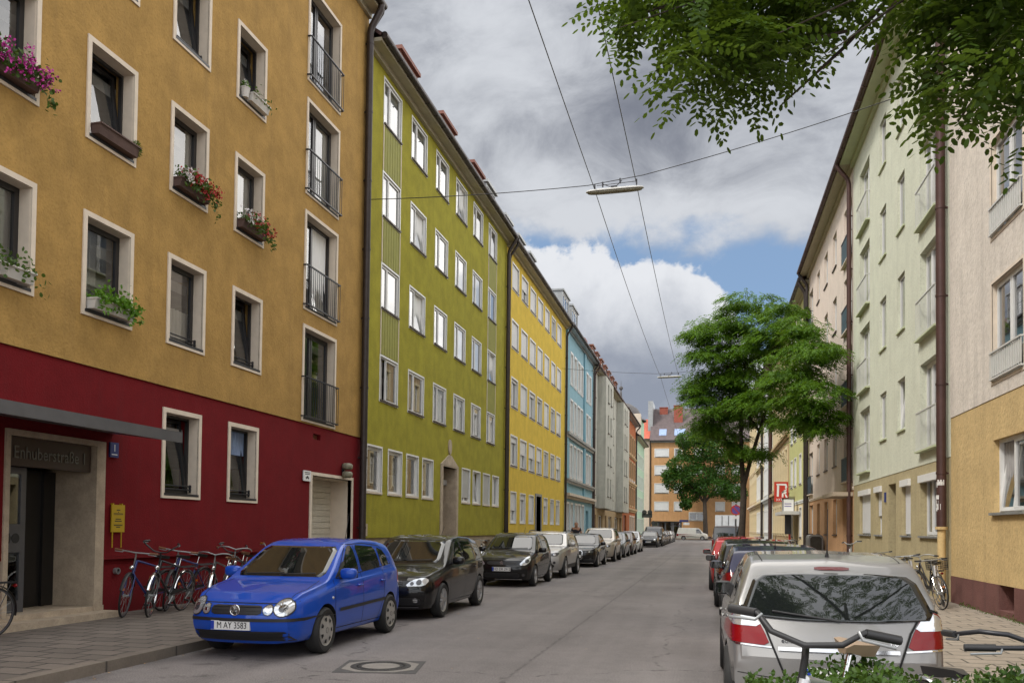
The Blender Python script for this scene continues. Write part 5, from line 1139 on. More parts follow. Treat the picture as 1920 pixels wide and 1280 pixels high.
def van(L=4.9, W=1.90, H=1.94, kind='bus'):
    nose = .92; top = [(-.3, .8), (0, nose), (.1, nose + .08), (.55, 1.10), (.75, 1.14), (1.35, H - .10), (1.55, H - .03), (1.9, H), (4.5, H - .01), (L - .18, H - .05), (L - .10, H - .14), (L - .03, 1.1), (L, .6), (L + .3, .5)]
    belt = [(0, nose), (.8, 1.05), (1.2, 1.08), (L, 1.1)]; plan = [(-.2, .84), (0, .87), (.25, .95), (.75, .99), (1.8, 1.0), (L - .3, .99), (L, .96), (L + .2, .94)]
    c = Car(L, W, top, belt, plan, zb=.24, wheels=(.92, 3.85), RW=.325, bulgeF=(.05, .16), bulgeR=(.02, .05), zF=.55, zR=.6, tumble=.13); hw = W / 2; zt = H - .16
    c.add('windscreen', c.patch('F', rpoly([(-.80 * hw, 1.20), (.80 * hw, 1.20), (.76 * hw, zt), (-.76 * hw, zt)], 1), .004, rings=8, fit=True), 'car_glass', 180)
    gl = [[(1.0, 1.10), (1.90, 1.10), (1.90, zt - .02), (1.42, zt - .02)]]
    if kind == 'bus': gl += [[(2.0, 1.10), (3.25, 1.10), (3.25, zt - .02), (2.0, zt - .02)], [(3.35, 1.10), (4.6, 1.12), (4.58, zt - .04), (3.35, zt - .02)]]
    door_glass(c, gl)
    if kind == 'bus': c.add('rear_window', c.patch('B', rpoly([(-.84 * hw, 1.08), (.84 * hw, 1.08), (.80 * hw, zt + .03), (-.80 * hw, zt + .03)], 1), .004), 'car_glass', 60)
    for sx in (-1, 1):
        c.add('headlight', c.patch('F', rpoly([(sx * .46, .70), (sx * .80, .70), (sx * .82, .86), (sx * .50, .84)], 1), .010), 'lamp_glass', 60); c.add('tail_light', c.patch('B', rpoly([(sx * .80, .62), (sx * .93, .62), (sx * .93, 1.05), (sx * .82, 1.05)], 1), .006), 'tail_red', 60)
    grille_lines(c, -.42, .42, .70, .84, 3); c.add('bumper', c.strip('F', [(-.86, .42), (.86, .42)], .22, .008, MB()), 'black_plastic', 60); c.add('bumper', c.strip('B', [(-.86, .42), (.86, .42)], .2, .008, MB()), 'black_plastic', 60)
    c.seams([('S', [(.98, .36), (.92, 1.0)]), ('S', [(1.95, .34), (1.95, zt)]), ('S', [(3.3, .34), (3.3, zt)]), ('S', [(2.0, .95), (4.6, .95)])], .008)
    for ax in 'LR': c.add('side_trim', c.strip(ax, [(1.35, .52), (3.4, .52)], .05, .006, MB(), .1), 'black_plastic', 60)
    c.mirror(1.15, 1.10, 'black_plastic', .11, .16); c.handles([(1.82, .96)], 'black_plastic'); c.plate('B', '', .75); c.plate('F', '', .5); c.wheelset('alloy', 6); return c
bus = van(); bus.place('black people carrier standing tall in the far left row', 'van', KL + .3 + .95, 85.0, 'paint_black', 0, CARG, 'parked_van')
far = [('dark blue saloon behind the black people carrier', aud, 91.5, 'paint_navy'), ('grey estate car in the far left row, fourth from the junction', wag, 98.0, 'paint_grey'), ('black hatchback in the far left row, third from the junction', golf, 104.5, 'paint_black'),
       ('silver hatchback in the far left row, second from the junction', golf, 111.0, 'paint_silver'), ('black estate car last in the left row before the junction', wag, 117.5, 'paint_black')]
for l, c, y, p in far: c.place(l, 'car', KL + .3 + c.W / 2, y, p, 0, CARG)
pv = van(5.0, 1.84, 1.94, 'panel')
o = pv.place('cream white panel van crossing the junction side on', 'van', -2.5, 141.5 - 2.5, 'van_white', R(90), None, 'panel_van')

# ---- right row, rears towards the camera
def astra():
    L, W = 4.25, 1.753; H = 1.455
    top = [(-.3, .6), (0, .68), (.12, .75), (.6, .88), (1.1, .99), (1.22, 1.03), (2.0, H - .07), (2.25, H - .015), (2.7, H), (3.3, H - .02), (3.66, H - .06), (3.76, H - .095), (4.05, 1.03), (4.12, .94), (4.17, .84), (L, .60), (L + .3, .45)]
    belt = [(0, .7), (1.1, .90), (1.5, .94), (3.6, 1.02), (L, 1.03)]; plan = [(-.2, .82), (0, .84), (.25, .94), (.75, .99), (1.8, 1.0), (3.2, .99), (3.8, .965), (L, .915), (L + .2, .90)]
    c = Car(L, W, top, belt, plan, zb=.22, wheels=(.87, 3.48), RW=.315, bulgeF=(.08, .24), bulgeR=(.02, .17), zF=.48, zR=.62, tumble=.33)
    c.add('windscreen', c.patch('F', rpoly([(-.66, 1.07), (.66, 1.07), (.57, 1.34), (-.57, 1.34)], 1), .004), 'car_glass', 60)
    door_glass(c, [[(1.55, .975), (2.30, 1.0), (2.30, 1.345), (2.12, 1.34)], [(2.38, 1.0), (3.12, 1.03), (3.08, 1.33), (2.38, 1.345)], [(3.19, 1.035), (3.62, 1.07), (3.5, 1.27), (3.15, 1.325)]])
    c.add('rear_window', c.patch('B', rpoly([(-.76, .945), (-.30, .915), (.30, .915), (.76, .945), (.63, 1.27), (.30, 1.29), (-.30, 1.29), (-.63, 1.27)], 1), .010, rings=12, m=80, fit=True), 'car_glass', 180)
    sp = MB(); pts = []
    i = c.add('brake_light', c.patch('B', rpoly([(-.14, 1.318), (.14, 1.318), (.14, 1.345), (-.14, 1.345)], 1), .007), 'tail_dark', 60)
    DZ = .03
    for sx in (-1, 1):
        i = c.add('tail_light', c.patch('B', rpoly([(sx * .865, .76), (sx * .865, .73), (sx * .52, .71), (sx * .57, .83), (sx * .65, .965), (sx * .73, 1.005), (sx * .79, .985), (sx * .85, .87)], 1), .008, m=50), 'tail_red', 60)
        c.add('reversing_lens', c.patch('B', rpoly([(sx * .85, .865), (sx * .58, .855), (sx * .655, .957), (sx * .73, .996), (sx * .785, .975)], 1), .011, m=40), 'lamp_glass', 60, i)
        mb = MB(); c.strip('B', [(sx * .79, 1.0), (sx * .725, 1.018), (sx * .645, .98), (sx * .555, .84), (sx * .50, .70), (sx * .41, .48)], .016, .010, mb, .04); c.add('shut_line', mb, 'wheel_well', None)
        mb = MB(); c.strip('B', [(sx * .51, .698), (sx * .87, .72)], .012, .010, mb, .04); c.add('lamp_trim', mb, 'chrome', None, i)
    mb = MB(); c.strip('B', [(-.46, .69), (.46, .69)], .028, .016, mb, .04); c.add('chrome_strip', mb, 'chrome', 60)
    mb = MB(); c.strip('B', [(-.86, .49), (-.41, .45)], .007, .002, mb, .04); c.strip('B', [(.86, .49), (.41, .45)], .007, .002, mb, .04); c.strip('B', [(-.86, .36), (.86, .36)], .03, .008, mb, .05); c.add('bumper_seam', mb, 'wheel_well', None)
    for txt, x, z, s in (('edition', -.36, .755, .055), ('1.6', .42, .76, .06)):
        p, n_ = c.hit('B', -x, z); me = text_mesh(txt, s, .004); q = Vector((0, 0, 1)); nn = n_.normalized(); xa = q.cross(nn).normalized(); ya = nn.cross(xa)
        M = Matrix((xa, ya, nn)).transposed().to_4x4(); M.translation = p + nn * .004; me.transform(M); me.materials.clear(); me.materials.append(MATS['chrome' if txt == '1.6' else 'dark_metal']); c.add('badge', me, None)
    c.plate('B', '', .50)
    c.seams([('S', [(1.38, .30), (1.33, .6), (1.38, .95)]), ('S', [(2.34, .27), (2.34, 1.35)]), ('S', [(2.95, .30), (3.16, .64), (3.16, 1.02)]), ('T', [(-.57, 2.3), (-.585, 3.0), (-.56, 3.68)]), ('T', [(.57, 2.3), (.585, 3.0), (.56, 3.68)])], .010)
    for ax in 'LR': c.add('side_trim', c.strip(ax, [(1.4, .54), (3.1, .56)], .05, .008, MB(), .1), 'black_plastic', 60)
    c.mirror(1.60, .97, 'black_plastic', .105, .04); c.handles([(2.18, .83), (3.04, .85)], 'paint_black'); c.wiper([((-.02, .915), (.50, .975))], 'B'); c.antenna(3.50, .42, 0, .12)
    for sx in (-1, 1): c.add('headlight', c.patch('F', rpoly([(sx * .44, .62), (sx * .74, .62), (sx * .78, .76), (sx * .5, .70)], 1), .010), 'lamp_glass', 60)
    c.wheelset('alloy', 5); return c
ast = astra(); ast.place('silver grey hatchback seen from behind with wide dark rear window, nearest on the right', 'car', 1.02, 7.35, 'paint_greige', math.pi, CARR)
rov = hatch(4.0, 1.70, 1.42, (.80, 3.25), .305, .70, 'plain', '', 'alloy', True)
rov.place('navy hatchback with big red tail lamps just ahead of the silver hatchback', 'car', 1.06, 14.05, 'paint_navy', math.pi, CARR)
wag.place('black estate car between the navy hatchback and the red hatchback', 'car', 1.02, 18.4, 'paint_black', math.pi, CARR)
redc = hatch(3.75, 1.66, 1.47, (.74, 3.09), .29, .74, 'plain', '', 'alloy'); redc.place('bright red hatchback in the right row', 'car', .85, 24.0, 'paint_red', math.pi, CARR)
bus.place('dark grey people carrier ahead of the red hatchback', 'van', 1.15, 56.0, 'paint_grey', math.pi, CARR, 'parked_van')
def truck():
    t = thing('box_truck', 'white box truck parked beyond the tall tree on the right', 'truck', (1.85, 88, 0), math.pi)
    MB().box(-1.2, 1.2, -.9, 3.2, .95, 3.05).box(-1.22, 1.22, 3.2, 3.23, .93, 3.07).build('cargo_box', 'box_white', t)
    f = MB(); f.box(-.03, .03, 3.23, 3.26, 1.0, 3.0); [f.box(x - .02, x + .02, 3.23, 3.28, 1.0, 3.0) for x in (-.6, .6)]; f.build('door_bar', 'grey_metal', t)
    c = MB(); c.prism([(-2.7, .5), (-2.7, 1.2), (-2.2, 2.1), (-1.0, 2.15), (-1.0, .5)], 'X', -1.0, 1.0); c.build('cab', 'van_white', t)
    MB().quad((-.9, -2.68, 1.3), (.9, -2.68, 1.3), (.85, -2.27, 2.02), (-.85, -2.27, 2.02)).build('windscreen', 'car_glass', t)
    MB().box(-.45, .45, -2.5, 3.1, .55, .85).build('chassis', 'black_plastic', t)
    MB().box(-1.15, 1.15, 3.1, 3.2, .55, .7).build('bumper', 'black_plastic', t)
    w = MB(); w.lathe([(0, -.12), (.26, -.12), (.38, -.10), (.38, .10), (.26, .12), (0, .12)], 'X', 24); wm = w.mesh('wheel', 'rubber', 40); rm = MB().lathe([(0, .1), (.1, .13), (.22, .125)], 'X', 20).mesh('rim', 'hubcap', 40)
    for y in (-1.7, 2.1):
        for sx in (1, -1): o = link('wheel', wm, t, (sx * .95, y, .38), 0 if sx > 0 else math.pi); link('rim', rm, o)
    for sx in (-1, 1): MB().box(sx * 1.0 - .1, sx * 1.0 + .1, 3.2, 3.23, .72, .86).build('tail_light', 'tail_red', t)
truck()
# ------------------------------------------------------------------ bicycles (local: front towards +X, wheels on z = 0)
def make_bike(label, fcol='bike_black', style='city', bar='swept', saddle='saddle_black', fender='chrome', rack=True, basket=False, steer=0, lamp=True, saddle_up=0, grip='black_plastic', barmat='zinc', rim='grey_metal'):
    t = thing('bicycle', label, 'bicycle'); Rw = .335; A, B = Vector((-.52, 0, Rw)), Vector((.55, 0, Rw)); bb = Vector((-.08, 0, .28)); st = Vector((-.25, 0, .74)); ht, hb = Vector((.33, 0, .86)), Vector((.385, 0, .66))
    f = MB()
    if style == 'step': f.tube([hb, (.15, 0, .45), bb], .02, 8); f.tube([ht, (.1, 0, .58), bb + Vector((-.05, 0, .12))], .016, 8)
    else: f.tube([hb, bb], .019, 8); f.tube([ht, st], .016, 8)
    f.tube([bb, st + Vector((-.01, 0, .02))], .017, 8); f.tube([ht, hb], .022, 8)
    for s in (-1, 1): f.tube([A + Vector((0, s * .06, 0)), bb + Vector((.02, s * .03, 0))], .010, 6); f.tube([A + Vector((0, s * .06, 0)), st + Vector((.01, s * .02, -.06))], .009, 6)
    f.build('frame', fcol, t, 60)
    def wheel(c, rot=0):
        rm = MB(); rm.lathe([(Rw - .035, -.011), (Rw - .022, -.013), (Rw - .022, .013), (Rw - .035, .011), (Rw - .035, -.011)], 'Y', 40)
        o = rm.build('wheel', rim, t, 50, tuple(c), rot); ty = MB(); ty.tube([((Rw - .015) * math.cos(a), 0, (Rw - .015) * math.sin(a)) for a in np.linspace(0, 2 * math.pi, 41)[:-1]], .0165, 8, closed=True); ty.build('tyre', 'rubber', o, 180)
        sp = MB()
        for k in range(14):
            a = 2 * math.pi * k / 14; sp.tube([(.02 * math.cos(a + .9), .02 * (-1) ** k, .02 * math.sin(a + .9)), ((Rw - .03) * math.cos(a), 0, (Rw - .03) * math.sin(a))], .0022, 4, cap=False)
        sp.tube([(0, -.045, 0), (0, .045, 0)], .02, 10); sp.build('spoke', 'zinc', o)
        MB().box(.15, .21, -.006, .006, .10, .14).build('reflector', 'amber', o); return o
    wheel(A)
    # steering group: front wheel, fork, bar, mudguard turned by `steer` about the head tube foot
    S = Matrix.Translation((.42, 0, 0)) @ Matrix.Rotation(steer, 4, 'Z') @ Matrix.Translation((-.42, 0, 0)); w = wheel(S @ B, steer)
    def sm(mb, nm, mat, smooth=60, par=None): return mb.xf(S).build(nm, mat, par or t, smooth)
    k = MB()
    for s in (-1, 1): k.tube([(.385, s * .03, .66), (.40, s * .055, .62), (.47, s * .055, .45), (.55, s * .05, Rw)], .011, 6)
    sm(k, 'fork', fcol if style != 'mtb' else 'chrome')
    k = MB(); k.tube([(.37, 0, .68), (.315, 0, .93), (.335, 0, .97), (.37, 0, .985)], .013, 8); stem_t = Vector((.37, 0, .985))
    pts = {'swept': [(.12, .30, .985), (.22, .29, .99), (.33, .22, 1.02), (.385, .12, 1.02), (.37, 0, .985)], 'flat': [(.31, .31, .995), (.34, .18, .99), (.37, 0, .985)], 'riser': [(.27, .285, 1.05), (.33, .18, 1.06), (.36, .12, 1.01), (.37, 0, .985)], 'loop': [(.24, .22, 1.14), (.36, .27, 1.13), (.42, .20, 1.08), (.38, .10, 1.0), (.37, 0, .985)]}[bar]
    k.tube([Vector(p) for p in pts] + [Vector((p[0], -p[1], p[2])) for p in pts[-2::-1]], .0115, 8); h = sm(k, 'handlebar', barmat if bar != 'loop' else 'black_plastic')
    for s in (-1, 1):
        a, b_ = Vector(pts[0]), Vector(pts[1]); a.y *= s; b_.y *= s; d = (b_ - a).normalized(); g = MB(); g.tube([a - d * .01, a + d * .115], .0165, 8); sm(g, 'grip', grip, 60, h)
        g = MB(); g.tube([a + d * .14, a + d * .12 + Vector((.03, 0, -.02)), a + Vector((.03, 0, -.025))], .006, 6); sm(g, 'brake_lever', 'zinc', 60, h)
    if lamp: k = MB(); k.blob((.47, 0, .76), (.04, .035, .035), 8); k.tube([(.40, 0, .72), (.45, 0, .75)], .008, 6); sm(k, 'front_lamp', 'chrome')
    if fender:
        for c, a0, a1, nm in ((A, R(10), R(190), 0), (B, R(20), R(165), 1)):
            m = MB(); n = 16; vs = []
            for i in range(n + 1):
                a = a0 + (a1 - a0) * i / n; r = Rw + .018; vs += [(c.x + r * math.cos(a), -.026, c.z + r * math.sin(a)), (c.x + (r + .012) * math.cos(a), 0, c.z + (r + .012) * math.sin(a)), (c.x + r * math.cos(a), .026, c.z + r * math.sin(a))]
            m.add(vs, [(3 * i + j, 3 * i + j + 1, 3 * i + j + 4, 3 * i + j + 3) for i in range(n) for j in (0, 1)])
            if nm: sm(m, 'mudguard', fender)
            else: m.build('mudguard', fender, t, 60)
    z = .92 + saddle_up; k = MB(); k.tube([st, (-.29, 0, z - .03)], .0125, 8); k.build('seat_post', 'chrome', t, 60)
    k = MB(); k.add([(-.43, -.085, z), (-.43, .085, z), (-.30, .075, z + .012), (-.20, .03, z + .015), (-.14, .018, z + .005), (-.14, -.018, z + .005), (-.20, -.03, z + .015), (-.30, -.075, z + .012),
          (-.42, -.07, z - .05), (-.42, .07, z - .05), (-.30, .05, z - .04), (-.20, .018, z - .02), (-.15, .012, z - .02), (-.15, -.012, z - .02), (-.20, -.018, z - .02), (-.30, -.05, z - .04)],
          [(0, 1, 2, 7), (7, 2, 3, 6), (6, 3, 4, 5)] + [(i, (i + 1) % 8, 8 + (i + 1) % 8, 8 + i) for i in range(8)] + [(15, 14, 13, 12, 11, 10, 9, 8)])
    k.build('saddle', saddle, t, 50)
    k = MB(); k.lathe([(0, .035), (.095, .035), (.095, .041), (0, .041)], 'Y', 24, (bb.x, 0, bb.z)); k.tube([(bb.x, -.05, bb.z), (bb.x, .05, bb.z)], .018, 8)
    k.tube([(bb.x, .05, bb.z), (bb.x + .12, .055, bb.z - .12)], .009, 6); k.tube([(bb.x, -.05, bb.z), (bb.x - .12, -.055, bb.z + .12)], .009, 6); c = k.build('crank', 'zinc', t, 50)
    for s in (1, -1): MB().box(bb.x + s * .12 - .04, bb.x + s * .12 + .04, s * .06, s * .14, bb.z - s * .12 - .012, bb.z - s * .12 + .012).build('pedal', 'black_plastic', c)
    MB().prism([(A.x + .02, A.z + .05), (bb.x - .02, bb.z + .11), (bb.x + .09, bb.z + .05), (bb.x + .05, bb.z + .02), (A.x + .02, A.z + .02)], 'Y', .043, .05).build('chain_guard', 'black_plastic', t)
    k = MB(); k.tube([(bb.x - .1, -.05, bb.z - .02), (bb.x - .16, -.16, .01)], .009, 6); k.build('kickstand', 'zinc', t)
    if rack:
        k = MB(); zz = .73
        for s in (-.05, 0, .05): k.tube([(-.28, s, zz), (-.80, s, zz)], .006, 6)
        for s in (-.06, .06): k.tube([(-.72, s * .8, zz), A + Vector((0, s, 0))], .005, 6)
        k.box(-.80, -.78, -.06, .06, zz - .012, zz + .012); k.build('rack', 'dark_metal', t); MB().blob((-.83, 0, .68), (.02, .035, .025), 6).build('tail_lamp', 'tail_red', t, 60)
    if basket:
        k = MB(); x0, x1, z0, z1 = -.78, -.42, .75, .98
        for i in range(6):
            z_ = z0 + (z1 - z0) * i / 5; g = .02 * i / 5; k.tube([(x0 - g, -.15 - g, z_), (x1 + g, -.15 - g, z_), (x1 + g, .15 + g, z_), (x0 - g, .15 + g, z_)], .004, 4, closed=True)
        for i in range(12):
            a = x0 + (x1 - x0) * i / 11
            for s in (-1, 1): k.tube([(a, s * .15, z0), (a, s * .17, z1)], .003, 4)
        for i in range(7):
            b_ = -.15 + .3 * i / 6
            for xx in (x0, x1): k.tube([(xx, b_, z0), (xx, b_, z1)], .003, 4)
        k.build('basket', 'dark_metal', t)
    return t
def put(b, x, y, heading, lean=0, z=.122, label=None, group=None, scale=None):
    b.rotation_mode = 'XYZ'; b.matrix_world = Matrix.Translation((x, y, z)) @ Matrix.Rotation(heading, 4, 'Z') @ Matrix.Rotation(lean, 4, 'X')
    if label: b['label'] = label
    if group: b['group'] = group
    return b
GB = 'bicycles leaning by the red wall'; GR = 'bicycles leaning along the right facades'
DN = R(-90)                      # heading towards the camera
b1 = put(make_bike('dark blue bicycle with brown grips nearest the doorway at the red wall', 'bike_blue', 'city', 'flat', 'saddle_black', 'black_plastic', True, steer=R(20), grip='leather_brown'), -9.38, 13.05, R(-88), R(-8), group=GB)
b2 = put(make_bike('black bicycle with curled black racing handlebar by the red wall', 'bike_black', 'city', 'loop', 'saddle_black', 'chrome', True, steer=R(16), rim='chrome'), -9.04, 13.2, R(-84), R(-7), group=GB)
b3 = put(make_bike('black roadster bicycle with brown leather saddle behind the curled bar one', 'bike_black', 'city', 'swept', 'leather_brown', 'chrome', True, steer=R(18), grip='leather_brown'), -9.05, 15.45, R(-72), R(-6), group=GB)
b4 = put(make_bike('blue bicycle with golden bar end half hidden by the blue car', 'bike_blue', 'city', 'riser', 'saddle_black', 'chrome', False, steer=R(-10), grip='bike_gold'), -8.95, 16.75, R(-84), R(-6), group=GB)
c = copy_tree(b1); put(c, -9.38, 14.2, R(-88), R(-9), label='dark bicycle mostly hidden between the curled bar bike and the wall', group=GB)
put(copy_tree(b3), -8.75, 14.35, R(-80), R(-6), label='bicycle with brown leather saddle nearest the blue car bonnet', group=GB); put(copy_tree(b2), -9.3, 15.9, R(-86), R(-7), label='black curled bar bicycle behind the blue car bonnet', group=GB)
for q in (b1, b2, b3, b4, c): q.scale = (1.07,) * 3
b5 = put(make_bike('black bicycle with rear rack cut off by the left picture edge', 'bike_black', 'city', 'swept', 'saddle_black', 'black_plastic', True), -9.2, 9.12, R(-94), R(-5), group=GB)
for i, (x, y, l) in enumerate(((-8.6, 20.6, 'purple bicycle standing on the pavement before the black compact'), (-9.2, 19.5, 'dark bicycle leaning near the garage door behind the black hatchback'), (-9.3, 26.6, 'bicycle leaning on the olive house plinth left of its door'), (-9.3, 35.2, 'bicycle leaning on the olive house plinth right of its door'))):
    if i == 0: bp = put(make_bike(l, 'bike_purple', 'step', 'swept', 'saddle_black', 'black_plastic', True), x, y, R(-70), R(-6), group='bicycles along the olive house')
    else: put(copy_tree(b3 if i % 2 else b1), x, y, R(-85), R(-7), label=l, group='bicycles along the olive house')
# right facades
r1 = put(make_bike('silver bicycle leaning by the honey coloured standpipe', 'bike_silver', 'mtb', 'flat', 'saddle_black', None, False, steer=R(28), lamp=False, rim='chrome'), 4.62, 19.15, R(-108), R(7), group=GR)
r2 = put(make_bike('dark bicycle with wire basket on its rack under the barred window', 'bike_black', 'step', 'swept', 'saddle_black', 'black_plastic', True, True, steer=R(10)), 4.72, 20.55, R(98), R(-6), group=GR)
r3 = put(make_bike('blue and silver bicycle beside the one with the basket', 'bike_blue', 'city', 'flat', 'saddle_black', 'chrome', False, steer=R(-20)), 4.45, 21.3, R(-104), R(6), group=GR)
put(copy_tree(r1), 4.8, 22.4, R(-96), R(7), label='grey bicycle nearest the wall behind the basket bicycle', group=GR)
r4 = put(make_bike('blue bicycle with straight black bar beside the dark house door', 'bike_blue', 'mtb', 'flat', 'saddle_black', None, False, steer=R(35), lamp=False), 4.75, 25.3, R(-95), R(6), group=GR)
r5 = put(make_bike('small pale folding bicycle with high bar under the closed shutter', 'bike_silver', 'step', 'riser', 'saddle_black', 'black_plastic', False, steer=R(-30), lamp=False, saddle_up=.05), 4.45, 29.0, R(-100), R(6), group=GR); r5.scale = (1.15,) * 3
k = 0
src = [b2, r2, b3, r3]
for i, (x, y, l) in enumerate(((4.75, 50.0, 'bicycle nearest the camera in the row before the lime house'), (4.7, 51.2, 'second bicycle in the row before the lime house'), (4.75, 52.4, 'third bicycle in the row before the lime house'), (4.7, 53.4, 'fourth bicycle in the row before the lime house'), (4.75, 54.6, 'last bicycle in the row before the lime house'),
     (4.5, 78.0, 'bicycle before the white town house nearest the camera'), (4.4, 80.0, 'bicycle before the white town house in the middle'), (4.5, 82.0, 'bicycle before the white town house farthest away'))):
    put(copy_tree(src[i % 4]), x, y, R(-90 + 12 * (-1) ** i), R(6), label=l, group='bicycles before the lime house' if i < 5 else 'bicycles before the white town house')
# foreground bikes in the planted bed
f1 = put(make_bike('black handlebar bicycle with tan and black saddle standing in the hedge, foreground', 'bike_silver', 'mtb', 'riser', 'saddle_tan', 'chrome', False, steer=R(8), barmat='black_plastic'), .40, 4.12, R(-112), R(-8), .07, group='bicycles in the hedge'); f1.scale = (1.15,) * 3
f2 = put(make_bike('bicycle with chrome swept bar and bell at the right end of the hedge', 'bike_silver', 'step', 'swept', 'saddle_black', 'chrome', False, steer=R(-12), saddle_up=-.16, barmat='dark_metal'), 1.36, 4.99, R(-75), R(-3), .06, group='bicycles in the hedge'); f2.scale = (1.08,) * 3
f3 = put(make_bike('bicycle with straight grey bar and bar ends at the right hedge edge', 'bike_purple', 'mtb', 'flat', 'saddle_black', None, False, steer=R(20), saddle_up=-.16, barmat='dark_metal'), 1.70, 4.89, R(-100), R(4), .06, group='bicycles in the hedge'); f3.scale = (1.08,) * 3

# ------------------------------------------------------------------ plants
rng = np.random.default_rng(11)
def unit(v): return v / np.maximum(1e-9, np.linalg.norm(v, axis=1))[:, None]
def cards(cen, dirs, nrm, ln, wd, hexa=False):
    """leaf faces: centre line along dirs, width across nrm x dirs"""
    d = unit(dirs); s = unit(np.cross(nrm, d)); n = len(cen); ln = np.broadcast_to(np.asarray(ln, float).reshape(-1, 1), (n, 1)); wd = np.broadcast_to(np.asarray(wd, float).reshape(-1, 1), (n, 1))
    if not hexa:
        V = np.stack([cen - d * ln * .5, cen + s * wd * .5 - d * ln * .05, cen + d * ln * .5, cen - s * wd * .5 - d * ln * .05], 1); return V.reshape(-1, 3), np.arange(4 * n).reshape(-1, 4)
    V = np.stack([cen - d * ln * .5, cen + s * wd * .42 - d * ln * .28, cen + s * wd * .46 + d * ln * .2, cen + d * ln * .5, cen - s * wd * .46 + d * ln * .2, cen - s * wd * .42 - d * ln * .28], 1)
    b_ = np.arange(n)[:, None] * 6; return V.reshape(-1, 3), np.concatenate([b_ + np.array([[0, 1, 2, 3]]), b_ + np.array([[0, 3, 4, 5]])], 0)
def pinnate(base, dirs, L, nl, ll, lw, droop=.5):
    """compound leaves: rachis from base along dirs bending down, nl leaflet pairs plus one at the tip"""
    C, D, N = [], [], []; n = len(base); dirs = unit(dirs); L = np.broadcast_to(np.asarray(L, float), (n,))
    side = unit(np.cross(dirs, np.array([0, 0, 1.]) + rng.normal(0, .25, (n, 3)))); upv = np.cross(side, dirs)
    for i in range(nl + 1):
        t = (i + .8) / (nl + .8); p = base + dirs * (L * t)[:, None] - np.array([0, 0, 1.]) * (L * droop * t * t)[:, None]; tang = unit(dirs - np.array([0, 0, 1.]) * (2 * droop * t))
        if i == nl: C.append(p + tang * ll * .5); D.append(tang); N.append(upv); break
        for s in (-1, 1):
            dd = unit(side * s + tang * .35 + rng.normal(0, .08, (n, 3)) - np.array([0, 0, .25])); C.append(p + dd * ll * .55); D.append(dd); N.append(upv + rng.normal(0, .16, (n, 3)))
    return np.concatenate(C), np.concatenate(D), np.concatenate(N)
def ell(c, r, n, shell=.35):
    v = unit(rng.normal(size=(n, 3))); k = (shell + (1 - shell) * rng.random(n)) ** (1 / 2.2); return np.array(c) + v * k[:, None] * np.array(r), v
def limbs(mb, segs):
    for pts, r in segs: mb.tube(pts, r, 10)

# tall street locust on the right kerb, layered airy crown
TX, TY = 1.38, 40.0
tree = thing('street_tree', 'tall airy locust tree with layered crown and forked trunk on the right kerb', 'tree', (TX, TY, 0))
tk = MB(); limbs(tk, [([(0, 0, 0), (.12, 0, 2), (.22, 0, 4), (.18, .1, 5.2)], [.27, .22, .2, .17]), ([(.18, .1, 5.2), (.05, .2, 6.8), (.05, .3, 9), (.2, .2, 11.5), (.5, 0, 15.5)], [.17, .14, .12, .09, .03]), ([(.2, 0, 4.6), (.6, -.1, 6.2), (1.2, -.2, 8.3), (1.8, 0, 10.3), (2.7, .1, 12.3)], [.15, .13, .11, .08, .03]),
    ([(1.2, -.2, 8.3), (.6, -.5, 9.2), (-.6, -.8, 10)], [.08, .06, .03]), ([(.05, .3, 9), (-1.2, .2, 10.6), (-2.6, .2, 11.6)], [.07, .05, .02]), ([(1.8, 0, 10.3), (3.4, .2, 10.8), (5.0, .2, 10.2)], [.06, .05, .02]), ([(.2, .2, 11.5), (-1.2, .3, 13.2), (-2.4, .2, 14.6)], [.06, .04, .02]), ([(.3, .1, 13), (2.2, 0, 14.2), (4.0, .1, 14.6)], [.05, .04, .02]),
    ([(.05, .2, 6.8), (-.9, .3, 7.8), (-2.3, .3, 8.2), (-3.2, .2, 9.3)], [.06, .045, .03, .012]), ([(-.9, .3, 7.8), (-2.0, 0, 9.6), (-3.4, .1, 10.1)], [.03, .02, .008])])
tk.v = [(x * .667, y * .667, z * .667 + .5 * min(1, z / 3)) for x, y, z in tk.v]
tk.build('trunk', 'bark', tree, 60)
pads = [(.9, 16.9, 1.9, .55), (-1.5, 15.9, 1.9, .6), (3.0, 16.3, 1.7, .6), (-2.6, 15.0, 1.0, .45), (.6, 15.4, 2.2, .7), (2.6, 14.9, 2.2, .7), (4.4, 15.0, 1.2, .45), (-1.2, 14.2, 2.0, .6), (5.2, 13.3, 1.6, .35), (4.2, 13.6, 1.3, .4), (1.6, 13.8, 2.4, .7), (-2.3, 13.4, 1.2, .5), (0, 12.8, 2.4, .7), (3.0, 12.7, 2.0, .7),
        (-2.2, 12.2, 1.5, .5), (1.0, 11.8, 2.6, .8), (3.7, 11.6, 2.0, .7), (-1.2, 11.3, 2.2, .7), (-3.0, 11.0, 1.1, .5), (4.7, 10.6, 1.9, .7), (2.2, 10.5, 2.4, .8), (0, 10.2, 2.2, .8), (-2.1, 9.9, 1.8, .7), (5.3, 9.5, 1.3, .7), (3.9, 9.3, 1.6, .7), (5.6, 8.5, .8, .5), (-1.2, 8.7, 1.7, .7), (-2.6, 8.6, 1.2, .5), (1.0, 9.3, 1.6, .6), (4.5, 8.3, .6, .4), (-.4, 7.2, 1.0, .5), (1.6, 7.0, .8, .4)]
V, Q, o = [], [], 0
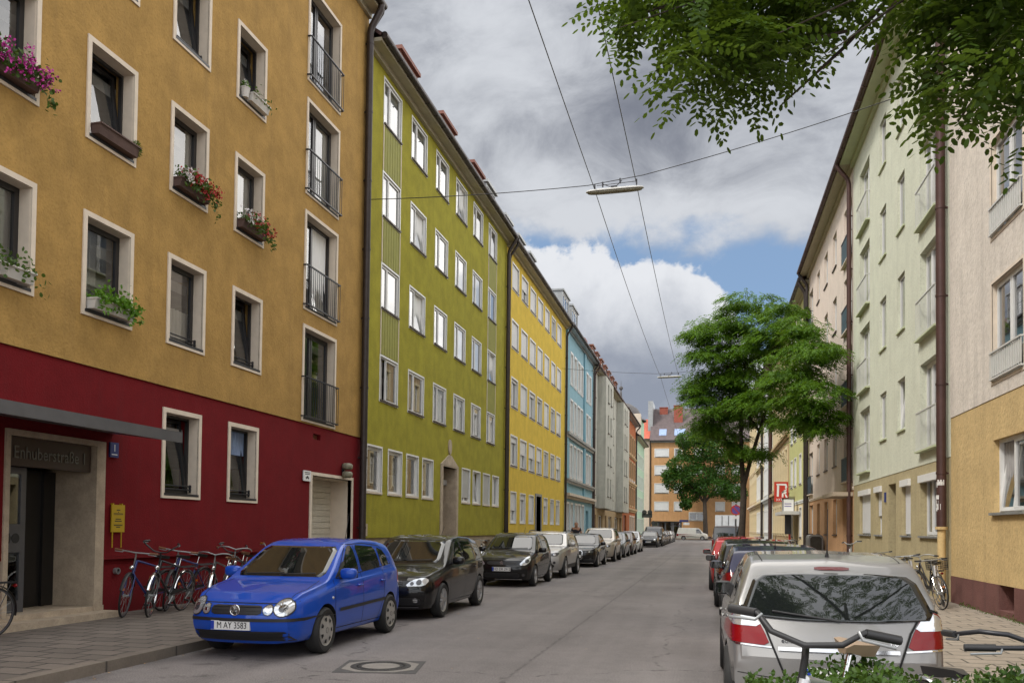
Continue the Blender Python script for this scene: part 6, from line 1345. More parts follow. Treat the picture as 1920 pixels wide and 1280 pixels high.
for px, pz, rx, rz in pads:
    px, pz, rx, rz = px * .667 - .12, 1.65 + (pz - 1.65) * .667, rx * .667, rz * .667; fwd = 0
    if px + TX + rx > 3.9: fwd = -min(5.5, (px + TX + rx - 3.9) * 3.4 + .6); k_ = (TY + fwd) / TY; px, pz, rx, rz = (px + TX) * k_ - TX, 1.65 + (pz - 1.65) * k_, rx * k_, rz * k_
    for j in range(2):
        n = int(310 * rx); cy = fwd + (rng.uniform(-1.3, 1.3) if j else rng.uniform(-.4, .4))
        ns = max(3, int(6 * rx)); sc, v = ell((px + rng.normal(0, .12), cy, pz), (rx * rng.uniform(.7, 1.0), rx * .85, rz), ns, .3); k2 = rng.integers(0, ns, n); sr = rng.uniform(.16, .42, ns)
        c = sc[k2] + rng.normal(0, 1, (n, 3)) * (sr[k2])[:, None] * np.array([1, 1, .27])
        c[:, 2] -= ((c[:, 0] - px) ** 2 + (c[:, 1] - cy) ** 2) * .10 / max(.6, rx) * 1.6
        d = np.c_[(c[:, 0] - px), (c[:, 1] - cy), np.full(n, -.15)] + rng.normal(0, .55, (n, 3)) * np.array([1, 1, .35])
        C, D, N = pinnate(c, d, .25, 4, .09, .04, .45)
        v_, q_ = cards(C, D, N + rng.normal(0, .3, N.shape), .10, .045); V.append(v_); Q.append(q_ + o); o += len(v_)
link('crown', nmesh('crown', np.concatenate(V), np.concatenate(Q), 'leaf_locust'), tree)
# linden on the far side of the junction
t2 = thing('street_tree', 'broad darker tree in front of the orange house left of the tall tree', 'tree', (-.4, 139.5 + 4.5, 0))
tk = MB(); limbs(tk, [([(0, 0, 0), (-.1, 0, 3), (-.2, 0, 6), (-.2, 0, 12)], [.42, .36, .3, .15]), ([(-.2, 0, 6), (-2.5, .2, 9), (-4.5, .2, 11)], [.2, .14, .05]), ([(-.2, 0, 6), (2.2, 0, 9.5), (4, 0, 12)], [.2, .14, .05])]); tk.build('trunk', 'bark', t2, 60)
V, Q, o = [], [], 0
for px, pz, rx, rz in ((-3.3, 12.2, 3.2, 1.7), (-4.5, 9.5, 2.6, 1.5), (-1.2, 14.5, 3.6, 2), (1.8, 14.5, 3.4, 2.2), (-1.5, 10.5, 3.2, 1.9), (-2.6, 7.4, 2.0, 1.3), (3.4, 11, 3.4, 2.2), (1.0, 8.5, 3.0, 1.6), (0, 17.0, 3, 1.7), (4.4, 7.6, 2.2, 1.3), (-3.0, 16.2, 2, 1.3), (-5.6, 10.6, 1.6, .9), (-3.2, 5.7, 1.0, .8), (5.5, 14, 2.2, 1.5)):
    n = int(620 * rx); c, v = ell((px, rng.uniform(-1.5, 1.5), pz), (rx, rx * .9, rz), n, .35); c += rng.normal(0, .15, c.shape)
    v_, q_ = cards(c, v * .6 + rng.normal(0, .8, c.shape) - np.array([0, 0, .4]), rng.normal(0, .6, c.shape) + np.array([0, 0, .8]), .34, .26); V.append(v_); Q.append(q_ + o); o += len(v_)
link('crown', nmesh('crown', np.concatenate(V), np.concatenate(Q), 'leaf_linden'), t2)
# near locust whose trunk stands right of the frame and whose boughs hang into the top of the view
t3 = thing('street_tree', 'locust tree overhanging the camera, its dark leafy boughs filling the top right corner', 'tree', (2.75, 4.6, 0))
tk = MB(); limbs(tk, [([(.15, 0, 0), (.0, 0, 2), (-.45, .3, 4.2), (-.62, .4, 5.4), (-.5, .3, 7.5), (-.2, .2, 10)], [.2, .16, .11, .09, .07, .03]), ([(-.45, .3, 4.2), (-.9, .6, 4.9), (-1.8, .9, 5.2), (-3.2, 1.0, 5.0)], [.06, .045, .03, .008]), ([(-.5, .3, 6.5), (-1.6, -.5, 7.6), (-3.2, -1.2, 8.2)], [.06, .05, .015]), ([(-.62, .4, 5.4), (-1.2, .9, 5.4), (-1.9, 1.3, 4.8), (-2.3, 1.3, 4.45)], [.03, .02, .012, .005]),
    ([(-.55, .35, 4.9), (-.9, .9, 4.7), (-1.25, 1.2, 4.2)], [.025, .015, .006]), ([(-.2, .2, 8), (1.2, .8, 9), (2.4, 1, 9.3)], [.05, .04, .015]), ([(-.4, .3, 7), (-1.4, 1.6, 7.6), (-2.6, 2.6, 7.9)], [.05, .04, .015])]); tk.build('trunk', 'bark', t3, 60)
V, Q, o = [], [], 0; near = []
def bunch(cx, cy, cz, rx, ry, rz, n, L=.26, ll=.054, lw=.027):
    global o; n = int(n * .85)
    c, v = ell((cx - 2.75, cy - 4.6, cz), (rx, ry, rz), n, .05)
    d = rng.normal(0, .8, (n, 3)) * np.array([1, 1, .35]) + np.c_[(c[:, 0] - cx + 2.75) / rx, (c[:, 1] - cy + 4.6) / ry, np.full(n, -.25)] * .7
    C, D, N = pinnate(c, d, L, 6, ll, lw, .32); v_, q_ = cards(C, D, N, ll, lw, True); V.append(v_); Q.append(q_ + o); o += len(v_)
K = 1 / 1628
for px, py, rx, ry, dist, n in ((1250, -5, 110, 45, 5.6, 95), (1400, 0, 190, 80, 5.8, 260), (1340, 90, 85, 70, 5.4, 130), (1430, 95, 95, 70, 5.7, 150), (1300, 165, 42, 34, 5.2, 38), (1400, 150, 70, 30, 5.4, 60), (1500, 60, 80, 55, 5.9, 110), (1555, 25, 30, 30, 5.6, 22), (1165, 45, 30, 22, 5.6, 18), (1200, 20, 50, 30, 5.7, 34),
        (1720, 10, 80, 85, 5.3, 120), (1850, 30, 110, 110, 5.0, 200), (1800, 120, 95, 70, 5.2, 120), (1880, 190, 55, 70, 4.9, 75), (1705, 110, 40, 62, 5.4, 52), (1745, 185, 38, 46, 5.2, 40), (1800, 240, 52, 26, 4.8, 30), (1722, 242, 26, 20, 5.2, 12), (1890, 270, 36, 36, 4.8, 24)):
    bunch((px - 1330) * K * dist, dist, 1.65 + (1014 - py) * K * dist, rx * K * dist, .5, ry * K * dist, n)
for cx, cy, cz, rx, ry, rz, n in ((0, 3.4, 7.2, 2.2, 2.2, .8, 420), (1.5, 5.5, 8.2, 2.0, 2.0, .9, 300), (2.6, 4, 9.8, 2.2, 2.2, 1.0, 260), (-.2, 6.0, 8.0, 1.5, 1.5, .7, 200), (4.2, 5, 8.8, 1.6, 1.6, .8, 200), (1.5, 2.5, 6.2, 1.8, 1.6, .6, 240)): bunch(cx, cy, cz, rx, ry, rz, n, .26, .06, .03)
link('crown', nmesh('crown', np.concatenate(V), np.concatenate(Q), 'leaf_near'), t3)
tw = MB()
for a, b_ in (((-1.8, .9, 5.15), (-3.3, .7, 4.75)), ((-1.2, .8, 5.0), (-2.5, .6, 4.5)), ((-1.2, .8, 5.0), (-2.1, .5, 4.35)), ((-1.9, 1.2, 4.85), (-2.9, .9, 4.45)), ((-.9, .7, 4.9), (-1.6, .9, 4.45)), ((-.8, .6, 4.7), (-1.1, .4, 3.95)), ((-.7, .5, 4.5), (-.8, .2, 3.8)), ((-.9, .9, 4.6), (-1.35, .6, 4.1)), ((-.8, .7, 5.0), (-1.7, .5, 5.0)), ((-.6, .4, 4.6), (-.9, -.2, 4.1))):
    a, b_ = Vector(a), Vector(b_); tw.tube([a, a.lerp(b_, .5) + Vector((.03, .02, .06)), b_], [.012, .008, .003], 6)
tw.build('twig', 'bark', t3, 60)
# hedge in the bed
hg = thing('hedge', 'low clipped leafy hedge across the bottom right foreground', 'hedge', (1.2, 4.15, 0))
n = 40000; c = np.c_[rng.uniform(-1.02, 1.05, n), rng.uniform(-.42, .42, n), rng.random(n) ** .35 * .97]
c[:, 2] += .05 * np.sin(c[:, 0] * 9) + .04 * np.sin(c[:, 1] * 11 + c[:, 0] * 5) + rng.normal(0, .02, n)
v_, q_ = cards(c, rng.normal(0, 1, c.shape), rng.normal(0, .6, c.shape) + np.array([0, -.2, .8]), rng.uniform(.020, .040, n), rng.uniform(.012, .022, n), True)
link('foliage', nmesh('foliage', v_, q_, 'leaf_hedge'), hg)
tw = MB()
for i in range(60):
    x, y = rng.uniform(-1, 1), rng.uniform(-.5, .4); tw.tube([(x, y, 0), (x + rng.normal(0, .05), y + rng.normal(0, .05), .5), (x + rng.normal(0, .12), y + rng.normal(0, .1), .88 + .1 * rng.random())], [.008, .006, .003], 5)
tw.build('stem', 'bark', hg); struct('planting_bed', MB().box(.12, 2.19, 3.2, 4.8, -.01, .06), 'soil')
m = MB(); m.blob((0, 0, 0), (.17, .14, .12), 14, .8); rr = random.Random(4); m.v = [(x * (1 + .18 * math.sin(9 * x + 14 * z + 5 * y)), y * (1 + .15 * math.sin(17 * z + x * 9)), z * (1 + .15 * math.sin(21 * x + y * 8))) for x, y, z in m.v]
tag(m.build('plastic_bag', 'bag_white', None, 60, (.25, 3.78, .86)), 'crumpled white plastic cover lying on the left end of the hedge', 'bag')

def planter_box(label, Y, z, w, mat, leaf=None, petals=(), full=1.0, hang=.1, x0=None, h=.17, dens=420, seed=1, name='flower_box', cat='flower box'):
    r = np.random.default_rng(seed); t = thing(name, label, cat, (XL + .03, Y, z), R(90), 'flower boxes on the ochre house'); mb = MB(); d = .17
    mb.prism([(-.0, 0), (-.0 - d * .82, 0), (-d - .02, h), (0.02, h)], 'X', -w / 2, w / 2); mb.box(-w / 2 - .012, w / 2 + .012, -d - .035, -.0, h - .02, h + .004); mb.build('planter', mat, t)
    if leaf:
        n = int(dens * full); c = np.c_[r.uniform(-w / 2, w / 2 + hang, n), -d * .5 + r.normal(0, .10, n), h + np.abs(r.normal(0, .11, n))]
        k = r.random(n) < .45; c[k, 2] -= np.abs(r.normal(.08, .08, k.sum())) + np.maximum(0, c[k, 0] - w / 2 + .1) * .9; c[k, 1] = -d - .03 - np.abs(r.normal(0, .06, k.sum()))
        v_, q_ = cards(c, r.normal(0, 1, c.shape), r.normal(0, .6, c.shape) + np.array([0, -.7, .5]), r.uniform(.05, .09, n), r.uniform(.035, .06, n), True); o_ = link('foliage', nmesh('foliage', v_, q_, leaf), t)
        for pm, cnt, xa, xb in petals:
            c = np.c_[r.uniform(w * xa, w * xb + (hang if xb > .45 else 0), cnt), -d * .6 + r.normal(0, .10, cnt), h + .06 + np.abs(r.normal(0, .11, cnt))]
            k = r.random(cnt) < .5; c[k, 2] -= np.abs(r.normal(.12, .09, k.sum())); c[k, 1] = -d - .06 - np.abs(r.normal(0, .06, k.sum()))
            C = np.repeat(c, 7, 0) + r.normal(0, .017, (cnt * 7, 3)); v_, q_ = cards(C, r.normal(0, 1, C.shape), r.normal(0, .5, C.shape) + np.array([0, -.8, .4]), .036, .03, True); link('blossom', nmesh('blossom', v_, q_, pm), t)
    return t
planter_box('window box overflowing with magenta petunias at the upper left edge', 10.15, 7.93, 1.1, 'terracotta', 'leaf_box', (('petal_pink', 150, -.5, .5),), 1.3, .22, seed=1)
planter_box('dark brown window box with one small conifer at its right end', 12.48, 7.93, .98, 'terracotta', None, seed=2)
t = bpy.data.objects['flower_box.001']; n = 420; c, v = ell((.50, -.10, .16), (.11, .10, .15), n, .2); v_, q_ = cards(c, v + rng.normal(0, .4, c.shape), rng.normal(0, 1, c.shape), .06, .012); link('foliage', nmesh('foliage', v_, q_, 'leaf_box'), t)
planter_box('window box of red and white geraniums, left of the other red one', 14.68, 7.93, .98, 'terracotta', 'leaf_box', (('petal_red', 85, -.3, .5), ('petal_white', 16, -.5, -.3)), 1.1, .2, seed=3)
planter_box('window box of red and white geraniums nearest the french windows', 16.92, 7.93, .98, 'terracotta', 'leaf_box', (('petal_red', 60, -.2, .5), ('petal_white', 22, -.5, -.2)), .9, .22, seed=4)
planter_box('white window box of thin trailing herbs at the left picture edge', 10.15, 5.09, 1.1, 'white_pot', 'leaf_box', (), .35, .15, seed=5)
planter_box('white window box of bright green leafy plants beside the thin herbs', 12.48, 5.09, .98, 'white_pot', 'leaf_bright', (), 1.2, .06, seed=6)
planter_box('white window box with little growing in it on an upper window', 17.05, 10.76, .72, 'white_pot', 'leaf_box', (), .10, .1, seed=7)
p = thing('flower_pot', 'small white pot with white flowers on the upper window sill', 'flower pot', (XL + .08, 16.57, 10.76)); MB().lathe([(0, 0), (.075, 0), (.10, .19), (.108, .19), (.108, .21), (.09, .21), (.085, .17), (0, .17)], 'Z', 20).build('pot', 'white_pot', p, 40)
c, v = ell((0, 0, .27), (.09, .09, .09), 70, .2); v_, q_ = cards(c, v, rng.normal(0, 1, c.shape), .07, .035, True); link('foliage', nmesh('foliage', v_, q_, 'leaf_bright'), p)
c, v = ell((0, 0, .31), (.08, .08, .08), 60, .4); v_, q_ = cards(c, rng.normal(0, 1, c.shape), v, .045, .035, True); link('blossom', nmesh('blossom', v_, q_, 'petal_white'), p)
p = thing('flower_box', 'dark planter box with trailing greenery on an upper pink house balcony', 'flower box', (XR - .25, 47.9, 12.9)); MB().box(-.1, .1, -.5, .5, 0, .2).build('planter', 'terracotta', p)
c, v = ell((0, 0, .25), (.25, .6, .3), 260, .1); v_, q_ = cards(c, rng.normal(0, 1, c.shape), rng.normal(0, 1, c.shape), .12, .07, True); link('foliage', nmesh('foliage', v_, q_, 'leaf_box'), p)
# ------------------------------------------------------------------ lamps on span wires
def catenary(a, b, sag, n=14): a, b = Vector(a), Vector(b); return [a.lerp(b, t) - Vector((0, 0, sag * 4 * t * (1 - t))) for t in np.linspace(0, 1, n)]
def span(label, y, za, zb, r=.012):
    x0, x1 = XL - .0, XR + .0; pts = [Vector((x0, y, za)), Vector((-3.3, y, 11.16 if y < 40 else 11.95)), Vector((-1.8, y, 11.33 if y < 40 else 12.0)), Vector((x1, y, zb))]
    o = MB(); o.tube(catenary(pts[0], pts[1], .06) + catenary(pts[1], pts[2], 0, 3)[1:] + catenary(pts[2], pts[3], .08)[1:], r, 6); tag(o.build('span_wire', 'dark_metal'), label, 'wire', 'span wires over the street')
span('thin span wire carrying the near street lamp across the road', 23.7, 11.24, 13.0); span('thin span wire carrying the far street lamp across the road', 58.0, 12.5, 13.0)
for x, z, l in ((-3.15, 11.13, 'overhead wire running down the street, left one of the pair'), (-2.0, 11.26, 'overhead wire running down the street, right one of the pair')):
    tag(MB().tube([(x, -12, z - .1)] + catenary((x, -12, z - .1), (x, 23.7, z), .15)[1:] + catenary((x, 23.7, z), (x, 58, z + .65), .25)[1:] + catenary((x, 58, z + .65), (x, 138, z + 1.6), .5)[1:], .011, 6).build('overhead_wire', 'dark_metal'), l, 'wire', 'wires along the street')
def street_lamp(label, y, z, tilt):
    t = thing('street_lamp', label, 'street lamp', (-2.56, y, z), 0, 'street lamps hung over the road'); t.rotation_euler = (0, -tilt, 0)
    b = MB(); b.blob((0, 0, 0), (.80, .12, .055), 12, .55); b.v = [(x, yy, zz if zz > -.005 else -.005) for x, yy, zz in b.v]; b.build('housing', 'lamp_white', t, 60)
    b = MB(); b.blob((0, 0, -.015), (.76, .10, .055), 12, .55); b.v = [(x, yy, min(zz, -.012)) for x, yy, zz in b.v]; b.build('diffuser', 'dirty_lamp', t, 60)
    h = MB(); h.tube([(-.35, 0, .21), (-.15, 0, .12), (.05, 0, .12), (.2, 0, .26)], .012, 6); h.box(-.10, .07, -.04, .04, .06, .12); h.tube([(-.5, 0, .17), (.62, 0, .20)], .01, 6)
    for x, zz in ((-.55, .16), (-.33, .2), (.15, .26), (.6, .2)): h.box(x - .02, x + .02, -.02, .02, zz - .08, zz + .06)
    h.build('hanger', 'dark_metal', t)
street_lamp('white tube lamp hung over the road, the near one', 23.7, 10.97, R(1.0)); street_lamp('white tube lamp hung over the road, the far one', 58.0, 11.72, R(1.0))
# ------------------------------------------------------------------ signs and small things
def sign_L(name, label, cat, Y, z, parts):
    t = thing(name, label, cat, (XL + .0, Y, z), R(90))
    return t
t = sign_L('house_number_sign', 'small blue enamel house number sign beside the entrance', 'sign', 12.75, 2.88, 0); MB().box(-.105, .105, -.03, .0, -.125, .125).build('plate', 'sign_blue', t)
text('1', .17, 'sign_white', t, Matrix.Translation((0, -.032, .025)) @ FACE); MB().box(-.07, .07, -.033, -.03, -.085, -.07).build('line', 'sign_white', t)
t = sign_L('doctor_sign', 'yellow metal practice sign on two pins right of the entrance', 'sign', 12.86, 1.72, 0); MB().box(-.165, .165, -.05, -.03, -.22, .24).build('plate', 'sign_yellow', t)
m = MB()
for x in (-.125, .10): m.box(x - .007, x + .007, -.045, -.03, -.48, -.22); m.box(x - .012, x + .012, -.05, .0, .24, .265)
m.build('bracket', 'sign_yellow', t); m = MB()
for zz, w in ((.15, .045), (.115, .01), (.09, .12), (-.0, .07), (-.035, .09), (-.105, .11), (-.135, .05)): m.box(-w, w, -.0515, -.05, zz - .008, zz + .008)
m.box(-.12, .12, -.0515, -.05, .068, .071); m.box(-.12, .12, -.0515, -.05, -.085, -.082); m.build('writing', 'ink', t)
t = sign_L('garage_sign', 'white keep clear sign with a car symbol left of the garage', 'sign', 19.92, 2.88, 0); MB().box(-.2, .2, -.05, -.025, -.13, .13).build('plate', 'sign_white', t)
m = MB(); m.box(-.15, .15, -.0515, -.05, .075, .095); m.box(-.13, .13, -.0515, -.05, .035, .055); m.box(-.09, .09, -.0515, -.05, -.06, -.03); m.prism([(-.05, -.03), (.05, -.03), (.03, 0), (-.03, 0)], 'Y', -.0515, -.05)
for x in (-.05, .05): m.lathe([(0, -.052), (.018, -.052), (.018, -.05)], 'Y', 12, (x, 0, -.065))
m.build('writing', 'ink', t)
t = thing('wall_lamp', 'old two bowl wall lamp above the garage door', 'lamp', (XL, 22.15, 3.05), R(90)); m = MB()
for z in (.0, .22): m.blob((0, -.14, z), (.16, .13, .095), 10, .7)
m.build('bowl', 'dirty_lamp', t, 60); MB().box(-.05, .05, -.06, 0, -.05, .3).build('bracket', 'dark_metal', t)
t = thing('pipe_outlet', 'round metal pipe outlet low on the red wall', 'pipe outlet', (XL - .06, 12.95, .84), R(90)); MB().lathe([(.055, 0), (.055, -.07), (.045, -.07), (.045, -.03), (0, -.03)], 'Y', 20).build('collar', 'zinc', t, 40); MB().lathe([(0, -.06), (.018, -.06), (.018, -.03)], 'Y', 10, (.015, 0, .005)).build('valve', 'chrome', t, 40)
# manhole: square granite setting, iron ring, filled lid
t = thing('manhole_cover', 'round manhole cover with concrete filled lid set in a square of concrete', 'manhole', (-3.75, 9.68, .004)); t.rotation_euler[2] = R(11)
m = MB(); m.box(-.475, .475, -.455, .455, -.012, .000); m.build('patch', 'tar_patch', t); MB().prism([(-.42, -.22), (-.22, -.40), (.22, -.40), (.42, -.22), (.42, .22), (.22, .40), (-.22, .40), (-.42, .22)], 'Z', -.004, .004).build('setting', 'concrete', t)
m = MB(); m.lathe([(.355, .004), (.35, .010), (.30, .010), (.295, .007), (.25, .007), (.245, .010), (.225, .010), (.22, .006)], 'Z', 48)
for k in range(40): a = 2 * math.pi * k / 40; m.box(.262, .285, -.008, .008, .007, .011); m.xf(Matrix.Rotation(a, 4, 'Z'), len(m.v) - 8)
m.build('ring', 'cast_iron', t); MB().lathe([(0, .008), (.222, .007)], 'Z', 40).build('lid', 'concrete', t)
# no stopping sign on its pole
t = thing('traffic_sign', 'round blue and red no stopping sign on a grey pole beside the tree', 'sign', (1.42, 47.5, .0)); MB().tube([(0, 0, 0), (0, 0, 3.05)], .038, 10).build('pole', 'grey_metal', t, 60)
MB().lathe([(0, -.05), (.27, -.05), (.27, -.04), (0, -.04)], 'Y', 32, (0, 0, 2.72)).build('disc', 'purple_sign', t); m = MB(); m.lathe([(.27, -.052), (.27, -.056), (.215, -.056), (.215, -.052)], 'Y', 32, (0, 0, 2.72)); m.prism([(-.17, 2.86), (-.13, 2.90), (.17, 2.58), (.13, 2.54)], 'Y', -.055, -.052); m.build('ring', 'sign_red', t); MB().box(-.2, .2, -.05, -.04, 2.25, 2.40).build('plate', 'sign_white', t)
# projecting red sign with white lettering, lantern sign, street name
t = thing('projecting_sign', 'red projecting sign with white letters and a row of chevrons', 'sign', (4.42, 56.5, 4.08)); MB().box(-.42, .42, -.05, .05, -.62, .62).build('panel', 'sign_red', t); MB().box(.42, .82, -.02, .02, .3, .34).box(.42, .82, -.02, .02, -.34, -.3).build('bracket', 'dark_metal', t)
m = MB()
for pts in ([(-.27, -.30), (-.15, -.30), (-.12, .42), (-.25, .42)], [(-.30, .42), (-.28, .50), (.30, .50), (.36, .30), (.30, .18), (.22, .22), (.24, .38), (-.1, .40)], [(.30, .18), (.02, -.02), (.04, -.10), (.34, .12)], [(.03, -.34), (.13, -.34), (.14, .05), (.04, .0)], [(.14, .05), (.32, .02), (.30, -.10), (.16, -.14)], [(.2, -.14), (.28, -.14), (.38, -.36), (.28, -.36)]): m.prism(pts, 'Y', -.058, -.05)
for k in range(5):
    x = -.30 + .13 * k; m.prism([(x, -.42), (x + .04, -.42), (x + .09, -.49), (x + .04, -.56), (x, -.56), (x + .05, -.49)], 'Y', -.058, -.05)
m.build('lettering', 'sign_white', t)
t = thing('lantern_sign', 'white box sign on a dark wall bracket below the red sign', 'sign', (4.75, 54.8, 3.15)); MB().box(-.38, .25, -.3, .3, -.42, .42).build('box', 'sign_white', t); m = MB()
for x in (-.385, .25): 
    for y in (-.305, .285): m.box(x - .015, x + .03, y, y + .03, -.44, .44)
for z in (-.46, .42): m.box(-.42, .30, -.33, .33, z, z + .05)
m.box(-.25, .1, -.12, .12, -1.7, -.46); m.build('frame', 'dark_metal', t); m = MB(); [m.box(-.3, .1, -.302, -.3, z, z + .05) for z in (-.05, .1)]; m.build('writing', 'purple_sign', t)
t = thing('street_name_sign', 'small blue street name sign on a pole by the orange house', 'sign', (-4.0, 148.6, 0)); MB().tube([(0, 0, .1), (0, 0, 3.0)], .04, 8).build('pole', 'grey_metal', t); MB().box(-.75, .75, -.03, .03, 2.95, 3.3).build('plate', 'sign_blue', t); MB().box(-.1, .9, -.03, .03, 2.45, 2.85).build('lower_plate', 'sign_white', t)
t = thing('utility_cabinet', 'dark graffitied utility cabinet with rounded top by the pink house', 'cabinet', (4.88, 42.7, .12)); m = MB(); n = 10; m.prism([(-.02, 0)] + [(.62, 0)] + [(.62, 1.22), (.58, 1.32), (.5, 1.36), (.1, 1.36), (.02, 1.32), (-.02, 1.22)], 'Y', -.6, .6); m.xf(Matrix.Translation((-.35, 0, 0))); m.build('body', 'zinc', t); MB().prism([(-.30, .06), (.20, .06), (.20, 1.2), (.12, 1.28), (-.22, 1.28), (-.30, 1.2)], 'Y', -.62, -.6).build('door', 'cabinet_dark', t)
t = thing('notice', 'white notice sheet on the grey door of the pink house', 'notice', (XR + .79, 35.7, 1.8), R(-90)); MB().box(-.38, .38, -.02, 0, -.4, .4).build('sheet', 'paper', t); m = MB(); [m.box(-.3, .0, -.024, -.02, z, z + .08) for z in (-.3, -.1, .1)]; m.box(.1, .25, -.024, -.02, -.1, .3); m.build('writing', 'ink', t)
t = thing('shop_sign', 'dark double emblem shop sign projecting from the mint corner house', 'sign', (-9.0, 132, 3.9)); m = MB(); m.box(-.75, .75, -.1, .1, -.5, .1)
for x in (-.4, .4): m.lathe([(0, -.1), (.36, -.1), (.36, .1), (0, .1)], 'Y', 16, (x, 0, .3))
m.box(-1.0, -.7, -.04, .04, -.1, 0); m.build('board', 'cabinet_dark', t)
t = thing('traffic_sign', 'dark disc signs seen from behind on a pole at the mint corner', 'sign', (-8.2, 134, 0)); MB().tube([(0, 0, 0), (0, 0, 3.0)], .05, 8).build('pole', 'grey_metal', t); m = MB()
for z in (2.6, 1.9): m.lathe([(0, -.04), (.33, -.04), (.33, -.02), (0, -.02)], 'Y', 20, (0, 0, z))
m.build('disc', 'cabinet_dark', t)
# weeds along the plum plinth, leaf litter on the road edge
n = 500; y = rng.uniform(11, 20, n); c = np.c_[XR - np.abs(rng.normal(0, .06, n)) - .01, y, .125 + np.abs(rng.normal(0, .035, n)) * (np.sin(y * 3) > -.2)]
v_, q_ = cards(c, rng.normal(0, 1, c.shape) + np.array([0, 0, .8]), rng.normal(0, 1, c.shape), .06, .014); tag(link('weeds', nmesh('weeds', v_, q_, 'leaf_box')), kind='stuff')
n = 260; x = np.where(rng.random(n) < .6, KL + np.abs(rng.normal(0, .12, n)), rng.uniform(KL, KR, n)); x = np.clip(x, KL + .02, KR - .02); c = np.c_[x, rng.uniform(5, 40, n), np.full(n, .008)]
v_, q_ = cards(c, rng.normal(0, 1, c.shape) * np.array([1, 1, .05]), np.tile([0, 0, 1.], (n, 1)) + rng.normal(0, .1, c.shape), rng.uniform(.02, .05, n), .02); tag(link('leaf_litter', nmesh('leaf_litter', v_, q_, 'bike_gold')), kind='stuff')

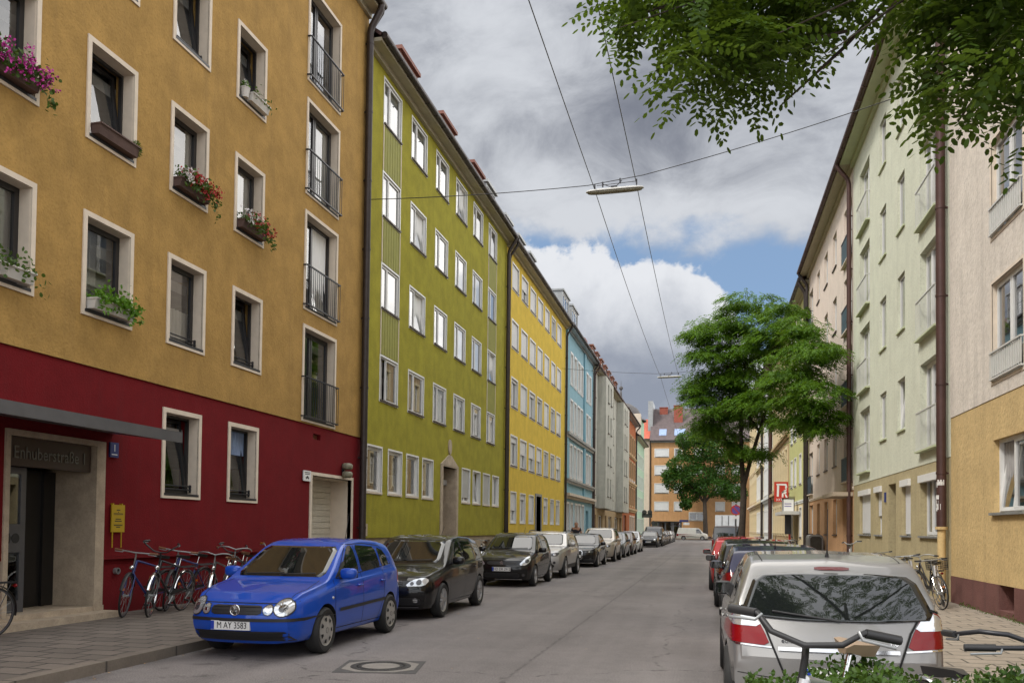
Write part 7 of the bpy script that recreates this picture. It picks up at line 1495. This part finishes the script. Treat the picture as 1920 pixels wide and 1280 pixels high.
# ------------------------------------------------------------------ person walking between the cars
def person():
    t = thing('person', 'person in a dark t-shirt and jeans walking on the pavement by the blue house', 'person', (-7.18, 48.0, .122), R(8)); S = 1.06
    J = {'pel': (0, 0, .95), 'sp': (0, .02, 1.15), 'ch': (0, .02, 1.36), 'nk': (0, .0, 1.50), 'hd0': (0, -.03, 1.58), 'hd1': (0, -.035, 1.70), 'hd2': (0, -.02, 1.76), 'shl': (-.19, .02, 1.43), 'ell': (-.27, .06, 1.15), 'wrl': (-.29, -.05, .91), 'hal': (-.29, -.09, .82), 'shr': (.19, .02, 1.43), 'elr': (.28, .02, 1.15), 'wrr': (.27, -.16, .95), 'har': (.265, -.21, .88),
         'hpl': (-.10, 0, .90), 'knl': (-.11, -.10, .49), 'anl': (-.11, .02, .09), 'tol': (-.12, -.14, .03), 'hpr': (.10, 0, .90), 'knr': (.11, .02, .48), 'anr': (.11, .20, .12), 'tor': (.12, .09, .03)}
    Rr = {'pel': .14, 'sp': .13, 'ch': .155, 'nk': .06, 'hd0': .085, 'hd1': .095, 'hd2': .06, 'sh': .075, 'el': .048, 'wr': .033, 'ha': .035, 'hp': .10, 'kn': .06, 'an': .045, 'to': .035}
    E = [('pel', 'sp'), ('sp', 'ch'), ('ch', 'nk'), ('nk', 'hd0'), ('hd0', 'hd1'), ('hd1', 'hd2')] + [e for s in 'lr' for e in (('ch', 'sh' + s), ('sh' + s, 'el' + s), ('el' + s, 'wr' + s), ('wr' + s, 'ha' + s), ('pel', 'hp' + s), ('hp' + s, 'kn' + s), ('kn' + s, 'an' + s), ('an' + s, 'to' + s))]
    keys = list(J)
    def skin(sel, grow, name, mat, root):
        ks = [k for k in keys if k in sel]; me = bpy.data.meshes.new(name); me.from_pydata([tuple(S * q for q in J[k]) for k in ks], [(ks.index(a), ks.index(b_)) for a, b_ in E if a in sel and b_ in sel], [])
        o = bpy.data.objects.new(name, me); COL.objects.link(o); o.modifiers.new('s', 'SKIN'); o.modifiers.new('d', 'SUBSURF').levels = 2
        for i, k in enumerate(ks):
            r = S * (Rr.get(k) or Rr[k[:2]]) * grow; me.skin_vertices[0].data[i].radius = (r * (1.25 if k in ('ch', 'pel', 'sp') else 1), r * (.85 if k in ('ch', 'sp', 'pel') else 1)); me.skin_vertices[0].data[i].use_root = k == root
        bpy.context.view_layer.update(); m2 = bpy.data.meshes.new_from_object(o.evaluated_get(bpy.context.evaluated_depsgraph_get())); bpy.data.objects.remove(o); m2.materials.clear(); m2.materials.append(MATS[mat]); m2.polygons.foreach_set('use_smooth', [True] * len(m2.polygons)); return link(name, m2, t)
    skin(set(keys), 1.0, 'body', 'skin', 'pel'); J['ell'], J['elr'] = (-.245, .045, 1.24), (.25, .02, 1.24)
    skin({'pel', 'sp', 'ch', 'shl', 'shr', 'ell', 'elr'}, 1.13, 't_shirt', 'cloth_navy', 'sp'); J['anl'], J['anr'] = (-.11, .0, .14), (.11, .17, .16)
    skin({'pel', 'hpl', 'knl', 'anl', 'hpr', 'knr', 'anr'}, 1.14, 'trousers', 'cloth_jean', 'pel')
    m = MB(); m.blob((0, 0, 1.80), (.098, .112, .085), 10); m.v = [(x, y + .012 * (z > 1.7), z) for x, y, z in m.v]; m.build('hair', 'hair', t, 60)
    m = MB(); m.blob((0, -.128, 1.735), (.016, .02, .028), 6); m.build('nose', 'skin', t, 60); m = MB(); [m.blob((s * .035, -.11, 1.765), (.014, .01, .008), 6) for s in (-1, 1)]; m.build('eye', 'ink', t, 60)
    m = MB(); [m.blob((s * .10, -.02, 1.745), (.014, .025, .034), 6) for s in (-1, 1)]; m.build('ear', 'skin', t, 60); m = MB(); m.blob((0, -.118, 1.69), (.026, .008, .007), 6); m.build('mouth', 'door_brown', t, 60)
    for s, wx, wy, wz in ((-1, -.29, -.09, .80), (1, .265, -.215, .87)):
        m = MB()
        for k in range(4): m.tube([(S * (wx + (k - 1.5) * .017), S * wy, S * wz), (S * (wx + (k - 1.5) * .018), S * (wy - .02), S * (wz - .035)), (S * (wx + (k - 1.5) * .018), S * (wy - .01), S * (wz - .07 + .006 * abs(k - 1.5)))], [.009, .008, .006], 6)
        m.tube([(S * wx, S * (wy - .03), S * (wz + .03)), (S * (wx - s * .01), S * (wy - .055), S * (wz - .01))], [.010, .007], 6); m.build('hand', 'skin', t, 60)
    for s, y in ((-1, -.05), (1, .16)):
        m = MB(); m.blob((S * s * .115, S * y, .045), (.05, .14, .05), 8, .7); m.build('shoe', 'ink', t, 60)
person()
